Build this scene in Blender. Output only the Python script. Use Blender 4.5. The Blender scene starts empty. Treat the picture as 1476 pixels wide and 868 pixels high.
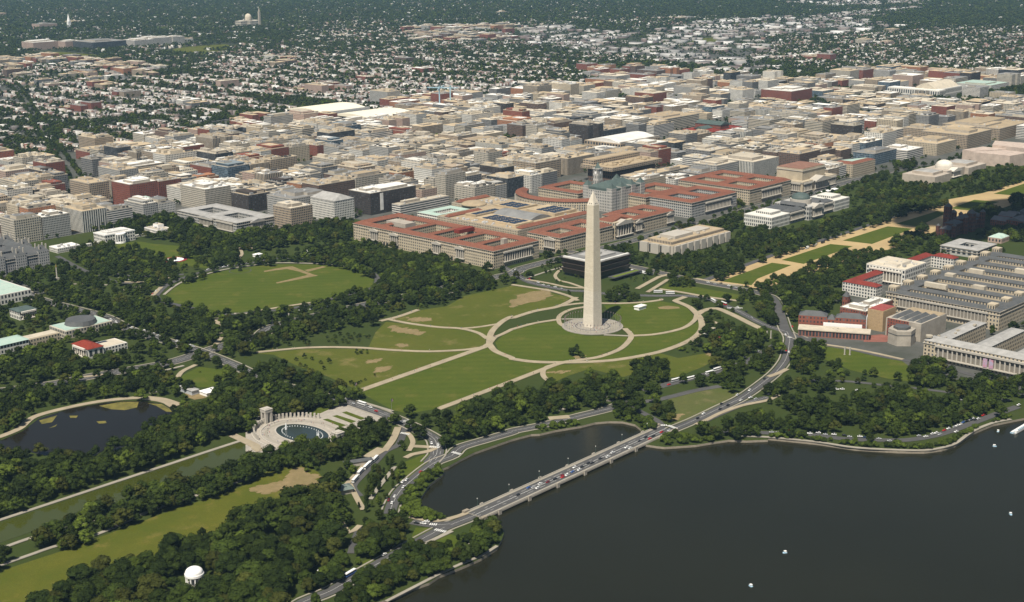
import bpy, bmesh, math, random
import numpy as np
from mathutils import Vector, Matrix
R = math.radians
random.seed(7); rng = np.random.default_rng(11)
scene = bpy.context.scene
COL = scene.collection

# ------------------------------------------------------------------ camera, sky, sun, exposure
CAM = Vector((-1265.98, -1068.43, 480.15)); YAW, PITCH, ROLL, FPX = 0.8107046, 0.258205, -0.0106473, 2035.69
F_ = Vector((math.sin(YAW)*math.cos(PITCH), math.cos(YAW)*math.cos(PITCH), -math.sin(PITCH)))
R0 = Vector((math.cos(YAW), -math.sin(YAW), 0)); U0 = R0.cross(F_)
R_ = R0*math.cos(ROLL) + U0*math.sin(ROLL); U_ = U0*math.cos(ROLL) - R0*math.sin(ROLL)
cam = bpy.data.cameras.new('camera'); cam.sensor_width = 36; cam.lens = 36*FPX/1476; cam.clip_end = 60000; cam.clip_start = 1
camo = bpy.data.objects.new('camera', cam); COL.objects.link(camo)
camo.matrix_world = Matrix.Translation(CAM) @ Matrix((R_, U_, -F_)).transposed().to_4x4()
scene.camera = camo
SUN_AZ, SUN_EL = R(248), R(58)
sun = bpy.data.lights.new('sun', 'SUN'); sun.energy = 4.9; sun.angle = R(0.5); sun.color = (1, 0.93, 0.81)
suno = bpy.data.objects.new('sun', sun); COL.objects.link(suno)
sd = Vector((math.sin(SUN_AZ)*math.cos(SUN_EL), math.cos(SUN_AZ)*math.cos(SUN_EL), math.sin(SUN_EL)))
suno.rotation_euler = sd.to_track_quat('Z', 'Y').to_euler(); suno.location = (0, 0, 900)
world = bpy.data.worlds.new('World'); scene.world = world; world.use_nodes = True
wn = world.node_tree.nodes; wl = world.node_tree.links
sky = wn.new('ShaderNodeTexSky'); sky.sky_type = 'NISHITA'; sky.sun_disc = False
sky.sun_elevation = SUN_EL; sky.sun_rotation = SUN_AZ; sky.air_density = 1.0; sky.dust_density = 1.5
wl.new(sky.outputs[0], wn['Background'].inputs[0]); wn['Background'].inputs[1].default_value = 0.05
vs = scene.view_settings; vs.view_transform = 'Standard'; vs.look = 'None'; vs.exposure = 0.42; vs.gamma = 1; vs.use_curve_mapping = False
HAZE_DENSITY = 2.3e-5
scene.cycles.max_bounces = 5; scene.cycles.diffuse_bounces = 2; scene.cycles.glossy_bounces = 2; scene.cycles.volume_bounces = 0
scene.cycles.caustics_reflective = False; scene.cycles.caustics_refractive = False
scene.cycles.use_denoising = True

SHORE = [(-666.1,-342.4),(-646.3,-339),(-632.4,-342.7),(-614.1,-341.7),(-598.3,-344),(-584.7,-341.2),(-569.2,-342.5),(-558.3,-343.1),(-541.2,-343.3),(-519.1,-339),(-503,-329.4),(-494.7,-323.4),(-482,-306.2),(-474.1,-294.5),(-476.3,-268.9),(-490.6,-268.6),(-503.6,-265.1),(-508.9,-249.4),(-504.6,-231.9),(-492.4,-219.9),(-482.4,-213.5),(-463.6,-201.5),(-438,-192.8),(-432.2,-187.8),(-430.2,-182.3),(-421.4,-182.4),(-401.5,-178.2),(-380,-175.1),(-330.4,-177.1),(-307.7,-181.3),(-301.3,-187),(-283.3,-191.5),(-256.7,-202.5),(-239.7,-206.2),(-227.7,-214.3),(-219.2,-225.3),(-217.9,-239.8),(-225,-253.1),(-239.7,-262.6),(-259.8,-268.9),(-251.7,-294.2),(-248.8,-300.3),(-238.1,-308.7),(-224.4,-319),(-208.7,-326),(-191.8,-334.3),(-182.6,-348),(-166.6,-362.3),(-162.6,-359.7),(-154.4,-376),(-141.6,-404.6),(-131.9,-436.4),(-111.3,-470.4),(-95.9,-488.9),(-79.7,-498.2),(-60.3,-502.5),(-18.1,-499.5),(18.8,-503.5),(39.8,-511.7),(55.8,-518.1),(126.7,-545.9)]
ROADS = [
    ('independence avenue', 11, [(-698.4,-302.8),(-682.3,-298.6),(-658.4,-299.7),(-620.2,-293.1),(-578.5,-286.9),(-547.8,-282.4),(-521.4,-279.3),(-501.8,-279.9),(-478,-280.9)]),
    ('maine avenue', 10.5, [(-210.8,-276.5),(-166.5,-276.6),(-121.2,-274.1),(-76.7,-271.4),(-6.8,-256.7),(30,-246.2),(72.1,-229.2),(121.8,-201.3),(144,-187.8),(164.4,-171.1)]),
    ('fifteenth street', 11, [(164.4,-171.1),(175,-130),(188.6,-102.7),(209,-64.9),(222.9,-27.9),(234.4,-0),(222.1,30.9),(194.5,62.4),(163.3,115.2),(154.9,145),(143.8,163.5),(140,201.6),(144.5,241.7),(171.5,297.4),(186.6,332.8)]),
    ('fourteenth street', 12, [(151.1,-201.4),(164.4,-171.1),(291.9,-65.8),(303.5,-8),(301.2,57.1),(309.4,171.2),(311.8,218.6),(327,334.3),(333.1,412.6)]),
    ('constitution avenue', 17, [(-641.6,359.3),(-542.3,319.1),(-503.6,312.7),(-465.4,303.3),(-436.6,295.4),(-405.3,290.2),(-363.8,295.1),(-325.5,300.4),(-283.1,297),(-237.9,321.8),(-126.3,320.4),(163.8,290.2),(197,300.7),(288.8,300.7),(449.9,296.4),(546.6,301.5),(652,290.7),(800.3,304),(946.3,298.3),(1088.4,311),(1292.4,314.1)]),
    ('seventeenth street', 13, [(-351.2,757.8),(-363.5,677.3),(-353,527.2),(-364.3,447.5),(-362.8,372.8),(-361,302.7),(-366.5,226.2),(-373.5,175.5),(-374.6,111.9),(-365.2,35.8),(-364.6,-18.8),(-368.7,-65.5),(-374.4,-97.1),(-381.6,-122),(-402.1,-147.1),(-408.9,-153.1),(-427.2,-162.9)]),
    ('shuttle road', 7, [(-369.3,-68.7),(-414.9,-106.2),(-435.1,-110.2),(-455.2,-121.7),(-486.7,-138.5),(-513.4,-155.2),(-523.6,-176.5)]),
    ('inlet drive', 10.5, [(-531.6,-224.2),(-517.6,-211.9),(-492.2,-193.8),(-467,-182.4),(-439.8,-171.6),(-421.3,-166.1),(-400.7,-165.7),(-380,-156.4),(-347.9,-159.7),(-316.2,-163.7),(-314.4,-162),(-276.7,-174),(-234,-182.9),(-198.7,-190.3),(-172.2,-189.5)]),
    ('monument service road', 9, [(-172.2,-189.5),(-150.7,-207),(-124.9,-214.6),(-91.6,-221.7),(-62.3,-232.5)]),
    ('coach parking', 12, [(-129.8,-181.3),(-83.9,-188.2),(-43.9,-196.2),(-7.6,-200.8),(22.5,-203.4),(57.8,-200.8),(104.7,-192.7),(119.5,-198.7)]),
    ('ramp', 7, [(-174.4,-191.2),(-188.6,-232.2),(-197,-254.1),(-212.8,-270.5)]),
    ('slip road', 9, [(-169.3,-285.1),(-135.3,-284.1),(-96.7,-285.1),(-59.1,-291.3)]),
    ('wallenberg place', 8, [(159.3,-176.8),(156.1,-229.3),(151,-287.6),(151.2,-320.7),(163.2,-374.3),(154.3,-405.6),(152.3,-440.7)]),
    ('park road', 6, [(13,-288.2),(29.2,-306.5),(44.6,-329.4),(59,-367.3),(68.5,-388.7),(75.6,-409),(88.6,-449.6),(98.3,-485)]),
    ('basin parking road', 9, [(-180.1,-310.9),(-151.1,-352.1),(-136.4,-372.3),(-124.2,-393.9),(-115.5,-417.4),(-95.9,-443.6),(-79.3,-462.1),(-52.7,-475.4),(-21,-482.9),(13.6,-487.8),(49.3,-492.8),(84.6,-498.6)]),
    ('ellipse road', 8, [(-248,569.2),(-206.6,606.9),(-164.1,627.6),(-121.3,638),(-84.3,638.5),(-36,628.9),(2.7,624.5),(31.4,577.2),(45.6,517.5),(40.5,464.6),(15.5,413.3),(-30.7,375.2),(-80.7,374.8),(-168.7,375.5),(-208,397.9),(-243.6,415.2),(-253.4,478.8),(-259.5,526.4),(-260.5,541.4),(-248,569.2)]),
    ('lawn road', 8, [(-218,733),(-206.3,687.3),(-182.8,669.9),(-152.6,644.7)]),
    ('state place', 8, [(-212.8,895.2),(-234.6,781.7),(-241.9,693.6),(-233.4,652.9)]),
    ('southwest ramp', 7, [(-567.3,-227.4),(-588.1,-245.3),(-605,-260.8)]),
    ('link road', 11, [(-529.9,-250.4),(-522.1,-269.7),(-512.1,-278.1)]),
    ('madison drive', 10, [(302,57.7),(491,72.2),(593,76.2),(679.4,73),(818.8,78),(969.4,85.6)]),
]
PATHS = [
    (9, [(-334.1,46.8),(-124.6,61.7),(-113.4,65.4)]),
    (8, [(-317.3,-59.6),(-199.5,-53.3),(-199.5,-53.3),(-116.6,-48.2),(-102.7,-51.9)]),
    (6, [(-319.4,248.1),(-266.5,217.1),(-228.1,173.6),(-205.2,131.6),(-181.5,97.2),(-150,71.1),(-127.5,61.7)]),
    (7, [(-131.7,241),(-102.4,239),(-62.3,244.7)]),
    (6, [(-118.7,237.5),(-114.8,205.9),(-102.4,165.2),(-88.3,139.6),(-87.8,109.7),(-99,82.4)]),
    (5, [(-88.3,139.6),(-69.5,127.8),(-41.5,118.8)]),
    (8, [(-113.4,65.4),(-86.1,90.5),(-64,106.1),(-31.1,122.8),(-5.1,130.5),(-11.1,124.8),(32.6,126),(68,118.4),(103.3,125.1),(121.7,131.9)]),
    (6, [(69.3,119.5),(102.2,106),(135.3,68.2),(161.2,48),(185.6,38),(189.2,40.7)]),
    (8, [(-113.4,65.4),(-129.2,40.1),(-136.3,6.5),(-138.8,4.1),(-130,-23.1),(-105.2,-54.1),(-70,-83.8),(-27.7,-100.9),(10.2,-107.1),(59.7,-103.3),(101.6,-88.1),(140.2,-60),(160.1,-38.7),(181.1,-10.9),(192,17),(194,21.4),(219.9,23.6)]),
    (6, [(-110.1,67.2),(-87.4,80.5),(-72.5,83.1),(-49,89),(-49,89),(-10.2,86.8),(22.6,76.5)]),
    (6, [(91.2,90.5),(72.9,95.6),(52.6,92.8),(31.3,82.8),(10.7,63.1),(3,47.7)]),
    (4, [(26.7,74.3),(46,54.8)]),
    (7, [(-109.1,-49.6),(-88.4,-57.9),(-67.5,-66.2),(-27.4,-64.5),(11.6,-48.7),(29.8,-35.5),(45.9,-13)]),
    (4, [(7.1,-11.9),(24.4,-38.5)]),
    (6, [(24.4,-38.5),(51.2,-57.4),(92.4,-65.9),(131.2,-55.9),(158,-40.2)]),
    (6, [(-118,-49.6),(-133.8,-46.6),(-149.1,-53.7),(-164.8,-69.3),(-175.2,-92.7),(-175.3,-107.9)]),
    (9, [(158.8,-41.1),(180.4,-36.3),(197.7,-43),(184.5,-79.2),(166.9,-114.8),(153.2,-144.4)]),
    (5, [(146.7,-51.2),(144.2,-73.1),(134.5,-98.4),(117.4,-125.8)]),
    (5, [(53.7,-107.6),(56.9,-116.8),(47.7,-133.5)]),
    (6, [(115.6,244.6),(121.8,207.7),(125.3,178.8),(119.7,142.5),(109.4,118.2)]),
    (4, [(154,253.9),(204.3,259.6),(245,262.1)]),
    (5, [(241.9,232.6),(236.8,254.9),(196.8,236.2),(177,212),(175.3,191.1),(165.2,150.6)]),
    (5, [(150.3,250.5),(154.6,214.8),(155.2,176.7),(167.3,155.6)]),
    (7, [(210.4,98.8),(285.7,118.1),(303.6,116.4)]),
    (6, [(204.7,76.3),(281.6,99.6)]),
    (6, [(230.6,75.6),(235.5,41),(239,-5.2),(248.2,-40.5)]),
    (6, [(311.1,73.3),(312,26.6),(321.1,1.2)]),
    (8, [(-673.3,204.1),(-662.8,203.4),(-639,210.3),(-610.1,232.4),(-570.6,232.9),(-535,224.1),(-504.7,205.4),(-492.4,184.7),(-496,153.3)]),
    (12, [(-502.2,202.6),(-492.5,181.4),(-490.8,151.6)]),
    (4, [(-438.3,267.9),(-406.9,266.8)]),
    (6, [(-444,226.7),(-421.3,248.7),(-395.7,259.1)]),
    (4, [(-489.1,209.7),(-471.2,207.3)]),
    (5, [(-506.2,315.7),(-482.8,303.7)]),
    (6, [(-341.6,302.3),(-303.9,337.9),(-283.7,373.8),(-261,409.6)]),
    (4.4, [(-768.2,11.1),(-762.1,10.8),(-542.7,15.5),(-510.1,15.9)]),
    (9, [(-506.2,35.6),(-509.7,-7.4),(-512.5,-11.3),(-514.3,-21.8)]),
    (4.4, [(-796.5,-44.3),(-790.3,-43.8),(-759.5,-42.9),(-707,-51.3)]),
    (4, [(-805.2,-72.7),(-775.5,-72.4),(-760.2,-72.2),(-722.1,-76.7),(-668.6,-67.7),(-642.5,-67.5),(-607.3,-68.7),(-555.2,-68.6)]),
    (6, [(-434.8,-137.8),(-424.3,-136),(-407,-141.5),(-396.3,-141),(-409.7,-117.7)]),
    (5, [(-420.2,-126.8),(-402.2,-113.3),(-390.8,-97.2),(-386.4,-87.4)]),
    (7, [(-435.7,-109.5),(-408.7,-91.8),(-382,-69.8)]),
    (12, [(-458.7,-111),(-432.2,-103.1)]),
    (5, [(-514.9,-147.5),(-483.3,-129.6),(-464.6,-117.8)]),
    (5, [(-511.5,-148.3),(-528.1,-177.3),(-541.6,-202.1)]),
    (4, [(-456.1,-147),(-470.8,-156.2),(-502.9,-175.9),(-522.6,-189.2)]),
    (5, [(-524.2,-242.2),(-521.5,-254.3),(-514.5,-265.9),(-495.9,-271.9),(-464,-271.4)]),
    (4, [(-551.2,-291.1),(-521.4,-289.7)]),
    (3, [(-504.6,-302.1),(-517.7,-308.1),(-523,-317.4),(-530.5,-319)]),
    (4, [(-665.6,-260.8),(-637.6,-255.5)]),
    (3, [(-564.3,-293.9),(-613.9,-302.2),(-632.8,-303.7)]),
    (3, [(-642,-343.8),(-595.2,-340.7),(-583.2,-339.7),(-555,-339.7),(-539,-341),(-517.4,-337.4)]),
    (5, [(-179,-285.8),(-161.7,-285.9),(-135.3,-284.1),(-99.9,-287.3),(-68.6,-297.5),(-47,-296.3)]),
    (4, [(-239.6,-155),(-211,-160.9)]),
    (9, [(-263.3,-164.3),(-245.3,-176.5)]),
    (4, [(-180.4,-163.4),(-167.8,-164.7),(-153.6,-172.1)]),
    (4, [(-184.7,-167),(-173.6,-183.7)]),
    (5, [(145.8,-228.5),(152.3,-259.6),(154.9,-292.1),(154.1,-332.2)]),
    (6, [(-1.6,-253.3),(16.5,-254.9),(36.3,-253.4)]),
    (3.5, [(-180.9,-332),(-161.8,-359.1),(-153.6,-375.5),(-140.8,-404.1),(-131.1,-435.9),(-109.7,-469.5),(-94.3,-488),(-77.5,-497.1),(-58.1,-501.4),(-15.8,-498.4),(21.2,-502.3),(42.2,-510.6)]),
    (4, [(-302.9,725.1),(-285,709.1),(-260.6,671.9)]),
    (4, [(-265.9,622.9),(-250.4,634.7),(-233.2,622.4)]),
    (5, [(-239.3,675),(-213.1,645),(-177.3,642.8)]),
    (6, [(-252.2,571.1),(-217.1,603.9)]),
    (4, [(-239.3,563.5),(-205.8,591),(-177.1,608.2),(-133.8,619.9),(-94.8,623.9),(-47.7,613.2),(-17.2,598.6),(14,555.6),(30.1,526.8),(34.3,488.4),(29.9,452.4),(13.6,418.6)]),
    (5, [(8.4,731.8),(-18.3,688.3),(-43.9,664.2)]),
    (6, [(23.6,752.6),(18.1,701.6)]),
    (5, [(-208,397.9),(-176.6,391.1),(-112.8,372.4)]),
    (4, [(-233.6,410.3),(-214.8,388.8)]),
    (4, [(-356,21.2),(-353.9,-30.8)]),
    (4, [(18.8,275),(59.2,272.1)]),
    (5, [(43.8,-107.4),(59.7,-103.3),(95.4,-92.6)]),
    (5, [(-407.9,46.1),(-379.2,47.3)]),
    (5, [(-569.7,-203.6),(-579.9,-229),(-565,-224.8)]),
    (4, [(303.8,-51.4),(359,-57.1),(432.8,-66.7)]),
    (5, [(463.1,-62.4),(502.1,-67.4)]),
]
LAWNS = [
    ('mown', [(-241.9,559.4),(-210.2,588.6),(-178.9,605.6),(-136.3,616.4),(-97.4,620.2),(-51.1,608.7),(-21.4,593.2),(11.2,552.1),(26.5,522.5),(30.7,484.2),(26.4,448.3),(11.9,417.4),(-16.1,388.3),(-52.8,371.4),(-89.9,371.2),(-139.7,375.7),(-186.5,389.2),(-212.2,392.3),(-248.5,446.7),(-250.8,502.8),(-254.3,534.3)]),
    ('mown', [(-124.9,886.5),(-96.7,902.1),(-71.2,892.2),(-63.7,854),(-47.3,815.6),(-61.4,738.2),(-83.2,657.6),(-108.2,652.6),(-119.1,699),(-111.9,760.6),(-111,804.8),(-110.1,850.3)]),
    ('park', [(-64.1,242.8),(-24.3,230.4),(27.8,250.6),(112,241.2),(119.4,195.8),(115.7,135.9),(69.9,120.1),(33.9,127.1),(-9.3,126.5),(-29.9,123.9),(-61.2,108.8),(-91.6,91.1),(-86.5,114),(-86.6,141.2),(-101.3,166.3),(-113.2,207.7),(-115.6,237.6)]),
    ('park', [(-128.2,233.4),(-117.5,202.9),(-105.1,162.3),(-91,136.8),(-90.5,107),(-103,81.4),(-121,65.2),(-147.5,73.6),(-179,99.8),(-202.8,134.2),(-216.2,165.5),(-168.6,207.3)]),
    ('park', [(-322,244.7),(-269.2,213.7),(-230.9,170.3),(-208.1,128.4),(-184.4,94.1),(-153.5,67.6),(-135.1,62.9),(-331.4,50),(-321.8,117.3),(-320.9,164.8),(-311.4,225.4)]),
    ('mown', [(-335.2,42.7),(-125.1,56.9),(-133.9,37),(-141.2,1.8),(-143.7,-0.5),(-133.9,-26.7),(-119.2,-45.3),(-195.1,-49.1),(-195.1,-49.1),(-316,-57),(-346.8,-46.8),(-350.3,-26.8)]),
    ('mown', [(-51.8,86.3),(-13.1,84.1),(19.1,74.3),(6.9,61.2),(-5.1,39.1),(-10,4),(5,-16.4),(20.6,-37.5),(6,-47.9),(-23.3,-58.5),(-65.2,-61.7),(-102.7,-51.9),(-127,-20.3),(-136.3,6.5),(-133.8,8.8),(-126.5,37),(-103.4,65),(-76.4,79.4)]),
    ('mown', [(116.3,80.5),(136.3,63.1),(180.5,36.9),(183.3,13.3),(176.1,-11.8),(147.8,-43.7),(129.8,-54.2),(94.1,-62),(54.8,-54.6),(30.7,-38.8),(47.1,-20.3),(50.6,-6.4),(96.1,53.5)]),
    ('mown', [(22.9,-42.4),(47.6,-60.2),(90.7,-69.8),(135.5,-60.8),(103.3,-84.2),(61.3,-99.5),(12.8,-102.6),(-25.3,-96.4),(-66.3,-80.8),(-92,-60.9),(-70.1,-68.4),(-25.8,-68.4),(10.1,-52.6)]),
    ('park', [(-145.4,-53),(-118.2,-52.3),(-73.6,-86.8),(-31.5,-103.9),(-7.6,-108.1),(-9.4,-137),(42,-153.7),(20.8,-171.2),(-18,-177.4),(-67.9,-178.5),(-89.7,-135.1),(-107.1,-134.3),(-107,-86.7),(-141.7,-85.9),(-171.6,-89.4),(-163.5,-70.7)]),
    ('pale', [(-131,-214.7),(-95.4,-224.5),(-67.4,-233.8),(-64.8,-263.3),(-113.1,-268.4),(-160.2,-272),(-192.7,-270.3),(-163.8,-244.1)]),
    ('mown', [(230.6,75.6),(265.6,87.4),(273.4,48.5),(277,-20.7),(261.7,-56),(248.2,-40.5),(235.1,6.2)]),
    ('mown', [(142.4,-237.6),(147.3,-262.5),(148.8,-295.5),(149.8,-332.3),(135.5,-350.8),(89.5,-383.6),(80.6,-355.3),(80.7,-308.3),(95.7,-266.1),(106.7,-247.9)]),
    ('strip', [(-829.7,-104),(-809.7,-81.5),(-751.6,-84.2),(-685.3,-80.7),(-650,-78.9),(-598.2,-81.9),(-562.8,-78.8),(-555.2,-68.6),(-517.3,-65.7),(-507.6,-76.6),(-511.6,-104.4),(-524,-134.3),(-558.7,-171.9),(-581.1,-135.7),(-601.2,-130.4),(-638.7,-148.4),(-676,-148),(-716.1,-166.5),(-744.1,-149.3),(-773.4,-152.9),(-806.4,-155.1),(-847.5,-154.7),(-855.1,-154.2)]),
    ('mown', [(-561.1,-280.2),(-536.4,-261.7),(-527.7,-271.4),(-531.5,-277.5),(-556.9,-279.8)]),
    ('mown', [(-549.8,-292.7),(-525.5,-291.8),(-525.8,-304.2),(-539.2,-311.8),(-555.9,-303.1)]),
    ('mown', [(-610.8,-278.1),(-575.3,-279.2),(-577.8,-286.1),(-618.1,-290.8)]),
    ('mown', [(-478.5,-178.8),(-440.8,-144.4),(-417.7,-143.3),(-409.1,-146.1),(-429.8,-163.3),(-462.8,-177.8)]),
    ('mown', [(-410.6,36.9),(-384.6,40.7),(-383.3,30.9),(-399.2,20),(-417.3,20.2)]),
    ('mown', [(-451.3,207.4),(-428.7,237.8),(-396.9,250.5),(-384.8,217.3),(-412.4,181.9),(-434.5,179.5)]),
]
PANELS = [
    ([(321.9,37.9),(463.2,47.2),(468.8,17.2),(367.8,8.1),(330.5,-6.7)],),
    ([(487.7,46.4),(629.4,49.2),(637.9,14.6),(486.9,8.1)],),
    ([(663.6,48),(806.6,48.9),(815.7,8.6),(671.2,0.7)],),
    ([(834.3,48.9),(976.5,48.5),(977.6,28.2),(835.2,11.2)],),
    ([(1012.3,42.5),(1114.4,47.2),(1124.4,4.7),(1015.6,7.3)],),
    ([(1192.1,47.8),(1327.3,50.5),(1338.1,0),(1203,-5.1)],),
]
MALL = [(313.2,52.4),(484.2,67.8),(584.6,70.9),(670.4,67.6),(808.7,72.3),(958.1,79.6),(1087.8,83.8),(1186.6,65.3),(1352.5,61.8),(1615.5,60.4),(1554.3,0.8),(1163,-23),(970.3,-25.7),(848.1,-25),(705.9,-39.6),(607.1,-35.6),(514.2,-31.9),(376.2,-32.1),(322.1,-29.3)]
PATCHES = [
    ([(51.7,184.2),(86.4,197.6),(127.1,190),(106.9,167.1),(74.5,158.1),(41.7,168.4),(25.9,159.8)],),
    ([(-574,-93.8),(-548.6,-100.9),(-521.4,-83.9),(-524.4,-102.8),(-519.4,-111.6),(-541.9,-129.6),(-549.5,-112.1),(-573.9,-108.9)],),
    ([(-577.7,-89.7),(-570.3,-88.9),(-565.7,-87.9),(-565.3,-97.5),(-576.4,-97.1),(-577.6,-98.8)],),
    ([(-62.3,574.9),(-42.7,573.8),(-25.7,571),(-16.2,566.7),(-28.2,503.2),(-28,491.7),(-96.8,499),(-93.8,504.8),(-35.2,506.4),(-31.4,531.1),(-32.2,558.4),(-49.4,565),(-66.4,568.2)],),
    ([(-19.6,533.9),(13.4,532.6),(13.9,525.2),(-23.1,521.5)],),
    ([(-137.4,213.4),(-132.7,196),(-132.9,161),(-141,158.6),(-148.8,194.2)],),
    ([(-96.8,228.8),(-80.6,204),(-87.6,193.4),(-105.3,209.8)],),
    ([(-186.9,148.8),(-176.2,142.1),(-183.2,131.4),(-194.3,137.5)],),
    ([(-252.1,127.2),(-239.2,117.7),(-250.8,110.5),(-258.8,116.5)],),
    ([(-264,95.6),(-247.9,87.2),(-262.7,79.4),(-279.5,83.8)],),
    ([(-148.9,-58.8),(-126.1,-74.9),(-138.4,-75.4),(-148.8,-66.5)],),
    ([(-171.1,-251.8),(-161,-255.2),(-181.3,-263.9),(-184.2,-260.7)],),
    ([(27,-147.3),(36.5,-152.8),(19.8,-159.8)],),
    ([(-82.4,-42.1),(-73.4,-50.3),(-82,-55),(-88.3,-49.9)],),
    ([(-75.7,1142.4),(-76.4,1098),(-64.6,1062.1),(-81.6,1038.6),(-106.2,1045.9),(-88.1,1111.7)],),
    ([(-78.2,1203.2),(-73.1,1185.5),(-90.4,1148.1),(-96.5,1166.6)],),
    ([(153.7,19.1),(168.2,13.2),(172.9,-0.2),(168.8,-6),(154.3,2.6),(148.3,12.1)],),
    ([(-468.3,181.9),(-436.3,176.9),(-430.3,156.7),(-440.2,145.9),(-468.4,156)],),
]
CROSSWALKS = [
    (3.5, [(-371.6,-62.3),(-360.6,-63.1)]),
    (3.5, [(-525,-266.4),(-521.4,-272)]),
    (3.5, [(-529.4,-277.3),(-526.7,-287.9)]),
    (3.5, [(-399.7,-133.8),(-394.6,-142.9)]),
    (3.5, [(-392.1,-84.7),(-389.7,-94.8)]),
    (3.5, [(-206.4,-260.3),(-200.7,-266.7)]),
    (3.5, [(-200.2,-267.4),(-202.5,-279.8)]),
    (3.5, [(206.6,-53.1),(219.8,-68.2)]),
    (3.5, [(144.5,-185),(144.7,-189.8)]),
    (3.5, [(-395.3,-160.2),(-394.3,-170.8)]),
]
POND = [(-712.9,191.7),(-689.4,186.3),(-667.8,193.7),(-639.1,203),(-609.2,225.1),(-572.6,229.3),(-536.2,218.6),(-522.7,210.2),(-510.1,196.9),(-499.4,173.9),(-500,153.7),(-505.4,139.2),(-530,126.9),(-552.7,113.7),(-574.9,94.1),(-609.5,84.5),(-636,86.7),(-652.5,105.2),(-668.7,157.6),(-714.6,188.1)]
ALGAE = [(-546.9,214.6),(-523.9,208.2),(-511.6,194.4),(-523.1,179.6),(-536.1,181.8),(-544.3,195.1)]
ALGAE_RIM = [(-508,183.6),(-499.8,170.1),(-501.6,152.9),(-506,139.9),(-510.2,144.6),(-506.6,169.4)]
ALGAE_SPOTS = [
    ([(-574.6,173),(-567.3,167.1),(-570.3,160.4),(-576.5,164.9)],),
    ([(-612.4,219.2),(-591.7,219.9),(-606.2,204.4),(-615.9,207.6)],),
    ([(-583.9,209.5),(-577.9,202.8),(-582.7,197.8),(-586.9,202.5)],),
    ([(-617.8,190.4),(-605.9,194.7),(-610.5,189.9)],),
]
PLAZA = [(-469.9,51.7),(-448,66.6),(-435.1,60.3),(-416.4,29.7),(-418.3,19),(-370.6,29.2),(-371.8,-44.2),(-393.6,-49.2),(-422.5,-48.5),(-441.4,-55.1),(-461.6,-61.1),(-487.6,-46.1),(-509.9,-34.9),(-524.3,-10.7),(-493,31.9)]
STRIPES = [
    ([(-417.5,4.7),(-412.6,3.1),(-412.5,-26.5),(-418.9,-26.2)],),
    ([(-404.2,5.6),(-398.9,4.4),(-398.2,-24.7),(-405.2,-25.4)],),
    ([(-390.8,6.6),(-385.1,5.9),(-386,-25.1),(-392.3,-25.1)],),
]
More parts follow.
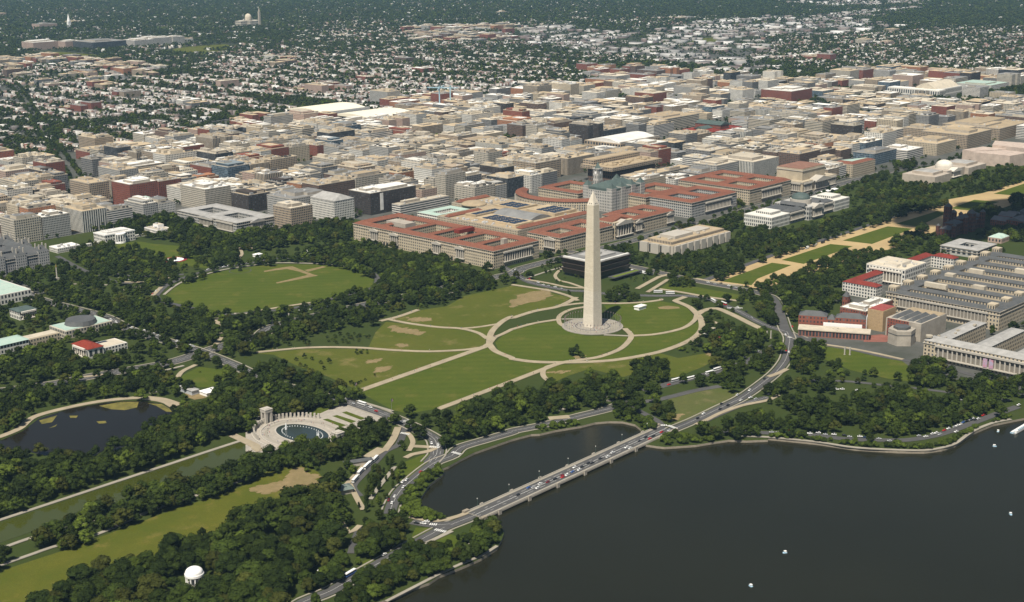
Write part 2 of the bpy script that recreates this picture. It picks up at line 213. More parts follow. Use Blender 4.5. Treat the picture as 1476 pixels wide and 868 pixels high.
TREE_ZONES = [
    (11, 17, 'leaf', [(-843.9,-175.6),(-815.2,-162.7),(-796.6,-162.1),(-775.4,-150.5),(-753.1,-143.2),(-739,-140),(-729.7,-155),(-726.9,-167.5),(-711.6,-151.2),(-689.1,-151.4),(-672.7,-144.3),(-648.5,-160.7),(-631.7,-142.2),(-612.8,-146.9),(-583.1,-131.8),(-568.3,-139.4),(-554.9,-151.4),(-532.6,-131),(-529.6,-146.7),(-553,-179.6),(-560.1,-210.8),(-591,-229.7),(-606.9,-257.3),(-648.7,-267.8),(-671.7,-269.4),(-699,-310.4),(-716.8,-327.2),(-739.6,-317.3),(-856.3,-189)]),
    (10, 12, 'leaf', [(-812.3,-71.5),(-800.6,-65.5),(-792.2,-74.7),(-801.6,-92.5),(-814.3,-92.2),(-821.2,-89.1)]),
    (9.5, 14, 'leaf', [(-765.6,-50),(-718.7,-27.9),(-696.8,-35.4),(-678.5,-27.2),(-655.7,-35),(-623.8,-40.5),(-572.9,-47.2),(-538.3,-46.6),(-538.3,-46.6),(-485.3,-43.9),(-475.7,-83.9),(-432.7,-60.9),(-391.2,-54.7),(-401.3,-73.8),(-438.5,-90.7),(-465.8,-107.3),(-472.7,-92.9),(-487.9,-96.1),(-519.6,-87.2),(-555.7,-85.5),(-565.8,-83.6),(-607.6,-85.6),(-636.5,-80.8),(-651.8,-82.6),(-673.1,-78.5),(-686.7,-84),(-728.4,-88.6),(-752.5,-87.1),(-773.6,-76)]),
    (9, 13, 'leaf', [(-517.1,-58.2),(-485.9,-44.7),(-464.2,-43.9),(-462.9,-63.3),(-450.8,-59),(-413.5,-48.9),(-391.8,-50.1),(-392.9,-64.3),(-415.7,-87.4),(-468.3,-112.7)]),
    (10, 15, 'leaf', [(-643.5,91.1),(-603.7,108.5),(-589.4,107),(-568.9,102.6),(-547.5,120.6),(-532,122.8),(-525.6,107.7),(-497.3,128.2),(-477.7,122.8),(-432.5,149.6),(-395.9,144.7),(-373,175.5),(-329.1,185.4),(-344.7,134),(-345.5,87.9),(-352,28.3),(-366.9,10.8),(-389.2,23.3),(-416.4,29.1),(-442.6,38.3),(-466.7,49.5),(-488.9,24.3),(-513,25.3),(-540,30),(-566.4,17.3),(-579.2,12.5),(-607.8,17.7),(-639,20.1),(-682.2,6.4),(-713,11.2),(-732.9,4.6),(-758.4,16.3),(-766.2,19.4),(-703,143.9),(-696.4,136.6),(-679,103.8),(-652.7,87.7)]),
    (11, 13, 'leaf', [(-560.4,416.7),(-540.6,414.3),(-449.4,484.5),(-491.3,358.7),(-478.5,354.3),(-444.9,357.7),(-456.5,309.3),(-474.8,290.5),(-509.6,301),(-508.9,309.7),(-550.8,328.7),(-564.3,353.3),(-567.9,385.9)]),
    (11, 13, 'leaf', [(-585.4,367.7),(-570.5,341.6),(-560.2,311.5),(-528.5,275.9),(-497.6,278),(-462.9,253.1),(-442.6,216),(-472.9,177.4),(-501.7,192.3),(-527.4,208.2),(-552.5,227.9),(-579.1,220),(-609.7,213.9),(-623.3,213.4),(-645.6,199.7),(-664.5,198.5),(-671.5,198.9)]),
    (11, 13, 'leaf', [(-360.6,530.1),(-357.8,501.3),(-362.5,469.2),(-375.8,389.3),(-379.4,310.2),(-342,311.4),(-362.7,254.2),(-328,235.9),(-319.4,247.5),(-278.7,250.7),(-212.5,250.2),(-181,238.2),(-150.4,227.6),(-121.5,257.2),(-134.1,310.7),(-188.3,314.3),(-244.9,347.6),(-262.1,392.2),(-277.8,461.6),(-320.6,471.7),(-335,513.9)]),
    (8, 5, 'shrub', [(-226.1,233.9),(-207.9,236.2),(-179.9,210.3),(-190.8,188.1),(-220.8,188.4),(-243.4,203.1)]),
    (6, 4, 'shrub', [(-237.5,168.8),(-225.3,154.9),(-236.9,141.6),(-247.7,153.8)]),
    (10, 13, 'leaf', [(-114.1,1291.5),(-59.3,1215),(30.1,1222.5),(50.4,1122.8),(66.8,1054.6),(81.8,1013.1),(44.3,876.1),(41.6,795.2),(0.3,724.4),(-67.6,639.3),(-88.1,662.9),(-44.6,738.6),(-49.6,801.6),(-43.7,854),(-60.2,893.3),(-80.4,896.6),(-46.7,960.9),(-84.6,1026.6),(-63.6,1068.1),(-87,1118),(-147.5,1015.6),(-163,1054.4),(-187.7,1147.1)]),
    (9, 11, 'leaf', [(-204.8,887.3),(-124.5,948),(-102.4,922.3),(-133.6,860.8),(-177.7,837.6),(-149.2,786.5),(-138.4,756.1),(-150.4,700.6),(-152,635.9),(-133.8,614.9),(-144.7,603.3),(-195,650),(-230.9,710.6),(-248.4,747),(-215.6,827.8)]),
    (10, 13, 'leaf', [(-60.4,794.9),(-40.7,772),(-74.6,718.2),(-98.8,728.2)]),
    (10, 13, 'leaf', [(-56.2,715.1),(-16.3,705.9),(-71,626),(-98.1,648.7)]),
    (8, 8, 'leaf', [(-92.6,703.2),(-74.5,700.1),(-101.6,661.2),(-111.7,673)]),
    (10, 11, 'leaf', [(-311.5,836.2),(-305.6,796.7),(-343.7,731.2),(-348.2,766.8)]),
    (10, 11, 'leaf', [(-259.5,861.1),(-247.2,812.4),(-277.3,764.1),(-286.3,807.1)]),
    (9, 10, 'leaf', [(-255.4,788.1),(-251.1,766.5),(-288.7,706.1),(-293.3,719.1)]),
    (9, 10, 'leaf', [(-260.7,745),(-244.1,725.8),(-266.5,688.3),(-282.8,707)]),
    (9, 10, 'leaf', [(-242,715.3),(-230.4,702),(-254.6,666.9),(-260,680.8)]),
    (10, 11, 'leaf', [(-358.4,718.2),(-314.1,727.5),(-328.4,669.1),(-280.5,628.8),(-296.9,575.7),(-278.3,554.4),(-300.8,498.5),(-309.3,497.5),(-356,537.8),(-369.4,566.2),(-393.6,607.1),(-387.6,640.7),(-387,664.9)]),
    (9, 9, 'leaf', [(-214.5,628.5),(-197.4,624.3),(-214.6,598),(-225.9,610.9)]),
    (9, 9, 'leaf', [(-193.8,612.4),(-154.8,623),(-135.4,616.8),(-150.9,594.4),(-188.3,590.6)]),
    (10, 12, 'leaf', [(135.7,769.3),(221.3,779.8),(252,743.7),(206.8,686.2),(165.6,650.7),(119.4,664.1),(60.9,673.2),(4.1,682.1),(-13.5,702.6),(72.8,821.4),(91.5,799.6)]),
    (9, 10, 'leaf', [(-17.9,652.5),(1.2,630.4),(-34.5,583.8),(-53.1,605.2)]),
    (10, 12, 'leaf', [(59.4,636.8),(110.5,577.4),(81.6,519.4),(56.2,513.5),(23.2,587)]),
    (11, 12, 'leaf', [(79,540.3),(126.1,467.9),(146.6,444.2),(124.3,333.7),(123.9,301.9),(105.6,260.3),(76,241.7),(24.8,264),(-36.7,250.2),(-64.2,270.8),(-113.5,300.3),(-120,334.6),(-103.5,354.3),(-41.5,384.1),(-5.9,388.6),(27.5,445.3),(31.3,507.8)]),
    (9.5, 12, 'leaf', [(125.3,541.6),(121.6,455.4),(138.6,435.7),(116.8,326.1),(116.4,294.6),(100.4,258.7),(79.5,245.1),(23.7,279.8),(-30.5,256.8),(-57.8,274.4),(-45,344.1),(-7.5,390.4),(40.2,463.7)]),
    (9.5, 12, 'leaf', [(-56.3,643.6),(-18.7,600.2),(19.7,591),(32.4,541.1),(41.3,496.1),(27,429.6),(-22.6,362.4),(11.8,431),(21.2,519.5),(-11.3,605.6)]),
    (9, 12, 'leaf', [(116.3,580.2),(116.5,551.8),(129.5,463.9),(131.9,391.6),(116.8,326.1),(88.2,311.4),(98.4,430.2),(78.1,523.4)]),
    (10, 11, 'leaf', [(-90,374.1),(-60.6,361.9),(-79.1,326.3),(-106.4,343.7)]),
    (9, 9, 'leaf', [(277.3,337.7),(335.8,306.7),(305.9,277.6),(226.1,282.7)]),
    (9, 11, 'leaf', [(370.6,294.4),(388.8,254.4),(321.8,189.2),(318.1,210.6),(324.5,255.9)]),
    (8, 11, 'leaf', [(166.3,116.2),(192.1,108.4),(176.3,68.8),(148.9,51.5),(124.2,79.8)]),
    (9, 11, 'leaf', [(341.4,183.7),(379.6,174.4),(427,155.2),(458.7,136.5),(443.8,82.5),(376.8,42.6),(307.8,35.5),(292.1,53.6),(326.3,84.6),(281.3,136.5)]),
    (8, 10, 'leaf', [(277.4,93.6),(301.2,66.2),(263.4,41.4),(247.1,67.5)]),
    (9, 10, 'leaf', [(541.2,295.7),(596.4,317.9),(634.2,295.9),(772.8,321.9),(754.3,294.8),(665.2,237.3),(604,222.3)]),
    (9, 11, 'leaf', [(590.7,196.2),(656.7,182.1),(633.6,166.8),(658.1,117.5),(769.5,137.4),(878.4,148.7),(971.8,137.5),(1073.3,148.2),(1056.1,115.2),(1044.6,64.3),(1013.8,50.3),(922.5,61.2),(787.8,61),(661.6,62.8),(559.9,55.9),(466.5,56.4),(446.5,45),(460,81.3),(545.5,168.3)]),
    (10, 11, 'leaf', [(1057.9,249.3),(1182.3,217.2),(1169,174.4),(1111.3,130.4),(1042.3,131.6),(990.1,206.5)]),
    (9, 10, 'leaf', [(1217.3,330),(1268.2,301.2),(1193.9,263.9),(1146.9,289.5)]),
    (9, 10, 'leaf', [(1175.2,167),(1248.1,168.9),(1225.5,136.3),(1168.4,118.2),(1127.5,138.7)]),
    (9, 12, 'leaf', [(1316.3,179.7),(1331.3,161.8),(1267.5,130.7),(1253.9,146.9)]),
    (9, 13, 'leaf', [(1392.9,184.5),(1408.1,166.3),(1331.9,130),(1308.9,142)]),
    (10, 12, 'leaf', [(1172.2,99.6),(1304.7,101.4),(1456.1,108.8),(1494.5,95.8),(1359,36.6),(1341.5,57.5),(1208.7,56.3),(1147.6,87.4)]),
    (9, 11, 'leaf', [(1368.9,349),(1400.4,311.1),(1329.3,277.2),(1303,308.9)]),
    (10, 12, 'leaf', [(1398.4,145.4),(1504.8,150.9),(1535.7,113.8),(1474.3,87),(1381.4,101.9)]),
    (9.5, 11, 'leaf', [(270.7,-18),(358.4,-15),(404.9,-21.8),(506.5,-7.2),(581.6,-6),(610.7,-21.5),(623.7,-54.8),(600.6,-90.2),(545.9,-86.7),(472.7,-84.1),(421.3,-95.1),(374.5,-122.8),(316.6,-164.8),(307.8,-154.7),(278.4,-121.1),(182.7,-163.9),(162,-152.3),(184.8,-129.8),(237.7,-74.6),(277.4,-25.7),(304.2,-12.9),(325.2,-37)]),
    (9, 11, 'leaf', [(701.5,-13.3),(773.9,-17.6),(758,-39.5),(679.4,-73.6),(639.4,-54.8)]),
    (9, 11, 'leaf', [(809.9,3),(834.2,-4.1),(814.5,-23.5),(787.9,-13.3)]),
    (9, 11, 'leaf', [(744.1,-62.9),(766.3,-69.1),(720,-92.6),(698.6,-86.5)]),
    (9, 11, 'leaf', [(645.6,-80.1),(700.3,-88.4),(669,-107.3),(617.3,-100.8)]),
    (9, 12, 'leaf', [(988,-4),(1052.6,-7.6),(1036.4,-37.2),(944.7,-67.8),(936.1,-35.5)]),
    (9, 12, 'leaf', [(873.8,-71.7),(904.7,-86.6),(910.3,-135.3),(912.3,-158.5),(849.7,-185.8),(822,-153.6),(811.4,-101.8)]),
    (9, 11, 'leaf', [(728.7,-158.3),(743.8,-175.9),(699.8,-196.2),(685,-179.1)]),
    (9, 12, 'leaf', [(1171,5.8),(1219.1,-24.5),(1092.9,-79.6),(1077.4,-37)]),
    (10, 12, 'leaf', [(233.3,-82.9),(252.5,-91.4),(217.6,-129.8),(160.2,-162),(172.9,-128.5)]),
    (10, 12, 'leaf', [(123.6,-155.4),(134.6,-167.9),(105.2,-201.6),(95.8,-212.4),(72.7,-218),(16.4,-254.6),(3.5,-249.6),(1.3,-237.5)]),
    (9, 11, 'leaf', [(-37.9,-276.9),(-15.5,-284.1),(-50.5,-306.7),(-62.5,-293.2)]),
    (8, 8, 'leaf', [(-72.1,-299.5),(-64.9,-307.6),(-83.8,-319.8),(-90.8,-311.9)]),
    (10, 11, 'leaf', [(119.4,-206.7),(143.6,-234.2),(70.4,-276.5),(39.2,-280.3),(40.3,-310.1),(-8.1,-337.1),(-15.1,-320.4),(27,-285.6),(25.3,-264.6)]),
    (8, 8, 'shrub', [(53.1,-296.1),(72.3,-313),(53,-324.3),(40.7,-305.8)]),
    (10, 12, 'leaf', [(136.8,-351.6),(176.3,-345.7),(174.5,-374.3),(140.6,-385.2),(114,-420.9),(151.4,-416.6),(165.4,-441.9),(182.3,-460.9),(192.7,-472.6),(107.5,-509.9),(100.3,-497.6),(81,-488.5),(75.7,-457.2),(58.6,-446.4),(73.7,-411.5),(71.1,-390.8),(99.5,-367.4)]),
    (10, 12, 'leaf', [(-70.9,-317.7),(-51.8,-313.9),(-42.5,-349.6),(-10,-360.9),(26.5,-384.7),(36.9,-405),(51.2,-421.1),(44.2,-455.4),(81,-454.6),(71.8,-494.6),(35.6,-502.2),(4.2,-482.6),(-38.4,-476.5),(-15.1,-464.7),(-32.5,-464.4),(-51.9,-472.6),(-113.3,-443.7),(-107.1,-429),(-85.4,-412.7),(-92.2,-397.4),(-124.7,-413),(-130.4,-399.3),(-94.8,-371.5),(-92.9,-334)]),
    (10, 11, 'leaf', [(-124.9,-322.1),(-113.5,-326.9),(-100.4,-373),(-133.8,-395.6),(-162.8,-359.4),(-167.4,-350.6)]),
    (9, 11, 'leaf', [(-9.1,-282.2),(11,-295.6),(-19.9,-314.9),(-38.2,-303.1)]),
    (5, 6.5, 'shrub', [(-155.1,-354.7),(-140.4,-374.9),(-134.1,-400),(-120.3,-429.6),(-104.6,-457.6),(-82.8,-482),(-55.6,-494.8),(-37.9,-493.1),(27.6,-499.3),(53.8,-505.3),(45,-511.1),(22.8,-501.6),(-14.3,-497.6),(-54.5,-499.6),(-76.2,-496.4),(-91.2,-486.4),(-107.5,-468.3),(-127.7,-433.9),(-139,-403),(-153.1,-375.1),(-161.3,-358.8)]),
    (9, 9, 'leaf', [(-69,-21.1),(-52.2,-24),(-80.1,-61.2),(-102.3,-51.5)]),
    (9, 12, 'leaf', [(-78.2,-118.4),(-53.7,-126.2),(-39.2,-127.4),(-71.8,-174.1),(-88.5,-192.7),(-103.9,-184.5),(-109.3,-150.6)]),
    (9.5, 12, 'leaf', [(-165,-106.3),(-156.3,-116.2),(-135.9,-111.2),(-123.1,-135.1),(-131.1,-153.7),(-113.8,-173.3),(-120.4,-201.8),(-141.1,-217.7),(-177.2,-223.1),(-205.3,-231.9),(-212.8,-215.5),(-171.3,-153.3),(-179.1,-135.7)]),
    (10, 13, 'leaf', [(-253,-78.8),(-232.4,-84.5),(-216.5,-102.4),(-199.2,-104.2),(-183.2,-122.2),(-188.9,-168.1),(-221.5,-197.7),(-230.3,-179.8),(-259.9,-170.6),(-303.8,-175.5),(-307.8,-155.8),(-319.3,-143)]),
    (7, 5, 'shrub', [(18.7,-115.8),(36.3,-130.4),(16.4,-145),(0.4,-132.1)]),
    (10, 12, 'leaf', [(87.8,-103.1),(107.1,-125.1),(126.8,-124.1),(124.2,-156),(58.2,-212),(-17.6,-235.2),(-75.3,-261.4),(-81.4,-245.7),(-42.7,-197.4),(-0.6,-186.2),(22.3,-150.4)]),
    (9, 11, 'leaf', [(-178,-230.4),(-169.8,-239.6),(-185.2,-262.3),(-196.9,-264.7),(-202,-251.3)]),
    (5, 6, 'shrub', [(-292.8,-174.7),(-245.7,-193),(-253.1,-204),(-282.1,-190.4),(-297.9,-183.9)]),
    (5.5, 7, 'shrub', [(-205.4,-202.7),(-196.9,-216.3),(-201.1,-250.7),(-219.9,-267.5),(-223.9,-255.5),(-215,-235.2),(-218.5,-215.7)]),
    (9, 11, 'leaf', [(-158,-308.3),(-136.9,-316.5),(-109.1,-324),(-118,-329.8),(-164.8,-360.8),(-177,-368.8),(-199,-337),(-201.7,-326.8),(-199.8,-307),(-187.6,-298.1)]),
    (5, 6.5, 'shrub', [(-223.2,-278.6),(-213.1,-289.9),(-203.6,-322.3),(-213.2,-329.2),(-236.1,-307.2),(-246.1,-296.1)]),
    (8, 11, 'leaf', [(-142,-225.1),(-140.2,-227.2),(-181.6,-258.5),(-183.9,-255.9)]),
    (9, 11, 'leaf', [(-76.7,-187.4),(-64.2,-187.4),(-91.4,-207.6),(-99.9,-207.1)]),
    (9, 12, 'leaf', [(-61.7,-194.9),(-54.2,-203.4),(-93.6,-232),(-99.7,-225.1)]),
    (11, 14, 'leaf', [(-583.6,-241.5),(-549.2,-237.7),(-539.5,-248.4),(-557.4,-280.6),(-572.5,-288.8),(-598.4,-289.1),(-612,-288.2),(-607,-270)]),
    (9, 10, 'leaf', [(-617.2,-277.7),(-603.6,-278.5),(-614,-290.6),(-624.4,-288.3)]),
    (5, 7.5, 'shrub', [(-504.8,-202.3),(-474.5,-188.2),(-433.1,-180.8),(-434.9,-188.5),(-464.1,-199.8),(-490.6,-218.1),(-504.8,-236.6),(-504.7,-245.1),(-503.2,-260.6),(-513.8,-271.5),(-526.4,-257.5),(-522.6,-225.3)]),
    (7, 9, 'leaf', [(-505.2,-264.8),(-497.3,-273.5),(-505,-281.3),(-515.3,-275.3)]),
    (10, 11, 'tall', [(-505.2,-160.3),(-471.6,-140.8),(-443,-132.8),(-466.5,-165.8),(-488.9,-190.6),(-517.3,-206.3),(-537,-212.9),(-574.4,-236.2),(-569,-221.1),(-533.4,-188.5)]),
    (9, 10, 'leaf', [(-498.7,-155.2),(-478.1,-152.9),(-466,-153.5),(-484.4,-164.8),(-511.2,-171.9)]),
    (6.8, 10, 'leaf', [(-671.3,-319.4),(-628.3,-298.5),(-617.1,-301.8),(-578.6,-293.2),(-567.4,-291.2),(-561.8,-297.4),(-562.9,-310.6),(-546.4,-319.3),(-535.7,-326.2),(-506.1,-298.6),(-488.6,-307.6),(-496.9,-329.4),(-521.8,-351.2),(-541.1,-358.3),(-574.7,-357.6),(-604.3,-359.8),(-628.9,-357.9),(-649.4,-359.7),(-676,-354.1),(-687.7,-333.4)]),
    (8, 8, 'leaf', [(-527.6,-298.3),(-514.8,-307.4),(-527.8,-318.4),(-536.2,-309.1)]),
    (10, 11, 'leaf', [(-673,-279.3),(-639.6,-267),(-622.4,-267.2),(-621.7,-291.3),(-633.5,-300.9),(-656.3,-297.7),(-675.5,-319),(-690.6,-313.7),(-693.5,-307.3)]),
    (8, 7, 'shrub', [(-511.1,-81.3),(-497.5,-89.9),(-510,-105.3),(-518.6,-95.8)]),
    (8, 8, 'leaf', [(-489.4,-107.8),(-480.4,-124.4),(-491.8,-137.6),(-505.1,-129.1)]),
    (8, 8, 'shrub', [(-505.5,-107.2),(-498.2,-128),(-516.6,-145),(-517.5,-131.7)]),
    (9, 9, 'leaf', [(-444.7,-97.8),(-440.1,-110),(-453.9,-120.7),(-460.4,-113.4)]),
    (9, 11, 'leaf', [(-376.1,-48.1),(-350.1,-53.3),(-368.1,-72.8),(-386.6,-67.6)]),
    (10, 13, 'leaf', [(-364.5,-69),(-344.5,-75.7),(-359,-106),(-390.9,-129.6),(-400.9,-118.4),(-386.5,-90.4)]),
    (8, 8, 'leaf', [(-418,-113.6),(-408.6,-116.9),(-425.7,-133),(-430,-128.1)]),
    (10, 13, 'leaf', [(-348.1,-79.5),(-342.3,-86),(-306,-86.6),(-277.6,-93.7),(-249.2,-100.4),(-249.2,-100.4),(-311.5,-159.3),(-322.4,-169.6),(-349.3,-154.3),(-368.6,-161.6),(-397.3,-150.7),(-357.9,-107.3)]),
    (12, 13, 'leaf', [(2509,775),(2712,800),(2852,773),(2869,675),(2108.2,346.2),(2076.1,385.8),(2203.8,542.2),(2336,668.9)]),
    (12, 12, 'leaf', [(1892.6,420.2),(1917.8,389.2),(1812.4,339.7),(1813.4,381.9)]),
    (10, 10, 'leaf', [(803.5,343),(838.4,302),(864.1,297),(836.5,279),(763.6,315.5)]),
    (10, 12, 'leaf', [(-364.3,215.1),(-353,202.3),(-345.4,173.7),(-323.4,199.3),(-376.3,169.7),(-387.9,182.7)]),
    (9, 11, 'leaf', [(-366,57.1),(-348.9,29.1),(-365.1,13),(-383.2,33.3)]),
]
ROW_ZONES = [
    ([(1126,3800),(1062,3314),(1172,3173),(1256,2894),(1482,3137),(1999,3675),(2605,4177),(2485,4016),(2394,3544),(2622,3376),(3000,3465),(4323,4223),(4170,3954),(4760,4108),(2892,2869),(2614,2265),(1933.4,1572.9),(1851.7,1676.4),(1961.5,1989.9),(1756.9,1796.4),(1432.3,1805.6),(1363.6,2020.2),(1281.3,2398.9),(1396,2553),(993.6,2230.6),(846.8,2178.4),(697.7,2363.4),(565.3,2308.2),(669,2636),(482,2519)],),
    ([(590,2734),(669,2636),(469.9,2222),(353.5,2174.8),(326.1,2208.3)],),
    ([(4006,2395),(4583,2490),(4763,2232),(5000,2092),(5467,2056),(5320,1836),(5420,1692),(3131,732),(3011,804),(2952,1048),(3106,1408),(2996,1552),(3300,1929)],),
    ([(2895,3946),(3854,4919),(3917,4569),(3309,3911),(2801,3580)],),
    ([(5214,4636),(4584,3837),(4972,3790),(5128,3555),(4778,3302),(4370,3431),(4322,3732)],),
    ([(3382,7475),(3590,7517),(3626,6750),(3469,6501),(3161,6969)],),
    ([(3018,4324),(3788,5016),(4010,4954),(2972,4014)],),
]
INSTITUTION = [
    ([(1440,4426),(1571,4250),(1659,4004),(1702,3584),(1552,3242),(1233,2762),(1095,2938),(1008,3213),(1007,3565)],),
    ([(3628,4282),(3856,4178),(4021,3937),(3798,3612),(3474,3312),(3353,3306),(3023,3274),(3021,3599)],),
]
INDUSTRIAL = [
    ([(3750,3681),(4122,3791),(3990,3338),(3937,3023),(4621,3295),(5322,3264),(5605,3116),(5014,2278),(4395,2375),(4006,2395),(3492,2055),(2507,1453),(2907,2099),(2959,2387),(3016,2701),(3187,3048)],),
    ([(5198,3183),(5792,3120),(6612,3138),(6502,2968),(5448,2811),(4901,2884)],),
    ([(6509,4049),(6918,3792),(7395,3436),(6836,3143),(6395,3480)],),
]
FIELDS = [
    ([(2034,4032),(2234,4204),(2433,4167),(2370,4016),(2116,3783),(1937,3823)],),
    ([(1610,4466),(1767,4395),(1788,4091),(1744,4018),(1657,4200),(1556,4335)],),
    ([(2269,5093),(2473,5296),(2515,5237),(2396,5105)],),
    ([(3852,2695),(4000,2661),(3799,2518),(3701,2574)],),
]
RESERVOIR = [(1672,4180),(1766,4120),(1718,4027),(1596,4026)]
STREET16 = [(54.2,1258.8),(186.6,1538),(321.5,1839.7),(388.4,1998.5),(592.1,2437.9),(773,2831),(968,3263)]
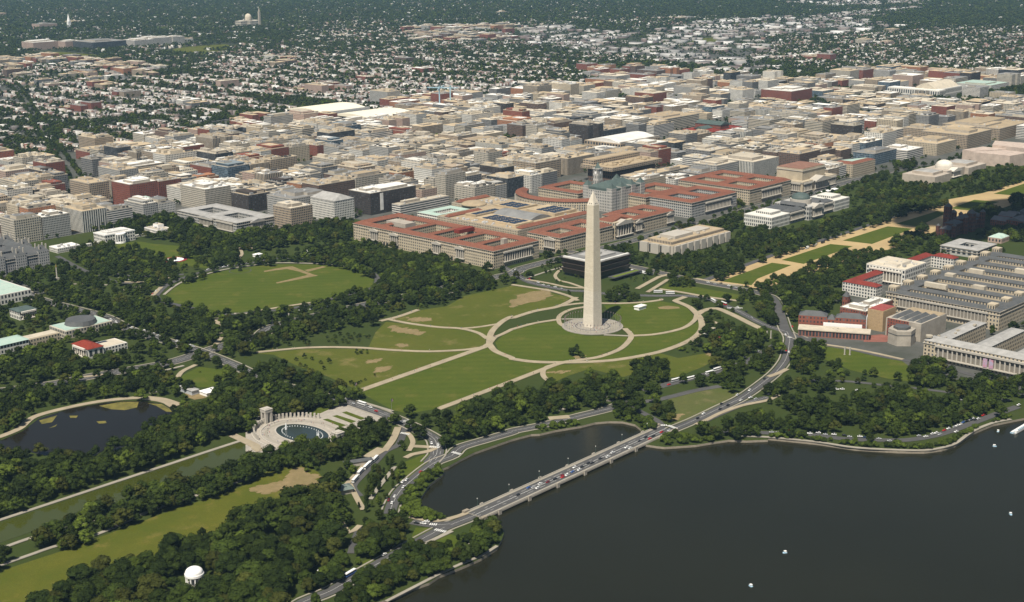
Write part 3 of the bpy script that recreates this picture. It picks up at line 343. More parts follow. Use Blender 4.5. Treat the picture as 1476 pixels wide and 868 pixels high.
VEHICLES = [
    ('car','black',-430.4,-278.9),
    ('car','blue',-412.4,-274.7),
    ('car','silver',-408.8,-277),
    ('car','white',-407.6,-281.3),
    ('car','white',-399,-276.4),
    ('car','darkred',-391.1,-278.6),
    ('car','black',-381.6,-278.7),
    ('car','darkred',-370.4,-277.5),
    ('car','red',-373.6,-280.8),
    ('car','white',-367.2,-280.5),
    ('car','blue',-357.8,-279),
    ('car','white',-348.5,-273.4),
    ('car','white',-350.3,-280.4),
    ('car','black',-342.6,-277.4),
    ('car','black',-332,-275.6),
    ('car','black',-329.3,-278),
    ('car','black',-315.7,-276.6),
    ('car','white',-307.6,-278.9),
    ('car','white',-296.4,-275.3),
    ('car','white',-277,-276.4),
    ('car','white',-276,-280.3),
    ('car','black',-255.5,-275.1),
    ('car','red',-243.2,-278.2),
    ('car','black',-242.6,-272.4),
    ('car','black',-235.3,-276.2),
    ('car','red',-221.1,-275.3),
    ('car','silver',-211.5,-277.1),
    ('car','black',-163.7,-276.7),
    ('car','white',-149,-273.5),
    ('car','black',-125.6,-277.3),
    ('car','black',-111.2,-268.8),
    ('car','black',-110.4,-276.3),
    ('car','white',-88.7,-277.5),
    ('car','white',-75,-280.1),
    ('car','silver',-74.7,-286.4),
    ('car','white',-55.1,-265.5),
    ('car','white',-76.5,-264.8),
    ('car','black',-11,-254.8),
    ('car','black',-53.8,-288.6),
    ('car','red',-450,-175.6),
    ('car','white',-471.8,-180.2),
    ('car','white',-477.4,-181.3),
    ('car','white',-484.8,-190.7),
    ('car','white',-504.5,-200.6),
    ('car','darkred',-513.7,-203.1),
    ('car','white',-515.6,-209.6),
    ('car','white',-590,-283.2),
    ('car','white',-527.7,-261.9),
    ('car','black',-530.8,-256.8),
    ('car','white',-523,-261.2),
    ('car','silver',-426.8,-171.8),
    ('car','white',-641.8,-267),
    ('car','white',-657.6,-266.6),
    ('bus','white',-503.3,-146.3),
    ('bus','white',-487.7,-135.5),
    ('bus','white',-475.2,-129.6),
    ('bus','white',-464.7,-124.3),
    ('bus','white',-457.7,-121.6),
    ('bus','blue',-630.9,-290.3),
    ('bus','white',-360.7,9.7),
    ('bus','white',212.8,64.2),
    ('bus','white',218.3,47.9),
    ('bus','white',222.8,-19.6),
    ('bus','red',220.1,-38.1),
    ('bus','white',-34.7,-199),
    ('bus','white',-18.6,-198),
    ('bus','white',-65.3,-195.4),
    ('bus','silver',-80.8,-187.1),
    ('bus','white',177.2,-388.1),
    ('car','white',-361.5,-4.4),
    ('car','red',-365.4,-17.8),
    ('car','silver',-365.9,18),
    ('car','white',-360.9,35.2),
    ('car','white',-392.2,-128.8),
    ('car','white',-390.9,-136.6),
    ('car','white',-396,-141.4),
    ('car','red',-96.4,-189.5),
    ('car','white',71.1,-191.9),
    ('car','white',40.5,-193.5),
    ('truck','white',576.4,58.1),
    ('truck','silver',603,60.8),
    ('truck','black',626,60.7),
    ('truck','white',283.6,163.4),
    ('truck','white',284.4,154.5),
    ('truck','white',285.9,146.3),
    ('truck','white',289.1,136.2),
    ('car','red',95.4,-214.2),
    ('car','white',91.5,-220.3),
    ('car','red',187,-164),
    ('car','white',150.1,-177.8),
    ('car','white',24.8,-353.5),
    ('car','white',19.7,-351.3),
    ('car','navy',2.5,-325.9),
    ('car','white',8.6,-332.7),
    ('car','white',13,-336.8),
    ('car','white',35.7,-372),
    ('car','white',38.7,-374.4),
    ('car','white',64.1,-446.6),
    ('car','white',52.6,-458.6),
    ('car','white',87.8,-498.1),
    ('car','silver',-148.9,-354.6),
    ('car','white',-145.6,-360.5),
    ('car','navy',-139.1,-364.1),
    ('car','darkred',-132.3,-365.8),
    ('car','black',-128.7,-377.3),
    ('car','white',-127.5,-384.4),
    ('car','white',-120.3,-389.6),
    ('car','silver',-119.6,-396.9),
    ('car','white',-114.4,-403.4),
    ('car','black',-109.4,-411.9),
    ('car','silver',-109.5,-417.7),
    ('car','white',-102.8,-425.1),
    ('car','navy',-101.6,-430.1),
    ('car','black',-98,-435.5),
    ('car','silver',-95.7,-441.6),
    ('car','silver',-94.2,-451.9),
    ('car','black',-88.1,-455.9),
    ('car','silver',-62.9,-466.1),
    ('car','white',-60.7,-472.2),
    ('car','white',-49.1,-473.5),
    ('car','white',-44.7,-474.9),
    ('car','red',-32.9,-477.1),
    ('car','white',-25.5,-477.9),
    ('car','silver',-17,-480),
    ('car','white',-12.1,-480.3),
    ('car','white',-6.5,-481.2),
    ('car','blue',1.3,-480.1),
    ('car','silver',8.3,-480.3),
    ('car','white',13,-481.7),
    ('car','white',17.6,-482.2),
    ('car','black',16.4,-485.5),
    ('car','white',20.5,-486.3),
    ('car','red',33.7,-485.5),
    ('car','white',-28.7,-487.6),
    ('car','silver',-46,-479.2),
    ('van','white',-358.3,501.7),
    ('van','white',-359.7,487.1),
    ('van','silver',-360.6,473.5),
    ('van','white',-360.6,461.3),
    ('van','white',-360.7,449.3),
    ('van','silver',-360.6,439.7),
    ('van','white',-358.7,432.8),
    ('van','white',-357.7,424.6),
    ('van','white',-357.6,415.1),
    ('van','white',-357.9,404.9),
    ('van','silver',-358.7,394.2),
    ('van','white',-357.2,355.2),
    ('van','white',-358,344.9),
    ('van','white',-358.7,334.7),
    ('van','white',-356.9,328.3),
    ('van','silver',-356.7,321.5),
    ('car','silver',171.5,297.4),
    ('car','white',164.8,280.9),
    ('car','black',162.1,268.2),
    ('car','red',153.5,246.8),
    ('car','white',146.7,224),
    ('car','white',140.5,208.5),
    ('car','silver',141.6,199.8),
    ('car','white',142.8,188.1),
    ('car','silver',142.5,176.6),
    ('car','black',147.6,261.3),
    ('car','white',182.5,301),
    ('car','silver',183,284.2),
    ('car','white',280.4,180),
    ('car','white',278.7,165.8),
    ('car','white',301.9,45.7),
    ('car','silver',300.1,32.7),
    ('car','black',309.6,29.3),
    ('car','white',304.6,12.7),
    ('car','silver',302.8,0),
    ('car','black',208.6,-81.3),
    ('car','white',219,-60.7),
    ('car','silver',188.6,-102.7),
    ('car','red',-246.8,579.4),
    ('car','white',-235.6,588.2),
    ('car','silver',-227,593),
    ('car','white',-228.1,693.3),
    ('car','white',-217.4,696.9),
    ('car','silver',-225.5,674.7),
    ('car','white',-112.9,641.4),
    ('car','black',-104.6,640.2),
    ('car','silver',-95,640.8),
    ('car','white',-88,637.7),
    ('car','white',-78.3,638.3),
    ('car','silver',-67.8,639.9),
    ('car','black',-57.6,636.6),
    ('car','white',-47.4,633.4),
    ('car','white',-16.4,646.6),
    ('car','silver',-11.6,635.7),
    ('car','white',-6.8,624.9),
    ('car','silver',4,617.7),
    ('car','black',10.5,604.9),
    ('car','white',15.9,595.1),
    ('car','white',21.3,585.3),
    ('car','silver',28.2,577.4),
    ('car','white',-167.6,357),
    ('car','silver',-160.7,353.1),
    ('car','white',-154.5,350),
    ('car','black',-147.8,347.6),
    ('car','white',-141.6,344.5),
    ('car','white',-133.1,344.1),
    ('car','white',-94.9,291.2),
    ('car','white',-93.3,282.8),
    ('car','silver',-83,284.2),
]
POINTS = [
    ('dcwar', -721.8801390903661, -216.3236262950204),
    ('paddle1', -436.5505793138053, -525.4217880647742),
    ('paddle2', -369.132093133779, -512.0897781164523),
    ('paddle3', -177.87918516377954, -611.1662842264454),
    ('paddle4', -33.73375153298957, -529.3348633976353),
    ('paddle5', 7.2563983520281, -513.8547480359305),
    ('dock', 20.84464535711959, -528.3235518047194),
    ('lodge', 98.50922986989622, -101.99521966081898),
    ('restroom', 74.87979150001274, -131.6236486319342),
    ('lodge2', 314.5980007762414, -6.132596810240784),
    ('tent', -445.4574186651329, 160.58538259247734),
    ('survey', -174.4718750820948, 442.9124749492887),
    ('kiosk', -474.37347114247416, -116.83640070781803),
    ('kiosk2', -527.373998017747, -157.60769228949994),
    ('fount', -461.91570832988566, 8.357583326074064),
    ('fountWH', -106.31790828281305, 736.3888379453554),
    ('zero', -85.03992652734064, 601.1102413751453),
    ('firstdiv', -290.3237722696048, 757.0393357652138),
    ('crane1', 1383.9225567237052, 1713.2283351851966),
    ('crane2', 1415.450396268294, 1703.8227201324848),
]
YOUNG = [
    ([(-60.4,245.1),(-24.3,230.4),(35.5,241.7),(85.9,241.5),(42.1,248.3),(7.1,246.2),(-55.9,253.3)], 20, 6),
    ([(-329,78.8),(-299.2,72.9),(-283.2,73.7),(-326.8,58.2)], 14, 4),
    ([(-278.7,275.1),(-226.7,250.1),(-255.1,215),(-298.4,242.5)], 24, 6),
    ([(-304.9,207.6),(-284.4,153.6),(-319.5,105.1),(-329.1,154.4)], 16, 6),
    ([(221.7,288.9),(270,284.1),(220.7,240.7),(174.5,246)], 25, 5),
    ([(228.7,247.8),(193.4,177.9),(158.9,202.4)], 10, 5),
    ([(255.2,153.2),(285.8,133.7),(235,100),(207,117.4)], 12, 5),
    ([(179.2,304.8),(270,284.1),(241.8,249.2),(157.3,250.2)], 18, 5),
    ([(-389.1,261.8),(-384.8,217.3),(-400,196),(-412,228.5)], 8, 4),
    ([(157.3,159.6),(179.2,134.5),(140.1,107.9),(114.9,122.9),(111.1,169.3)], 22, 6),
    ([(175.5,-37.1),(177.1,-89.6),(143.3,-100),(143.1,-63.3)], 8, 5),
    ([(252.4,781.1),(407.7,765.8),(473.5,790.5),(287.7,786.1)], 40, 9),
    ([(203.3,749.3),(248.7,740.3),(188.4,660.8),(160.7,693.1)], 22, 8),
]

# ------------------------------------------------------------------ helpers
def link(o, parent=None):
    COL.objects.link(o)
    if parent is not None: o.parent = parent
    return o
def tag(o, label=None, cat=None, group=None, kind=None):
    if label: o['label'] = label
    if cat: o['category'] = cat
    if group: o['group'] = group
    if kind: o['kind'] = kind
    return o
def empty(name, loc=(0, 0, 0), rz=0.0):
    o = bpy.data.objects.new(name, None); o.location = loc; o.rotation_euler = (0, 0, rz); o.empty_display_size = 1
    return link(o)
EACH = {'side_wing', 'wing', 'wing_roof', 'stair_tower', 'pavilion', 'mansard', 'chimney', 'gable_roof', 'banner', 'archway', 'slab', 'window', 'lookout_window', 'solar_panel', 'clock_face', 'round_tower', 'tiled_roof', 'rooftop_plant', 'entablature', 'curved_roof', 'skylight', 'roof_tower', 'penthouse', 'attic_roof', 'roof_edge', 'colonnade', 'white_sheeting', 'shelter'}
class MB:
    """collects faces with uvs (in bays and floors) and builds one mesh"""
    def __init__(s): s.v = []; s.f = []; s.uv = []; s.m = []
    def poly(s, pts, uv=None, m=0):
        i = len(s.v); s.v.extend(pts); s.f.append(tuple(range(i, i+len(pts)))); s.m.append(m)
        s.uv.extend(uv if uv else [(p[0], p[1]) for p in pts])
    def wall(s, a, b, z0, z1, bay=3.6, fl=3.9, m=0):
        n = max(1, round(math.dist(a, b)/bay)); k = max(1, round((z1-z0)/fl))
        s.poly([(a[0], a[1], z0), (b[0], b[1], z0), (b[0], b[1], z1), (a[0], a[1], z1)], [(0, 0), (n, 0), (n, k), (0, k)], m)
    def box(s, x0, y0, z0, x1, y1, z1, bay=3.6, fl=3.9, m=0, mt=None, bottom=False):
        c = [(x0, y0), (x1, y0), (x1, y1), (x0, y1)]
        for i in range(4): s.wall(c[i], c[(i+1) % 4], z0, z1, bay, fl, m)
        s.poly([(x, y, z1) for x, y in c], None, m if mt is None else mt)
        if bottom: s.poly([(x, y, z0) for x, y in c[::-1]], None, m)
    def prism(s, pts, z0, z1, bay=3.6, fl=3.9, m=0, mt=None):
        for i in range(len(pts)): s.wall(pts[i], pts[(i+1) % len(pts)], z0, z1, bay, fl, m)
        s.poly([(x, y, z1) for x, y in pts], None, m if mt is None else mt)
    def gable(s, x0, y0, x1, y1, z, rise, axis, e0='hip', e1='hip', m=0, inset=None):
        """ridge roof along axis; each end hip (ridge drawn in), valley (ridge runs out into a neighbour) or flat gable"""
        if axis == 'y':
            w = (x1-x0)/2; xm = (x0+x1)/2; d = inset if inset else w
            a = {'hip': y0+d, 'valley': y0-w, 'gable': y0}[e0]; b = {'hip': y1-d, 'valley': y1+w, 'gable': y1}[e1]
            A, B = (xm, a, z+rise), (xm, b, z+rise)
            p = [(x0, y0, z), (x1, y0, z), (x1, y1, z), (x0, y1, z)]
            s.poly([p[0], A, B, p[3]][::-1], None, m); s.poly([p[1], p[2], B, A], None, m)
            if e0 != 'valley': s.poly([p[0], p[1], A], None, m)
            if e1 != 'valley': s.poly([p[2], p[3], B], None, m)
        else:
            w = (y1-y0)/2; ym = (y0+y1)/2; d = inset if inset else w
            a = {'hip': x0+d, 'valley': x0-w, 'gable': x0}[e0]; b = {'hip': x1-d, 'valley': x1+w, 'gable': x1}[e1]
            A, B = (a, ym, z+rise), (b, ym, z+rise)
            p = [(x0, y0, z), (x1, y0, z), (x1, y1, z), (x0, y1, z)]
            s.poly([p[0], p[1], B, A], None, m); s.poly([p[2], p[3], A, B], None, m)
            if e0 != 'valley': s.poly([p[3], p[0], A], None, m)
            if e1 != 'valley': s.poly([p[1], p[2], B], None, m)
    def cyl(s, x, y, z0, z1, r0, r1=None, n=10, m=0, cap=True):
        r1 = r0 if r1 is None else r1
        a = [(x+r0*math.cos(2*math.pi*i/n), y+r0*math.sin(2*math.pi*i/n), z0) for i in range(n)]
        b = [(x+r1*math.cos(2*math.pi*i/n), y+r1*math.sin(2*math.pi*i/n), z1) for i in range(n)]
        for i in range(n):
            j = (i+1) % n; s.poly([a[i], a[j], b[j], b[i]], None, m)
        if cap and r1 > 0.01: s.poly(b, None, m)
    def dome(s, x, y, z, r, h, n=20, k=6, m=0, ry=None):
        ry = ry or r
        for j in range(k):
            t0, t1 = math.pi/2*j/k, math.pi/2*(j+1)/k
            for i in range(n):
                a0, a1 = 2*math.pi*i/n, 2*math.pi*(i+1)/n
                q = [(x+r*math.cos(t)*math.cos(a), y+ry*math.cos(t)*math.sin(a), z+h*math.sin(t)) for t, a in ((t0, a0), (t0, a1), (t1, a1), (t1, a0))]
                s.poly(q[:3] if j == k-1 else q, None, m)
    def beam(s, a, b, w, h=None, m=0):
        h = h or w; a, b = Vector(a), Vector(b); d = (b-a).normalized()
        u = d.cross(Vector((0, 0, 1))); u = Vector((1, 0, 0)) if u.length < 1e-3 else u.normalized(); v = u.cross(d)
        c = [u*(i*w/2)+v*(j*h/2) for i, j in ((-1, -1), (1, -1), (1, 1), (-1, 1))]
        A = [tuple(a+q) for q in c]; B = [tuple(b+q) for q in c]
        for i in range(4): s.poly([A[i], A[(i+1) % 4], B[(i+1) % 4], B[i]], None, m)
        s.poly(A[::-1], None, m); s.poly(B, None, m)
    def mesh(s, name, mats, smooth=False):
        me = bpy.data.meshes.new(name); me.from_pydata(s.v, [], s.f)
        for mt in (mats if isinstance(mats, (list, tuple)) else [mats]): me.materials.append(mt)
        me.polygons.foreach_set('material_index', s.m)
        uv = me.uv_layers.new(name='UVMap'); uv.data.foreach_set('uv', np.array(s.uv, dtype=np.float32).ravel())
        if smooth: me.polygons.foreach_set('use_smooth', [True]*len(s.f))
        me.update(); return me
    def build(s, name, mats, parent=None, smooth=False):
        if name in EACH and parent is not None:
            subs = s.islands()
            if 1 < len(subs) <= 100: return [link(bpy.data.objects.new(name, q.mesh(name, mats, smooth)), parent) for q in subs][0]
        return link(bpy.data.objects.new(name, s.mesh(name, mats, smooth)), parent)
    def islands(s):
        """one MB for every separate piece"""
        par = list(range(len(s.f))); seen = {}
        def find(i):
            while par[i] != i: par[i] = par[par[i]]; i = par[i]
            return i
        for i, f in enumerate(s.f):
            for v in f:
                k = tuple(round(c, 2) for c in s.v[v])
                if k in seen: par[find(i)] = find(seen[k])
                else: seen[k] = i
        out = {}
        for i, f in enumerate(s.f): out.setdefault(find(i), MB()).poly([s.v[v] for v in f], [s.uv[v] for v in f], s.m[i])
        return list(out.values())
def pix(p):
    d = Vector(p)-CAM; z = d.dot(F_)
    return (738+FPX*d.dot(R_)/z, 434-FPX*d.dot(U_)/z, z) if z > 1 else (-1e6, -1e6, z)
def in_frame(x, y, z=5, m=60):
    u, v, _ = pix((x, y, z)); return -m < u < 1476+m and -m < v < 868+m
def inside(pt, poly):
    x, y = pt; c = False; j = len(poly)-1
    for i in range(len(poly)):
        xi, yi = poly[i]; xj, yj = poly[j]
        if (yi > y) != (yj > y) and x < (xj-xi)*(y-yi)/(yj-yi)+xi: c = not c
        j = i
    return c
def inside_np(X, Y, poly):
    c = np.zeros(len(X), bool); j = len(poly)-1
    for i in range(len(poly)):
        xi, yi = poly[i]; xj, yj = poly[j]
        if yi != yj: c ^= ((yi > Y) != (yj > Y)) & (X < (xj-xi)*(Y-yi)/(yj-yi)+xi)
        j = i
    return c
def seg_dist_np(X, Y, pts):
    best = np.full(len(X), 1e9)
    for (ax, ay), (bx, by) in zip(pts, pts[1:]):
        dx, dy = bx-ax, by-ay; L = dx*dx+dy*dy+1e-9
        t = np.clip(((X-ax)*dx+(Y-ay)*dy)/L, 0, 1)
        best = np.minimum(best, np.hypot(X-ax-t*dx, Y-ay-t*dy))
    return best
def smooth_line(pts, step=6):
    P = [Vector((a, b)) for a, b in pts]
    if len(P) < 3:
        return [tuple(p) for p in P]
    out = []
    for i in range(len(P)-1):
        p0 = P[i-1] if i else P[0]*2-P[1]; p1, p2 = P[i], P[i+1]; p3 = P[i+2] if i+2 < len(P) else P[-1]*2-P[-2]
        n = max(1, int((p2-p1).length/step))
        k = .5
        for q in range(n):
            t = q/n
            m1, m2 = (p2-p0)*k, (p3-p1)*k
            L = (p2-p1).length
            if m1.length > L: m1 = m1*(L/m1.length)
            if m2.length > L: m2 = m2*(L/m2.length)
            h = (2*t**3-3*t*t+1)*p1+(t**3-2*t*t+t)*m1+(-2*t**3+3*t*t)*p2+(t**3-t*t)*m2
            out.append((h.x, h.y))
    out.append(tuple(P[-1])); return out
def ribbon(pts, off, width, z, mb, skirt=0.0, dash=None):
    """strip of given width running beside a polyline at offset off"""
    P = [Vector(p) for p in pts]; L, Rr = [], []
    for i, p in enumerate(P):
        d = ((P[min(i+1, len(P)-1)]-P[i]).normalized()+(P[i]-P[max(i-1, 0)]).normalized()).normalized()
        n = Vector((-d.y, d.x)); L.append(p+n*(off+width/2)); Rr.append(p+n*(off-width/2))
    acc = 0
    for i in range(len(P)-1):
        acc += (P[i+1]-P[i]).length
        if dash and int(acc/dash) % 2: continue
        mb.poly([(Rr[i].x, Rr[i].y, z), (Rr[i+1].x, Rr[i+1].y, z), (L[i+1].x, L[i+1].y, z), (L[i].x, L[i].y, z)])
        if skirt:
            for A, B in ((Rr[i], Rr[i+1]), (L[i+1], L[i])): mb.poly([(A.x, A.y, z-skirt), (B.x, B.y, z-skirt), (B.x, B.y, z), (A.x, A.y, z)])

# ------------------------------------------------------------------ materials
def mat(name, col, rough=0.8, spec=0.3, noise=None, metal=0.0, col2=None, detail=4, tint=False, rnd=0.0):
    m = bpy.data.materials.new(name); m.use_nodes = True; nt = m.node_tree; n = nt.nodes; l = nt.links
    b = n['Principled BSDF']; b.inputs['Roughness'].default_value = rough; b.inputs['Metallic'].default_value = metal
    b.inputs['Specular IOR Level'].default_value = spec
    b.inputs['Base Color'].default_value = (*col, 1)
    out = None
    if noise:
        g = n.new('ShaderNodeNewGeometry'); t = n.new('ShaderNodeTexNoise'); t.inputs['Scale'].default_value = noise
        t.inputs['Detail'].default_value = detail; t.inputs['Roughness'].default_value = .65
        l.new(g.outputs['Position'], t.inputs['Vector'])
        r = n.new('ShaderNodeMapRange'); r.inputs[1].default_value = .32; r.inputs[2].default_value = .68; l.new(t.outputs['Fac'], r.inputs[0])
        x = n.new('ShaderNodeMix'); x.data_type = 'RGBA'; x.inputs[6].default_value = (*col, 1)
        x.inputs[7].default_value = (*(col2 or tuple(c*.72 for c in col)), 1); l.new(r.outputs[0], x.inputs[0]); out = x.outputs[2]
    if tint:
        a = n.new('ShaderNodeAttribute'); a.attribute_name = 'tint'
        if out is None: out = a.outputs['Color']
        else:
            y = n.new('ShaderNodeMix'); y.data_type = 'RGBA'; y.blend_type = 'MULTIPLY'; y.inputs[0].default_value = 1; l.new(out, y.inputs[6]); l.new(a.outputs['Color'], y.inputs[7]); out = y.outputs[2]
    if rnd:
        oi = n.new('ShaderNodeObjectInfo'); h = n.new('ShaderNodeHueSaturation'); q = n.new('ShaderNodeMapRange')
        q.inputs[3].default_value = 1-rnd; q.inputs[4].default_value = 1+rnd; l.new(oi.outputs['Random'], q.inputs[0]); l.new(q.outputs[0], h.inputs['Value'])
        if out is None: h.inputs['Color'].default_value = (*col, 1)
        else: l.new(out, h.inputs['Color'])
        out = h.outputs[0]
    if out is not None: l.new(out, b.inputs['Base Color'])
    return m
def facade(name, col, wf=.5, hf=.55, glass=(.03, .035, .04), trim=None, tint=False, seed=0):
    """stone or brick wall with a window in every bay of every floor (uv counts bays and floors)"""
    m = mat(name, col, .85, .2, noise=.06, col2=tuple(c*.84 for c in col), tint=tint); nt = m.node_tree; n = nt.nodes; l = nt.links
    b = n['Principled BSDF']
    uv = n.new('ShaderNodeUVMap'); sp = n.new('ShaderNodeSeparateXYZ'); l.new(uv.outputs[0], sp.inputs[0])
    def math_(op, a, bb=None):
        k = n.new('ShaderNodeMath'); k.operation = op
        for i, q in enumerate((a, bb)):
            if q is None: continue
            if isinstance(q, (int, float)): k.inputs[i].default_value = q
            else: l.new(q, k.inputs[i])
        return k.outputs[0]
    def band(o, f, c=.5): return math_('LESS_THAN', math_('ABSOLUTE', math_('SUBTRACT', math_('FRACT', o), c)), f/2)
    mask = math_('MULTIPLY', band(sp.outputs[0], wf), band(sp.outputs[1], hf, .52))
    g = n.new('ShaderNodeNewGeometry'); s3 = n.new('ShaderNodeSeparateXYZ'); l.new(g.outputs['Normal'], s3.inputs[0])
    mask = math_('MULTIPLY', mask, math_('LESS_THAN', math_('ABSOLUTE', s3.outputs[2]), .3))
    wn_ = n.new('ShaderNodeTexWhiteNoise'); fl = n.new('ShaderNodeVectorMath'); fl.operation = 'FLOOR'; l.new(uv.outputs[0], fl.inputs[0]); l.new(fl.outputs[0], wn_.inputs['Vector'])
    gc = n.new('ShaderNodeMix'); gc.data_type = 'RGBA'; gc.inputs[6].default_value = (*glass, 1); gc.inputs[7].default_value = (*[c*2.6+.03 for c in glass], 1)
    l.new(math_('POWER', wn_.outputs['Value'], 3), gc.inputs[0])
    src = b.inputs['Base Color'].links[0].from_socket
    x = n.new('ShaderNodeMix'); x.data_type = 'RGBA'; l.new(mask, x.inputs[0]); l.new(src, x.inputs[6]); l.new(gc.outputs[2], x.inputs[7]); l.new(x.outputs[2], b.inputs['Base Color'])
    r = n.new('ShaderNodeMapRange'); r.inputs[3].default_value = .85; r.inputs[4].default_value = .2; l.new(mask, r.inputs[0]); l.new(r.outputs[0], b.inputs['Roughness'])
    return m
def grass(name, c1, c2, c3=None, s1=.012, s2=.15, stripes=False):
    m = mat(name, c1, .9, .1); nt = m.node_tree; n = nt.nodes; l = nt.links; b = n['Principled BSDF']
    g = n.new('ShaderNodeNewGeometry'); cur = None
    def layer(scale, a, bcol, lo, hi, det=5):
        t = n.new('ShaderNodeTexNoise'); t.inputs['Scale'].default_value = scale; t.inputs['Detail'].default_value = det; t.inputs['Roughness'].default_value = .7
        l.new(g.outputs['Position'], t.inputs['Vector'])
        r = n.new('ShaderNodeMapRange'); r.inputs[1].default_value = lo; r.inputs[2].default_value = hi; l.new(t.outputs['Fac'], r.inputs[0])
        x = n.new('ShaderNodeMix'); x.data_type = 'RGBA'; l.new(r.outputs[0], x.inputs[0])
        if isinstance(a, tuple): x.inputs[6].default_value = (*a, 1)
        else: l.new(a, x.inputs[6])
        x.inputs[7].default_value = (*bcol, 1); return x.outputs[2]
    cur = layer(s1, c1, c2, .35, .65)
    cur = layer(s2, cur, tuple(v*.75 for v in c2), .45, .8)
    cur = layer(.9, cur, tuple(v*.8 for v in c1), .4, .75, 3)
    if c3: cur = layer(s1*2.6, cur, c3, .55, .78, 9)
    if stripes:
        w_ = n.new('ShaderNodeTexWave'); w_.inputs['Scale'].default_value = .028; w_.inputs['Distortion'].default_value = .3; w_.bands_direction = 'DIAGONAL'
        l.new(g.outputs['Position'], w_.inputs['Vector']); x = n.new('ShaderNodeMix'); x.data_type = 'RGBA'; x.blend_type = 'MULTIPLY'
        r = n.new('ShaderNodeMapRange'); r.inputs[3].default_value = .0; r.inputs[4].default_value = .35; l.new(w_.outputs['Fac'], r.inputs[0]); l.new(r.outputs[0], x.inputs[0])
        l.new(cur, x.inputs[6]); x.inputs[7].default_value = (.7, .8, .6, 1); cur = x.outputs[2]
    l.new(cur, b.inputs['Base Color']); return m
M = {}
M['park'] = grass('park_grass', (.064, .084, .009), (.1, .102, .018), (.2, .155, .065))
M['base'] = grass('rough_grass', (.032, .05, .01), (.048, .06, .015), None)
M['mown'] = grass('mown_grass', (.056, .082, .008), (.085, .1, .014), (.13, .115, .03), stripes=True)
M['pale'] = grass('pale_grass', (.07, .09, .022), (.1, .1, .035), (.19, .15, .08))
M['strip'] = grass('field_grass', (.066, .083, .009), (.105, .104, .014), (.16, .125, .035), s1=.018)
M['dirt'] = grass('bare_dirt', (.24, .18, .095), (.17, .14, .06), (.3, .23, .13), s1=.05)
M['gravel'] = mat('gravel', (.335, .285, .2), .95, .1, noise=.08, col2=(.26, .22, .155))
M['mall'] = mat('mall_gravel', (.41, .305, .155), .95, .1, noise=.03, col2=(.34, .25, .13))
M['path'] = mat('path_stone', (.3, .275, .225), .9, .1, noise=.05, col2=(.24, .22, .18))
M['asphalt'] = mat('asphalt', (.085, .083, .081), .9, .2, noise=.05, col2=(.06, .06, .06))
M['city'] = mat('city_ground', (.1, .098, .092), .9, .2, noise=.02, col2=(.05, .055, .042))
M['far'] = grass('suburb_ground', (.03, .042, .018), (.055, .058, .038), (.12, .115, .1), s1=.008, s2=.05)
M['paint'] = mat('road_paint', (.65, .65, .62), .8)
M['conc'] = mat('concrete', (.4, .36, .3), .9, .2, noise=.12)
M['granite'] = mat('pale_granite', (.43, .395, .335), .8, .3, noise=.1, col2=(.37, .345, .3))
M['marble'] = mat('marble', (.66, .62, .54), .7, .3, noise=.08, col2=(.55, .51, .44))
M['white'] = mat('white_paint', (.78, .77, .74), .6)
M['seawall'] = mat('seawall_stone', (.3, .26, .2), .9, .2, noise=.4)
M['redtile'] = mat('red_tile', (.215, .088, .056), .9, .1, noise=.35, col2=(.135, .058, .04))
M['darkred'] = mat('dark_red_tile', (.2, .035, .025), .8, .2, noise=.1)
M['slate'] = mat('slate', (.07, .075, .075), .6, .3, noise=.1, col2=(.1, .1, .1))
M['verdigris'] = mat('verdigris_copper', (.3, .42, .36), .7, .2, noise=.1, col2=(.38, .46, .4))
M['dkverd'] = mat('dark_copper', (.08, .11, .1), .6, .3, noise=.1)
M['lead'] = mat('lead_roof', (.37, .36, .34), .7, .2, noise=.12, col2=(.26, .255, .24))
M['rooftan'] = mat('tan_roof', (.43, .34, .22), .95, .1, noise=.09, col2=(.31, .25, .17), rnd=.2)
M['roofwhite'] = mat('white_roof', (.76, .74, .69), .8, .2, noise=.06, col2=(.55, .54, .5), rnd=.1)
M['roofgrey'] = mat('grey_roof', (.2, .2, .195), .9, .2, noise=.06, rnd=.2)
M['roofdark'] = mat('dark_roof', (.08, .08, .08), .9, .2, noise=.06)
M['roofcream'] = mat('cream_roof', (.5, .44, .34), .9, .2, noise=.09, col2=(.38, .34, .27), rnd=.2)
M['mech'] = mat('rooftop_metal', (.46, .46, .45), .5, .4, noise=.2, rnd=.3)
M['glass'] = mat('dark_glass', (.02, .025, .03), .12, .5)
M['shade_panel'] = mat('shadowed_wall', (.2, .18, .15), .9)  # shade painted in: darker tone for behind columns and inside arches
M['solar'] = mat('solar_panel', (.02, .025, .04), .25, .5)
M['iron'] = mat('dark_bronze', (.035, .027, .022), .45, .4, noise=.5, col2=(.06, .045, .035))
M['pole'] = mat('grey_metal', (.35, .36, .36), .4, .5, metal=.6)
M['green_metal'] = mat('green_metal', (.05, .1, .08), .5)
M['bluesteel'] = mat('blue_steel', (.3, .45, .52), .6)
M['bark'] = mat('bark', (.09, .07, .05), .95, .1, noise=.5)
M['steel'] = mat('steel_sheet', (.4, .42, .44), .5, .4)
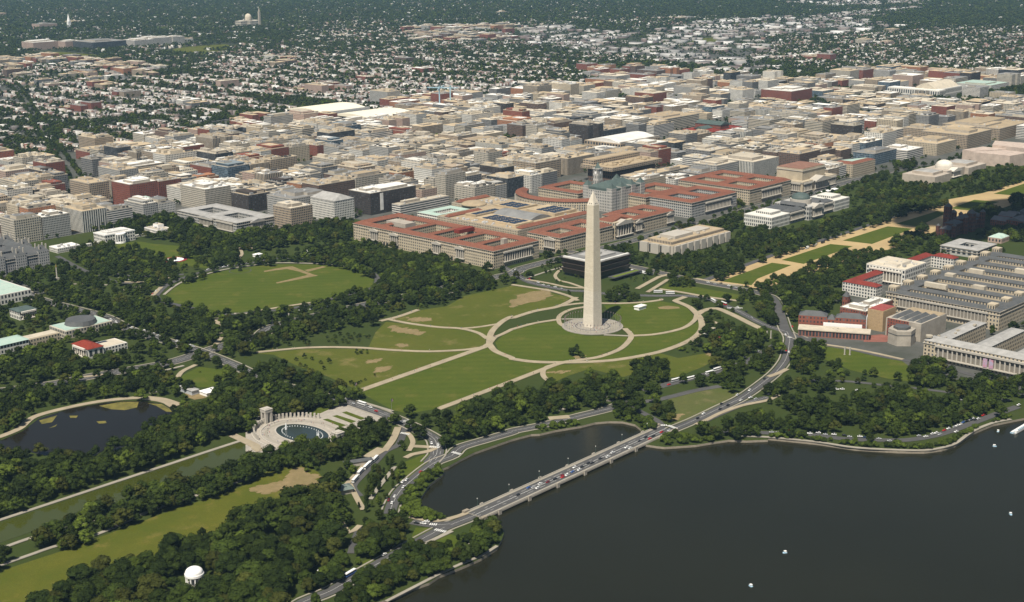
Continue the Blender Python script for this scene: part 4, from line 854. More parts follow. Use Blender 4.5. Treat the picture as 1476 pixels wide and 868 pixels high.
def water(name, col, rough, spec, ripple, bump):
    m = mat(name, col, rough, spec, noise=.004, col2=tuple(c*.8 for c in col)); nt = m.node_tree; n = nt.nodes; l = nt.links
    g = n.new('ShaderNodeNewGeometry'); t = n.new('ShaderNodeTexNoise'); t.inputs['Scale'].default_value = ripple; t.inputs['Detail'].default_value = 3
    l.new(g.outputs['Position'], t.inputs['Vector']); b = n.new('ShaderNodeBump'); b.inputs['Strength'].default_value = bump; b.inputs['Distance'].default_value = .15
    l.new(t.outputs['Fac'], b.inputs['Height']); l.new(b.outputs[0], n['Principled BSDF'].inputs['Normal']); return m
M['water'] = water('basin_water', (.0155, .0158, .0085), .17, .1, .22, .5)
M['pondwater'] = water('pond_water', (.013, .011, .007), .1, .1, .3, .06)
M['poolwater'] = water('pool_water', (.05, .06, .01), .06, .28, .3, .05)
M['fountwater'] = water('fountain_water', (.03, .042, .038), .1, .35, 1.5, .6)
M['algae'] = mat('algae', (.2, .17, .04), .9, .1, noise=.12, col2=(.07, .07, .025))
M['spray'] = mat('water_spray', (.8, .82, .82), .5)
M['brickpave'] = mat('brick_paving', (.25, .1, .075), .9, noise=.1)
STONE = {  # facade colours: wall albedo, window width share, window height share
 'limestone': ((.47, .4, .29), .45, .55), 'cream': ((.5, .455, .37), .6, .6), 'tan': ((.38, .305, .22), .62, .6), 'white': ((.64, .62, .56), .56, .6),
 'pale grey': ((.4, .39, .36), .6, .55), 'grey': ((.22, .215, .205), .66, .56), 'brown': ((.15, .1, .075), .6, .5), 'red brick': ((.22, .075, .05), .42, .5),
 'orange brick': ((.36, .17, .09), .42, .5), 'pinkish': ((.42, .31, .25), .45, .5), 'dark glass': ((.06, .062, .065), .86, .7), 'ribboned cream': ((.56, .5, .39), 1.01, .5),
 'ribboned white': ((.66, .63, .57), 1.01, .52), 'finned white': ((.64, .62, .55), .55, 1.01), 'finned tan': ((.42, .35, .26), .5, 1.01), 'dark brown': ((.06, .047, .04), .6, .6)}
FM = {k: facade(k.replace(' ', '_')+'_facade', c, a, b) for k, (c, a, b) in STONE.items()}
FM['glass box'] = facade('glass_box_facade', (.2, .24, .26), .9, .8, (.03, .05, .07))

# ------------------------------------------------------------------ ground, water, roads, lawns
def sheet(name, pts, z, m, label, cat, kind='structure', mound=0):
    mb = MB(); mb.poly([(x, y, z) for x, y in pts]); o = mb.build(name, m)
    bm = bmesh.new(); bm.from_mesh(o.data)
    bmesh.ops.triangulate(bm, faces=bm.faces[:])
    for f in bm.faces:
        if f.normal.z < 0: f.normal_flip()
    bm.to_mesh(o.data); bm.free()
    return tag(o, label, cat, None, kind)
BIG = 26000
land = SHORE + [(900, -560), (3000, -2500), (BIG, -9000), (BIG, BIG), (-BIG, BIG), (-BIG, -1500), (-1500, -1200), (-1000, -700)]
lo = sheet('ground', land, 0, [M['base'], M['seawall']], 'grass covered parkland spreading from the water to the city', 'ground')
mb = MB()
for a, b in zip(SHORE, SHORE[1:]): mb.poly([(a[0], a[1], -3), (b[0], b[1], -3), (b[0], b[1], .02), (a[0], a[1], .02)])
tag(mb.build('sea_wall', M['seawall']), 'low tan stone wall edging the dark basin water', 'wall')
sheet('water', [(-3000, -12000), (12000, -12000), (9000, -1500), (2500, 600), (-150, 300), (-900, -150), (-3000, -1500)], -2.2, M['water'], 'dark green water of the broad tidal basin', 'water')
sheet('city_ground', [(-700, 700), (-320, 700), (-300, 1020), (40, 1020), (105, 800), (160, 780), (275, 770), (290, 330), (600, 300), (1240, 300), (1700, 260), (2300, 250), (3200, 700), (3600, 2500), (2200, 2300), (1500, 3300), (300, 3300), (-700, 2300)], .06, M['city'], 'grey paved ground between the downtown blocks', 'ground')
sheet('city_ground', [(330, -110), (340, -175), (300, -180), (200, -165), (150, -195), (130, -330), (120, -600), (700, -600), (700, -180), (620, -140)], .06, M['city'], 'paved ground between the grey roofed offices at right', 'ground')
sheet('suburb_ground', [(3210, 705), (9000, 1500), (BIG-200, BIG-200), (-1000, BIG-200), (-705, 2305), (300, 3305), (1500, 3305), (2200, 2305), (3605, 2505)], .05, M['far'], 'green and grey ground of the distant suburbs', 'ground')
for i, (k, p) in enumerate(LAWNS):
    sheet('lawn', p, .08+.004*i, M[k], {'mown': 'evenly mown green lawn', 'park': 'worn green lawn with bare tan patches', 'pale': 'dry pale lawn beside the forking road', 'strip': 'long yellowish field between two dark woods'}[k], 'lawn')
sheet('gravel_walk', MALL, .2, M['mall'], 'tan gravel walks framing the long row of lawn panels', 'path')
for i, (p,) in enumerate(PANELS): sheet('lawn', p, .26, M['mown'], 'rectangular green lawn panel framed by tan gravel', 'lawn')
pg = random.Random(4)
for i, (p,) in enumerate(PATCHES):
    if i in (3, 4) or i >= len(PATCHES)-4:
        sheet('bare_earth', p, .185, M['dirt'], 'worn tan track of bare earth in the grass', 'earth'); continue
    xs = [q[0] for q in p]; ys = [q[1] for q in p]; A = (max(xs)-min(xs))*(max(ys)-min(ys)); mb = MB(); sc = max(1.0, min(3.2, A**.5/14))
    for k in range(int(min(420, 60+A/6))):
        x, y = pg.uniform(min(xs), max(xs)), pg.uniform(min(ys), max(ys))
        if not inside((x, y), p): continue
        r = sc*pg.uniform(.3, 1.6)**1.5; n = 9; st = pg.uniform(1, 2.4); an = pg.uniform(-.3, .3)
        q = []
        for j in range(n):
            t = 2*math.pi*j/n; rr = r*pg.uniform(.6, 1.2); u_, v_ = rr*math.cos(t)*st, rr*math.sin(t); q.append((x+u_*math.cos(an)-v_*math.sin(an), y+u_*math.sin(an)+v_*math.cos(an), .185+.0003*k))
        mb.poly(q)
    tag(mb.build('bare_earth', M['dirt']), 'scattered scraps of bare tan earth worn into the grass', 'bare earth', None, 'stuff')
M['plazapale'] = mat('plaza_paving', (.35, .32, .27), .9, .2, noise=.2, col2=(.27, .245, .21))
sheet('plaza', PLAZA, .28, M['plazapale'], 'pale stone plaza around the oval fountain pool', 'plaza')
for p, in STRIPES: sheet('lawn', p, .36, M['mown'], 'narrow curved grass strip set in the pale plaza', 'lawn')
SROADS = []
for i, (nm, wd, p) in enumerate(ROADS):
    sp = smooth_line(p); SROADS.append((nm, wd, sp)); z = .34+.008*i
    mb = MB(); ribbon(sp, 0, wd, z, mb, .3); o = mb.build('road', M['asphalt'])
    tag(o, 'grey asphalt road', 'road', None, 'structure')
    if nm in ('independence avenue', 'maine avenue', 'inlet drive', 'seventeenth street', 'fifteenth street', 'constitution avenue', 'link road', 'slip road'):
        mk = MB(); ribbon(sp, 0, .2, z+.09, mk)
        if wd > 12:
            for s in (-1, 1): ribbon(sp, s*wd/4, .16, z+.085, mk, dash=9)
        tag(mk.build('road_marking', M['paint']), 'thin white lane lines painted on the road', 'road marking', None, 'structure')
    if nm in ('independence avenue', 'maine avenue', 'constitution avenue', 'seventeenth street', 'inlet drive', 'fourteenth street'):
        kb = MB()
        for s in (-1, 1): ribbon(sp, s*(wd/2+2.2), 1.5, z+.15-.001*s, kb, .4)
        # pavements stop where another road crosses
        tag(kb.build('pavement', M['path']), 'pale pavement beside the road', 'pavement', None, 'structure')
SPATHS = []
for i, (wd, p) in enumerate(PATHS):
    sp = smooth_line(p); SPATHS.append(('path', wd, sp)); mb = MB(); ribbon(sp, 0, wd, .62+.006*i, mb, .5)
    tag(mb.build('path', M['gravel'] if wd > 4.5 else M['path']), 'pale tan footpath winding across the grass', 'path', None, 'structure')
for i, (wd, p) in enumerate(CROSSWALKS):
    mb = MB(); a, b = Vector(p[0]), Vector(p[1]); n = max(4, int((b-a).length/1.6)); d = (b-a)/n; nn = Vector((-d.y, d.x)).normalized()*2.0
    for k in range(n):
        c0 = a+d*(k+.2); c1 = a+d*(k+.8)
        mb.poly([(*(c0-nn), 1.15), (*(c1-nn), 1.15), (*(c1+nn), 1.15), (*(c0+nn), 1.15)])
    o = mb.build('road_marking', M['paint']); tag(o, 'white striped pedestrian crossing across the road', 'crossing', None, 'structure')
sheet('pond', POND, .13, M['pondwater'], 'dark pond with an irregular algae fringed shore', 'water')
sheet('algae', ALGAE, .19, M['algae'], 'yellow green algae floating along the far pond edge', 'algae', 'stuff'); sheet('algae', ALGAE_RIM, .2, M['algae'], 'yellow green algae in the curved right end of the pond', 'algae', 'stuff')
for p, in ALGAE_SPOTS: sheet('algae', p, .21, M['algae'], 'small patch of algae on the dark pond', 'algae', 'stuff')
sheet('reflecting_pool', [(-1100, -45), (-509, -21), (-514, 15), (-1100, -6)], .16, M['poolwater'], 'long green reflecting pool between two tree rows', 'water')
sheet('reservoir', RESERVOIR, .1, M['pondwater'], 'small blue grey reservoir in front of the distant hospital blocks', 'water')
for p, in FIELDS: sheet('lawn', p, .12, M['strip'], 'open green field among the distant houses', 'lawn')

# ------------------------------------------------------------------ landmark buildings
BUILT = []      # footprints already taken
ANCH = []       # (phrase, x, y) things that labels of repeats can name
def claim(x0, y0, x1, y1, pad=6): BUILT.append((x0-pad, y0-pad, x1+pad, y1+pad))
def root(name, label, cat, x, y, anchor=None, group=None):
    o = empty(name, (0, 0, 0)); tag(o, label, cat, group)
    if anchor: ANCH.append((anchor, x, y))
    return o
def cornice(mb, x0, y0, x1, y1, z, h=.9, d=.8):
    mb.box(x0-d, y0-d, z, x1+d, y0, z+h, bottom=True); mb.box(x0-d, y1, z, x1+d, y1+d, z+h, bottom=True)
    mb.box(x0-d, y0, z, x0, y1, z+h, bottom=True); mb.box(x1, y0, z, x1+d, y1, z+h, bottom=True)
def columns(r, face, c, a0, a1, z0, z1, n, m, rad=.85, depth=2.2, shade_panel=True, pediment=0.0, roofm=None):
    """colonnade on a west or south face: c is the face plane, a0..a1 its run; a flat panel painted as shade, round columns, an entablature"""
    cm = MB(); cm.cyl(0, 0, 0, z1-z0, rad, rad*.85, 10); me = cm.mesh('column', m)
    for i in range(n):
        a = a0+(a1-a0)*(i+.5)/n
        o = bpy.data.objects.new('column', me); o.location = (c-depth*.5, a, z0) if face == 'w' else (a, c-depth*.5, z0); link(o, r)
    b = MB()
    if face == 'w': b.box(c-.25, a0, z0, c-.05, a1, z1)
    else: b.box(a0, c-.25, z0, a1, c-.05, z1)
    if shade_panel: b.build('shade_panel', M['shade_panel'], r)  # thin slab proud of the wall, its colour imitates shade behind the columns
    b = MB(); D = depth+.5
    if face == 'w': b.box(c-D, a0-1, z1, c-.3, a1+1, z1+2.2, bottom=True); b.box(c-D-.4, a0-1, max(0, z0-1), c-.3, a1+1, z0, bottom=True)
    else: b.box(a0-1, c-D, z1, a1+1, c-.3, z1+2.2, bottom=True); b.box(a0-1, c-D-.4, max(0, z0-1), a1+1, c-.3, z0, bottom=True)
    b.build('entablature', m, r)
    if pediment:
        p = MB(); z = z1+2.25
        if face == 'w': p.gable(c-D, a0-1, c+8, a1+1, z, pediment, 'x', 'gable', 'gable')
        else: p.gable(a0-1, c-D, a1+1, c+8, z, pediment, 'y', 'gable', 'gable')
        p.build('pediment', roofm or m, r)
def court(r, x0, y0, x1, y1, h, wr, fm, rm, nsx=(), ewy=(), rise=None, bay=4.2, fl=4.6, trim=None, flat=False, claimit=True, cw=None, base=0):
    """ring of wings round courtyards, pitched or flat roofs, cornice and parapet"""
    if claimit: claim(x0, y0, x1, y1)
    rise = wr*.3 if rise is None else rise; cw = cw or wr
    W = MB(); Rf = MB(); e = -.6
    def wing(a, b, c, d, axis, e0, e1, w):
        W.box(a, b, base, c, d, h, bay, fl)
        if flat: Rf.box(a+.8, b+.8, h+.01, c-.8, d-.8, h+.35)
        else: Rf.gable(a+(0 if axis == 'x' else e), b+(0 if axis == 'y' else e), c-(0 if axis == 'x' else e), d-(0 if axis == 'y' else e), h+.05, rise*w/wr, axis, e0, e1)
    wing(x0, y0, x0+wr, y1, 'y', 'hip', 'hip', wr); wing(x1-wr, y0, x1, y1, 'y', 'hip', 'hip', wr)
    wing(x0+wr, y0, x1-wr, y0+wr, 'x', 'valley', 'valley', wr); wing(x0+wr, y1-wr, x1-wr, y1, 'x', 'valley', 'valley', wr)
    for y in ewy: wing(x0+wr, y-cw/2, x1-wr, y+cw/2, 'x', 'valley', 'valley', cw)
    for x in nsx: wing(x-cw/2, y0+wr, x+cw/2, y1-wr, 'y', 'valley', 'valley', cw)
    W.build('wall', fm, r); Rf.build('roof', rm, r)
    c = MB(); cornice(c, x0, y0, x1, y1, h-5.2, .8, .7); cornice(c, x0, y0, x1, y1, h-.7, .6, .9)
    c.build('cornice', trim or M['conc'], r)
def chunks(mb, x0, y0, x1, y1, z, n, rnd, smin=1.5, smax=4.5, hmax=3.0):
    for _ in range(n):
        a, b = rnd.uniform(smin, smax), rnd.uniform(smin, smax)
        if x1-x0 < a+3 or y1-y0 < b+3: continue
        x, y = rnd.uniform(x0+1, x1-a-1), rnd.uniform(y0+1, y1-b-1)
        mb.box(x, y, z, x+a, y+b, z+rnd.uniform(.8, hmax))
def flat_parts(r, rects, h, fm, rm, rnd, bay=3.6, fl=3.8, pent=1, base=0, wallroof=None, units=6):
    """plain block: walls with a parapet, sunk roof, penthouses and rooftop plant"""
    W = MB(); Rf = MB(); Pn = MB(); U = MB()
    for (x0, y0, x1, y1) in rects:
        W.box(x0, y0, base, x1, y1, h, bay, fl)
        t = .7; z = h+1.0
        for a, b, c, d in ((x0, y0, x1, y0+t), (x0, y1-t, x1, y1), (x0, y0+t, x0+t, y1-t), (x1-t, y0+t, x1, y1-t)): W.box(a, b, h, c, d, z, 1e9, 1e9, 1)
        Rf.box(x0+t, y0+t, h+.02, x1-t, y1-t, h+.3)
        w, d = x1-x0, y1-y0; zz = h+.3
        for k in range(pent):
            pw, pd = w*rnd.uniform(.3, .62), d*rnd.uniform(.3, .62)
            if pw < 4 or pd < 4: continue
            px_, py = x0+t+rnd.uniform(.1, .9)*(w-pw-2*t), y0+t+rnd.uniform(.1, .9)*(d-pd-2*t); ph = rnd.uniform(3.2, 5.8)+k*.37
            Pn.box(px_, py, zz, px_+pw, py+pd, zz+ph, 1e9, 1e9, 0, 1)
            if k == 0: chunks(U, px_, py, px_+pw, py+pd, zz+ph, 3, rnd, 1.5, 4, 2)
        chunks(U, x0+1, y0+1, x1-1, y1-1, zz, units, rnd)
    W.build('wall', [fm, wallroof or FM_TRIM], r); Rf.build('roof', rm, r)
    if Pn.f: Pn.build('penthouse', [wallroof or FM_TRIM, rm], r)
    if U.f: U.build('rooftop_plant', M['mech'], r)
FM_TRIM = M['conc']
lr = random.Random(5)
def vault(mb, x0, y0, x1, y1, z, rise, axis, n=12, ends=True):
    L = (x1-x0) if axis == 'y' else (y1-y0); f = lambda k: (L*k/n, z+rise*math.sin(math.pi*k/n))
    for k in range(n):
        (a, za), (c, zc) = f(k), f(k+1)
        if axis == 'y': mb.poly([(x0+a, y0, za), (x0+c, y0, zc), (x0+c, y1, zc), (x0+a, y1, za)][::-1])
        else: mb.poly([(x0, y0+a, za), (x1, y0+a, za), (x1, y0+c, zc), (x0, y0+c, zc)])
    if ends:
        for e in (0, 1):
            P_ = [f(k) for k in range(n+1)]
            mb.poly([(x0+a, (y0, y1)[e], q) for a, q in P_] if axis == 'y' else [((x0, x1)[e], y0+a, q) for a, q in P_])

# the obelisk on its round plaza
OX, OY = 27.5, 23.5
pl = MB(); N = 96; ring = [(OX+38*math.cos(2*math.pi*i/N), OY+38*math.sin(2*math.pi*i/N)) for i in range(N)]
pl.prism(ring, 0, .85); M['plazastone'] = mat('plaza_stone', (.3, .275, .235), .9, .2, noise=.15, col2=(.24, .22, .19)); o = pl.build('plaza', M['plazastone']); tag(o, 'round granite plaza at the foot of the stone obelisk', 'plaza', None, 'structure')
def ringsheet(name, r0, r1, z, m, lab):
    b = MB()
    for i in range(96):
        a0, a1 = 2*math.pi*i/96, 2*math.pi*(i+1)/96
        b.poly([(OX+r*math.cos(a), OY+r*math.sin(a), z) for r, a in ((r0, a0), (r1, a0), (r1, a1), (r0, a1))])
    tag(b.build(name, m), lab, 'paving', None, 'structure')
ringsheet('paving', 20.5, 21.5, .90, M['roofdark'], 'dark ring of paving on the round plaza'); ringsheet('paving', 24, 33, .89, M['path'], 'grey outer band of the round plaza')
sm = M['marble_lo'] = mat('pale_shaft_marble', (.68, .62, .52), .8, .2, noise=.25, col2=(.6, .55, .46)); sm2 = mat('upper_shaft_marble', (.65, .585, .47), .8, .2, noise=.25, col2=(.58, .52, .41))
for mm in (sm, sm2):     # masonry courses
    nt = mm.node_tree; g = nt.nodes.new('ShaderNodeNewGeometry'); bk = nt.nodes.new('ShaderNodeTexBrick'); bk.inputs['Scale'].default_value = .5; bk.inputs['Mortar Size'].default_value = .02
    mp = nt.nodes.new('ShaderNodeMapping'); mp.inputs['Rotation'].default_value = (R(90), 0, R(45)); nt.links.new(g.outputs['Position'], mp.inputs[0]); nt.links.new(mp.outputs[0], bk.inputs['Vector'])
    bk.inputs['Color1'].default_value = (1, 1, 1, 1); bk.inputs['Color2'].default_value = (.88, .87, .85, 1); bk.inputs['Mortar'].default_value = (.7, .68, .64, 1)
    src = nt.nodes['Principled BSDF'].inputs['Base Color'].links[0].from_socket; x = nt.nodes.new('ShaderNodeMix'); x.data_type = 'RGBA'; x.blend_type = 'MULTIPLY'; x.inputs[0].default_value = .8
    nt.links.new(src, x.inputs[6]); nt.links.new(bk.outputs[0], x.inputs[7]); nt.links.new(x.outputs[2], nt.nodes['Principled BSDF'].inputs['Base Color'])
ob = root('stone_obelisk', 'tall pale marble obelisk with a pyramid tip on the round plaza', 'obelisk', OX, OY, 'stone obelisk')
def frustum(z0, z1, a0, a1, m, name):
    b = MB(); p = [(-1, -1), (1, -1), (1, 1), (-1, 1)]
    A = [(OX+x*a0, OY+y*a0, z0) for x, y in p]; B = [(OX+x*a1, OY+y*a1, z1) for x, y in p]
    for i in range(4): b.poly([A[i], A[(i+1) % 4], B[(i+1) % 4], B[i]] if a1 > .05 else [A[i], A[(i+1) % 4], B[i]])
    if a1 > .05: b.poly(B)
    b.build(name, m, ob)
hs, hb = 8.4, 5.25; hm = hs+(hb-hs)*46/154
frustum(.85, 47, hs, hm, sm, 'lower_shaft'); frustum(47, 154, hm, hb, sm2, 'upper_shaft'); frustum(154, 171.5, hb, .02, sm, 'pyramid_tip')
b = MB()
for s in (-1, 1):
    b.box(OX-5.27, OY+s*1.4-.45, 156, OX-4.4, OY+s*1.4+.45, 156.6); b.box(OX+s*1.4-.45, OY-5.27, 156, OX+s*1.4+.45, OY-4.4, 156.6)
b.build('lookout_window', M['glass'], ob); claim(OX-38, OY-38, OX+38, OY+38, 0)
# long red roofed office along the oval park
r = root('federal_office', 'very long cream federal office with red tiled roof beside the oval park', 'office building', 214, 480, 'long red roofed office')
court(r, 165, 328, 263, 640, 27, 18, FM['limestone'], M['redtile'], ewy=[380, 430, 484, 538, 588], rise=4.2, cw=11)
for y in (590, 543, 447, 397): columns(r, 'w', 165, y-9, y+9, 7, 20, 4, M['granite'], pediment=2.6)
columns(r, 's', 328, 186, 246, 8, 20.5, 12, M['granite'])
b = MB()
for yc in (567, 422):
    for k in (-1, 0, 1): b.box(164.8, yc+k*7-2, .5, 164.97, yc+k*7+2, 6.2)
b.build('archway', M['glass'], r)
b = MB(); b.box(205, 345, 20, 213, 352, 36); b.box(200, 555, 24, 222, 600, 31); b.build('roof_tower', M['conc'], r)
b = MB(); b.box(214, 448, 28.2, 247, 460, 34); b.build('scaffold_shed', M['darkred'], r)
# red roofed pair and temple on the avenue
r = root('federal_office', 'cream federal office with red tiled roof immediately left of the columned hall', 'office building', 368, 356); court(r, 306, 324, 432, 392, 24, 17, FM['limestone'], M['redtile'], nsx=[372], rise=4)
columns(r, 'w', 306, 334, 356, 7, 18, 6, M['granite'], pediment=3, roofm=M['granite'])
r = root('columned_hall', 'columned stone hall with pediment and red roof between two red roofed offices', 'hall', 459, 340, 'columned hall'); claim(436, 318, 484, 366)
b = MB(); b.box(437, 324, 0, 482, 366, 27, 5, 7); b.build('wall', FM['limestone'], r); b = MB(); b.gable(437, 330, 482, 366, 27.05, 6, 'y', 'gable', 'hip'); b.build('roof', M['redtile'], r)
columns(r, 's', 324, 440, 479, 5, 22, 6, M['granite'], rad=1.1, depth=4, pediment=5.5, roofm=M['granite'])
r = root('federal_office', 'cream federal office with red tiled roof immediately right of the columned hall', 'office building', 540, 356); court(r, 487, 324, 592, 392, 24, 17, FM['limestone'], M['redtile'], nsx=[540], rise=4)
columns(r, 's', 324, 490, 506, 6, 18, 4, M['granite'], pediment=3.4, roofm=M['granite']); columns(r, 's', 324, 572, 590, 6, 18, 5, M['granite'], pediment=3, roofm=M['granite'])
# curved red roofed building
r = root('curved_office', 'curved cream office with sweeping red tiled roof behind the obelisk tip', 'office building', 535, 545, 'curved red roofed office'); claim(495, 440, 600, 650)
W, Rf = MB(), MB(); cx, cy, n = 600, 560, 28
def arc(r_, k, z): a = R(112)+(R(248)-R(112))*k/n; return (cx+r_*math.cos(a), cy+r_*math.sin(a)*1.05, z)
for k in range(n):
    for rr, fl_ in ((94, 1), (76, 0)):
        p = [arc(rr, k, 0), arc(rr, k+1, 0), arc(rr, k+1, 26), arc(rr, k, 26)]; W.poly(p if not fl_ else p[::-1], [(k*2, 0), (k*2+2, 0), (k*2+2, 6), (k*2, 6)])
    Rf.poly([arc(95, k, 26), arc(95, k+1, 26), arc(85, k+1, 30), arc(85, k, 30)][::-1]); Rf.poly([arc(75, k, 26), arc(75, k+1, 26), arc(85, k+1, 30), arc(85, k, 30)])
for k in (0, n): W.poly([arc(94, k, 0), arc(76, k, 0), arc(76, k, 26), arc(85, k, 30), arc(94, k, 26)])
W.build('wall', FM['limestone'], r); Rf.build('roof', M['redtile'], r)
cm = MB(); cm.cyl(0, 0, 0, 12, .9, .8, 8); me = cm.mesh('column', M['granite'])
for k in range(2, n-1): o = bpy.data.objects.new('column', me); o.location = arc(95.5, k, 10); link(o, r)
r = root('federal_office', 'cream office with red roofs and inner courts behind the curved office', 'office building', 640, 600); court(r, 604, 545, 690, 640, 24, 15, FM['limestone'], M['redtile'], rise=3.5)
# glass atrium building
r = root('atrium_building', 'wide stone building with tan atrium roof, solar panels and red strips behind the long office', 'office building', 390, 500, 'tan atrium roof'); claim(296, 402, 482, 655)
flat_parts(r, [(298, 404, 480, 585), (396, 585.02, 480, 652)], 25, FM['limestone'], M['rooftan'], lr, pent=0, units=14)
b = MB(); b.gable(310, 407, 476, 421, 26.4, 4, 'x', 'hip', 'hip'); b.gable(400, 636, 476, 648, 26.4, 4, 'x', 'hip', 'hip'); b.gable(300, 560, 380, 572, 26.4, 3.5, 'x', 'hip', 'hip'); b.build('tiled_roof', M['redtile'], r)
b = MB(); b.box(318, 428, 25.3, 360, 520, 28.5, 1e9, 1e9); b.box(420, 436, 25.3, 474, 500, 30, 1e9, 1e9); b.box(330, 528, 25.3, 392, 552, 29, 1e9, 1e9); b.box(420, 520, 25.3, 470, 575, 28, 1e9, 1e9); b.build('penthouse', M['rooftan'], r)
b = MB(); vault(b, 362, 440, 418, 524, 25.4, 7, 'y', 10); b.build('atrium', M['roofgrey'], r)
b = MB()
for x0_, y0_, z_, nx, ny in ((322, 434, 28.6, 3, 5), (424, 440, 30.1, 4, 3), (334, 531, 29.1, 5, 1), (424, 524, 28.1, 3, 3)):
    for i in range(nx):
        for j in range(ny): x, y = x0_+i*11.5, y0_+j*15; b.poly([(x, y, z_), (x+10, y, z_), (x+10, y+12, z_+.7), (x, y+12, z_+.7)])
b.build('solar_panel', M['solar'], r)
b = MB(); b.dome(408, 610, 26, 22, 6); b.build('dome', M['rooftan'], r); b = MB(); chunks(b, 300, 423, 316, 555, 25.3, 14, lr); chunks(b, 400, 590, 475, 630, 25.3, 10, lr); b.build('vent', M['mech'], r)
# ornate white civic hall with green edged roof
r = root('civic_hall', 'white ornate civic hall with pale green roof edge behind the long office', 'hall', 352, 620, 'green edged civic hall')
court(r, 314, 592, 391, 650, 21, 17, FM['white'], M['verdigris'], rise=2, trim=M['marble']); flatm = MB(); flatm.box(331, 609, 12, 374, 633, 15); flatm.build('court_roof', M['roofwhite'], r)
# tax office and justice office
r = root('federal_office', 'grey stone office with orange tile roof and long row of columns on the avenue', 'office building', 716, 375, 'orange roofed office')
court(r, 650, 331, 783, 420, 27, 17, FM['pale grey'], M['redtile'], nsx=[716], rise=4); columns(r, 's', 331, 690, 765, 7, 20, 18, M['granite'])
r = root('federal_office', 'cream office with orange tile roofs and towers at the rear of the columned tax office', 'office building', 700, 465); court(r, 648, 428, 770, 505, 25, 15, FM['limestone'], M['redtile'], nsx=[700], rise=3.6)
r = root('federal_office', 'large cream office with red tiled courts left of the square columned archive', 'office building', 880, 400, 'large red roofed court office')
court(r, 812, 324, 946, 480, 28, 17, FM['limestone'], M['redtile'], nsx=[880], ewy=[400], rise=4); columns(r, 's', 324, 850, 912, 8, 21, 12, M['granite'])
# square archive
r = root('archive_building', 'tall square stone archive with windowless attic, brown roof and columned porticoes', 'archive', 1028, 350, 'square columned archive'); claim(970, 312, 1092, 392)
b = MB(); b.box(972, 315, 0, 1090, 388, 21, 7, 20); b.box(984, 324, 21, 1062, 380, 42, 1e9, 1e9); b.build('wall', mat('archive_stone', (.47, .4, .29), .85, noise=.08), r)
b = MB(); b.box(985, 325, 42.02, 1061, 379, 43); b.build('roof', mat('brown_roof', (.25, .13, .09), .9, noise=.1), r); c = MB(); cornice(c, 984, 324, 1062, 380, 38, 1.2, 1.0); cornice(c, 972, 315, 1090, 388, 18.5, 1, 1); c.build('cornice', M['granite'], r)
b = MB(); b.gable(1005, 306, 1055, 325, 20, 7, 'y', 'gable', 'gable'); b.box(1005, 306, 17.5, 1055, 314.9, 20, bottom=True); b.build('portico', M['granite'], r)
columns(r, 's', 312, 1006, 1054, 4, 17.4, 8, M['granite'], rad=1.1, shade_panel=False); columns(r, 's', 315, 1060, 1086, 4, 16, 6, M['granite']); columns(r, 's', 315, 975, 1003, 4, 16, 6, M['granite']); columns(r, 'w', 972, 320, 384, 4, 16, 14, M['granite'])
# wedge office with red edged green roof
r = root('wedge_office', 'wedge shaped cream office with red and green roof to the right of the archive', 'office building', 1222, 352, 'wedge shaped office'); claim(1176, 330, 1270, 378)
W = MB(); tri = [(1178, 332), (1266, 332), (1258, 350), (1190, 376), (1178, 376)]; W.prism(tri, 0, 26, 4, 4.4); W.build('wall', FM['limestone'], r)
b = MB(); ins = [(1190, 341), (1250, 341), (1246, 346), (1194, 365), (1190, 365)]
for i in range(5): b.poly([(*tri[i], 26.05), (*tri[(i+1) % 5], 26.05), (*ins[(i+1) % 5], 30), (*ins[i], 30)])
b.build('roof', M['redtile'], r); b = MB(); b.poly([(*q, 30) for q in ins]); b.build('flat_roof', M['verdigris'], r)
# bronze museum
r = root('bronze_museum', 'dark bronze museum of three flared tiers with white roof by the obelisk', 'museum', 245, 198, 'dark bronze tiered museum'); claim(196, 150, 292, 236)
def flare(z0, z1, a, bb, nm, m):
    q = MB(); cx, cy = 244, 200; A = [(cx+sx*a*.98, cy+sy*a*.76, z0) for sx, sy in ((-1, -1), (1, -1), (1, 1), (-1, 1))]; B = [(cx+sx*bb*.98, cy+sy*bb*.76, z1) for sx, sy in ((-1, -1), (1, -1), (1, 1), (-1, 1))]
    for i in range(4): q.poly([A[i], A[(i+1) % 4], B[(i+1) % 4], B[i]])
    q.poly(B); q.build(nm, m, r)
flare(0, 4, 36, 36, 'glass_base', M['glass']); flare(4, 11.5, 38, 41.5, 'bronze_tier', M['iron']); flare(11.5, 19, 38, 41.5, 'bronze_tier', M['iron']); flare(19, 26, 38, 42, 'bronze_tier', M['iron'])
b = MB(); b.box(208, 172, 26.02, 280, 228, 27); b.build('roof_deck', M['roofgrey'], r); b = MB(); b.box(206, 170, 26.02, 282, 174, 28); b.box(206, 174, 26.02, 210, 230, 28); b.build('roof_edge', M['roofwhite'], r)
b = MB(); b.box(222, 184, 27, 268, 216, 29.5); chunks(b, 222, 184, 268, 216, 29.5, 6, lr); b.build('rooftop_plant', M['lead'], r)
b = MB(); b.box(222, 148, 4.5, 284, 160, 5.6, bottom=True); b.build('porch_roof', M['roofdark'], r); b = MB(); b.box(226, 150, 5.62, 280, 156, 5.9); b.build('porch_lawn', mat('sedum', (.13, .17, .02), .95, noise=.3), r)
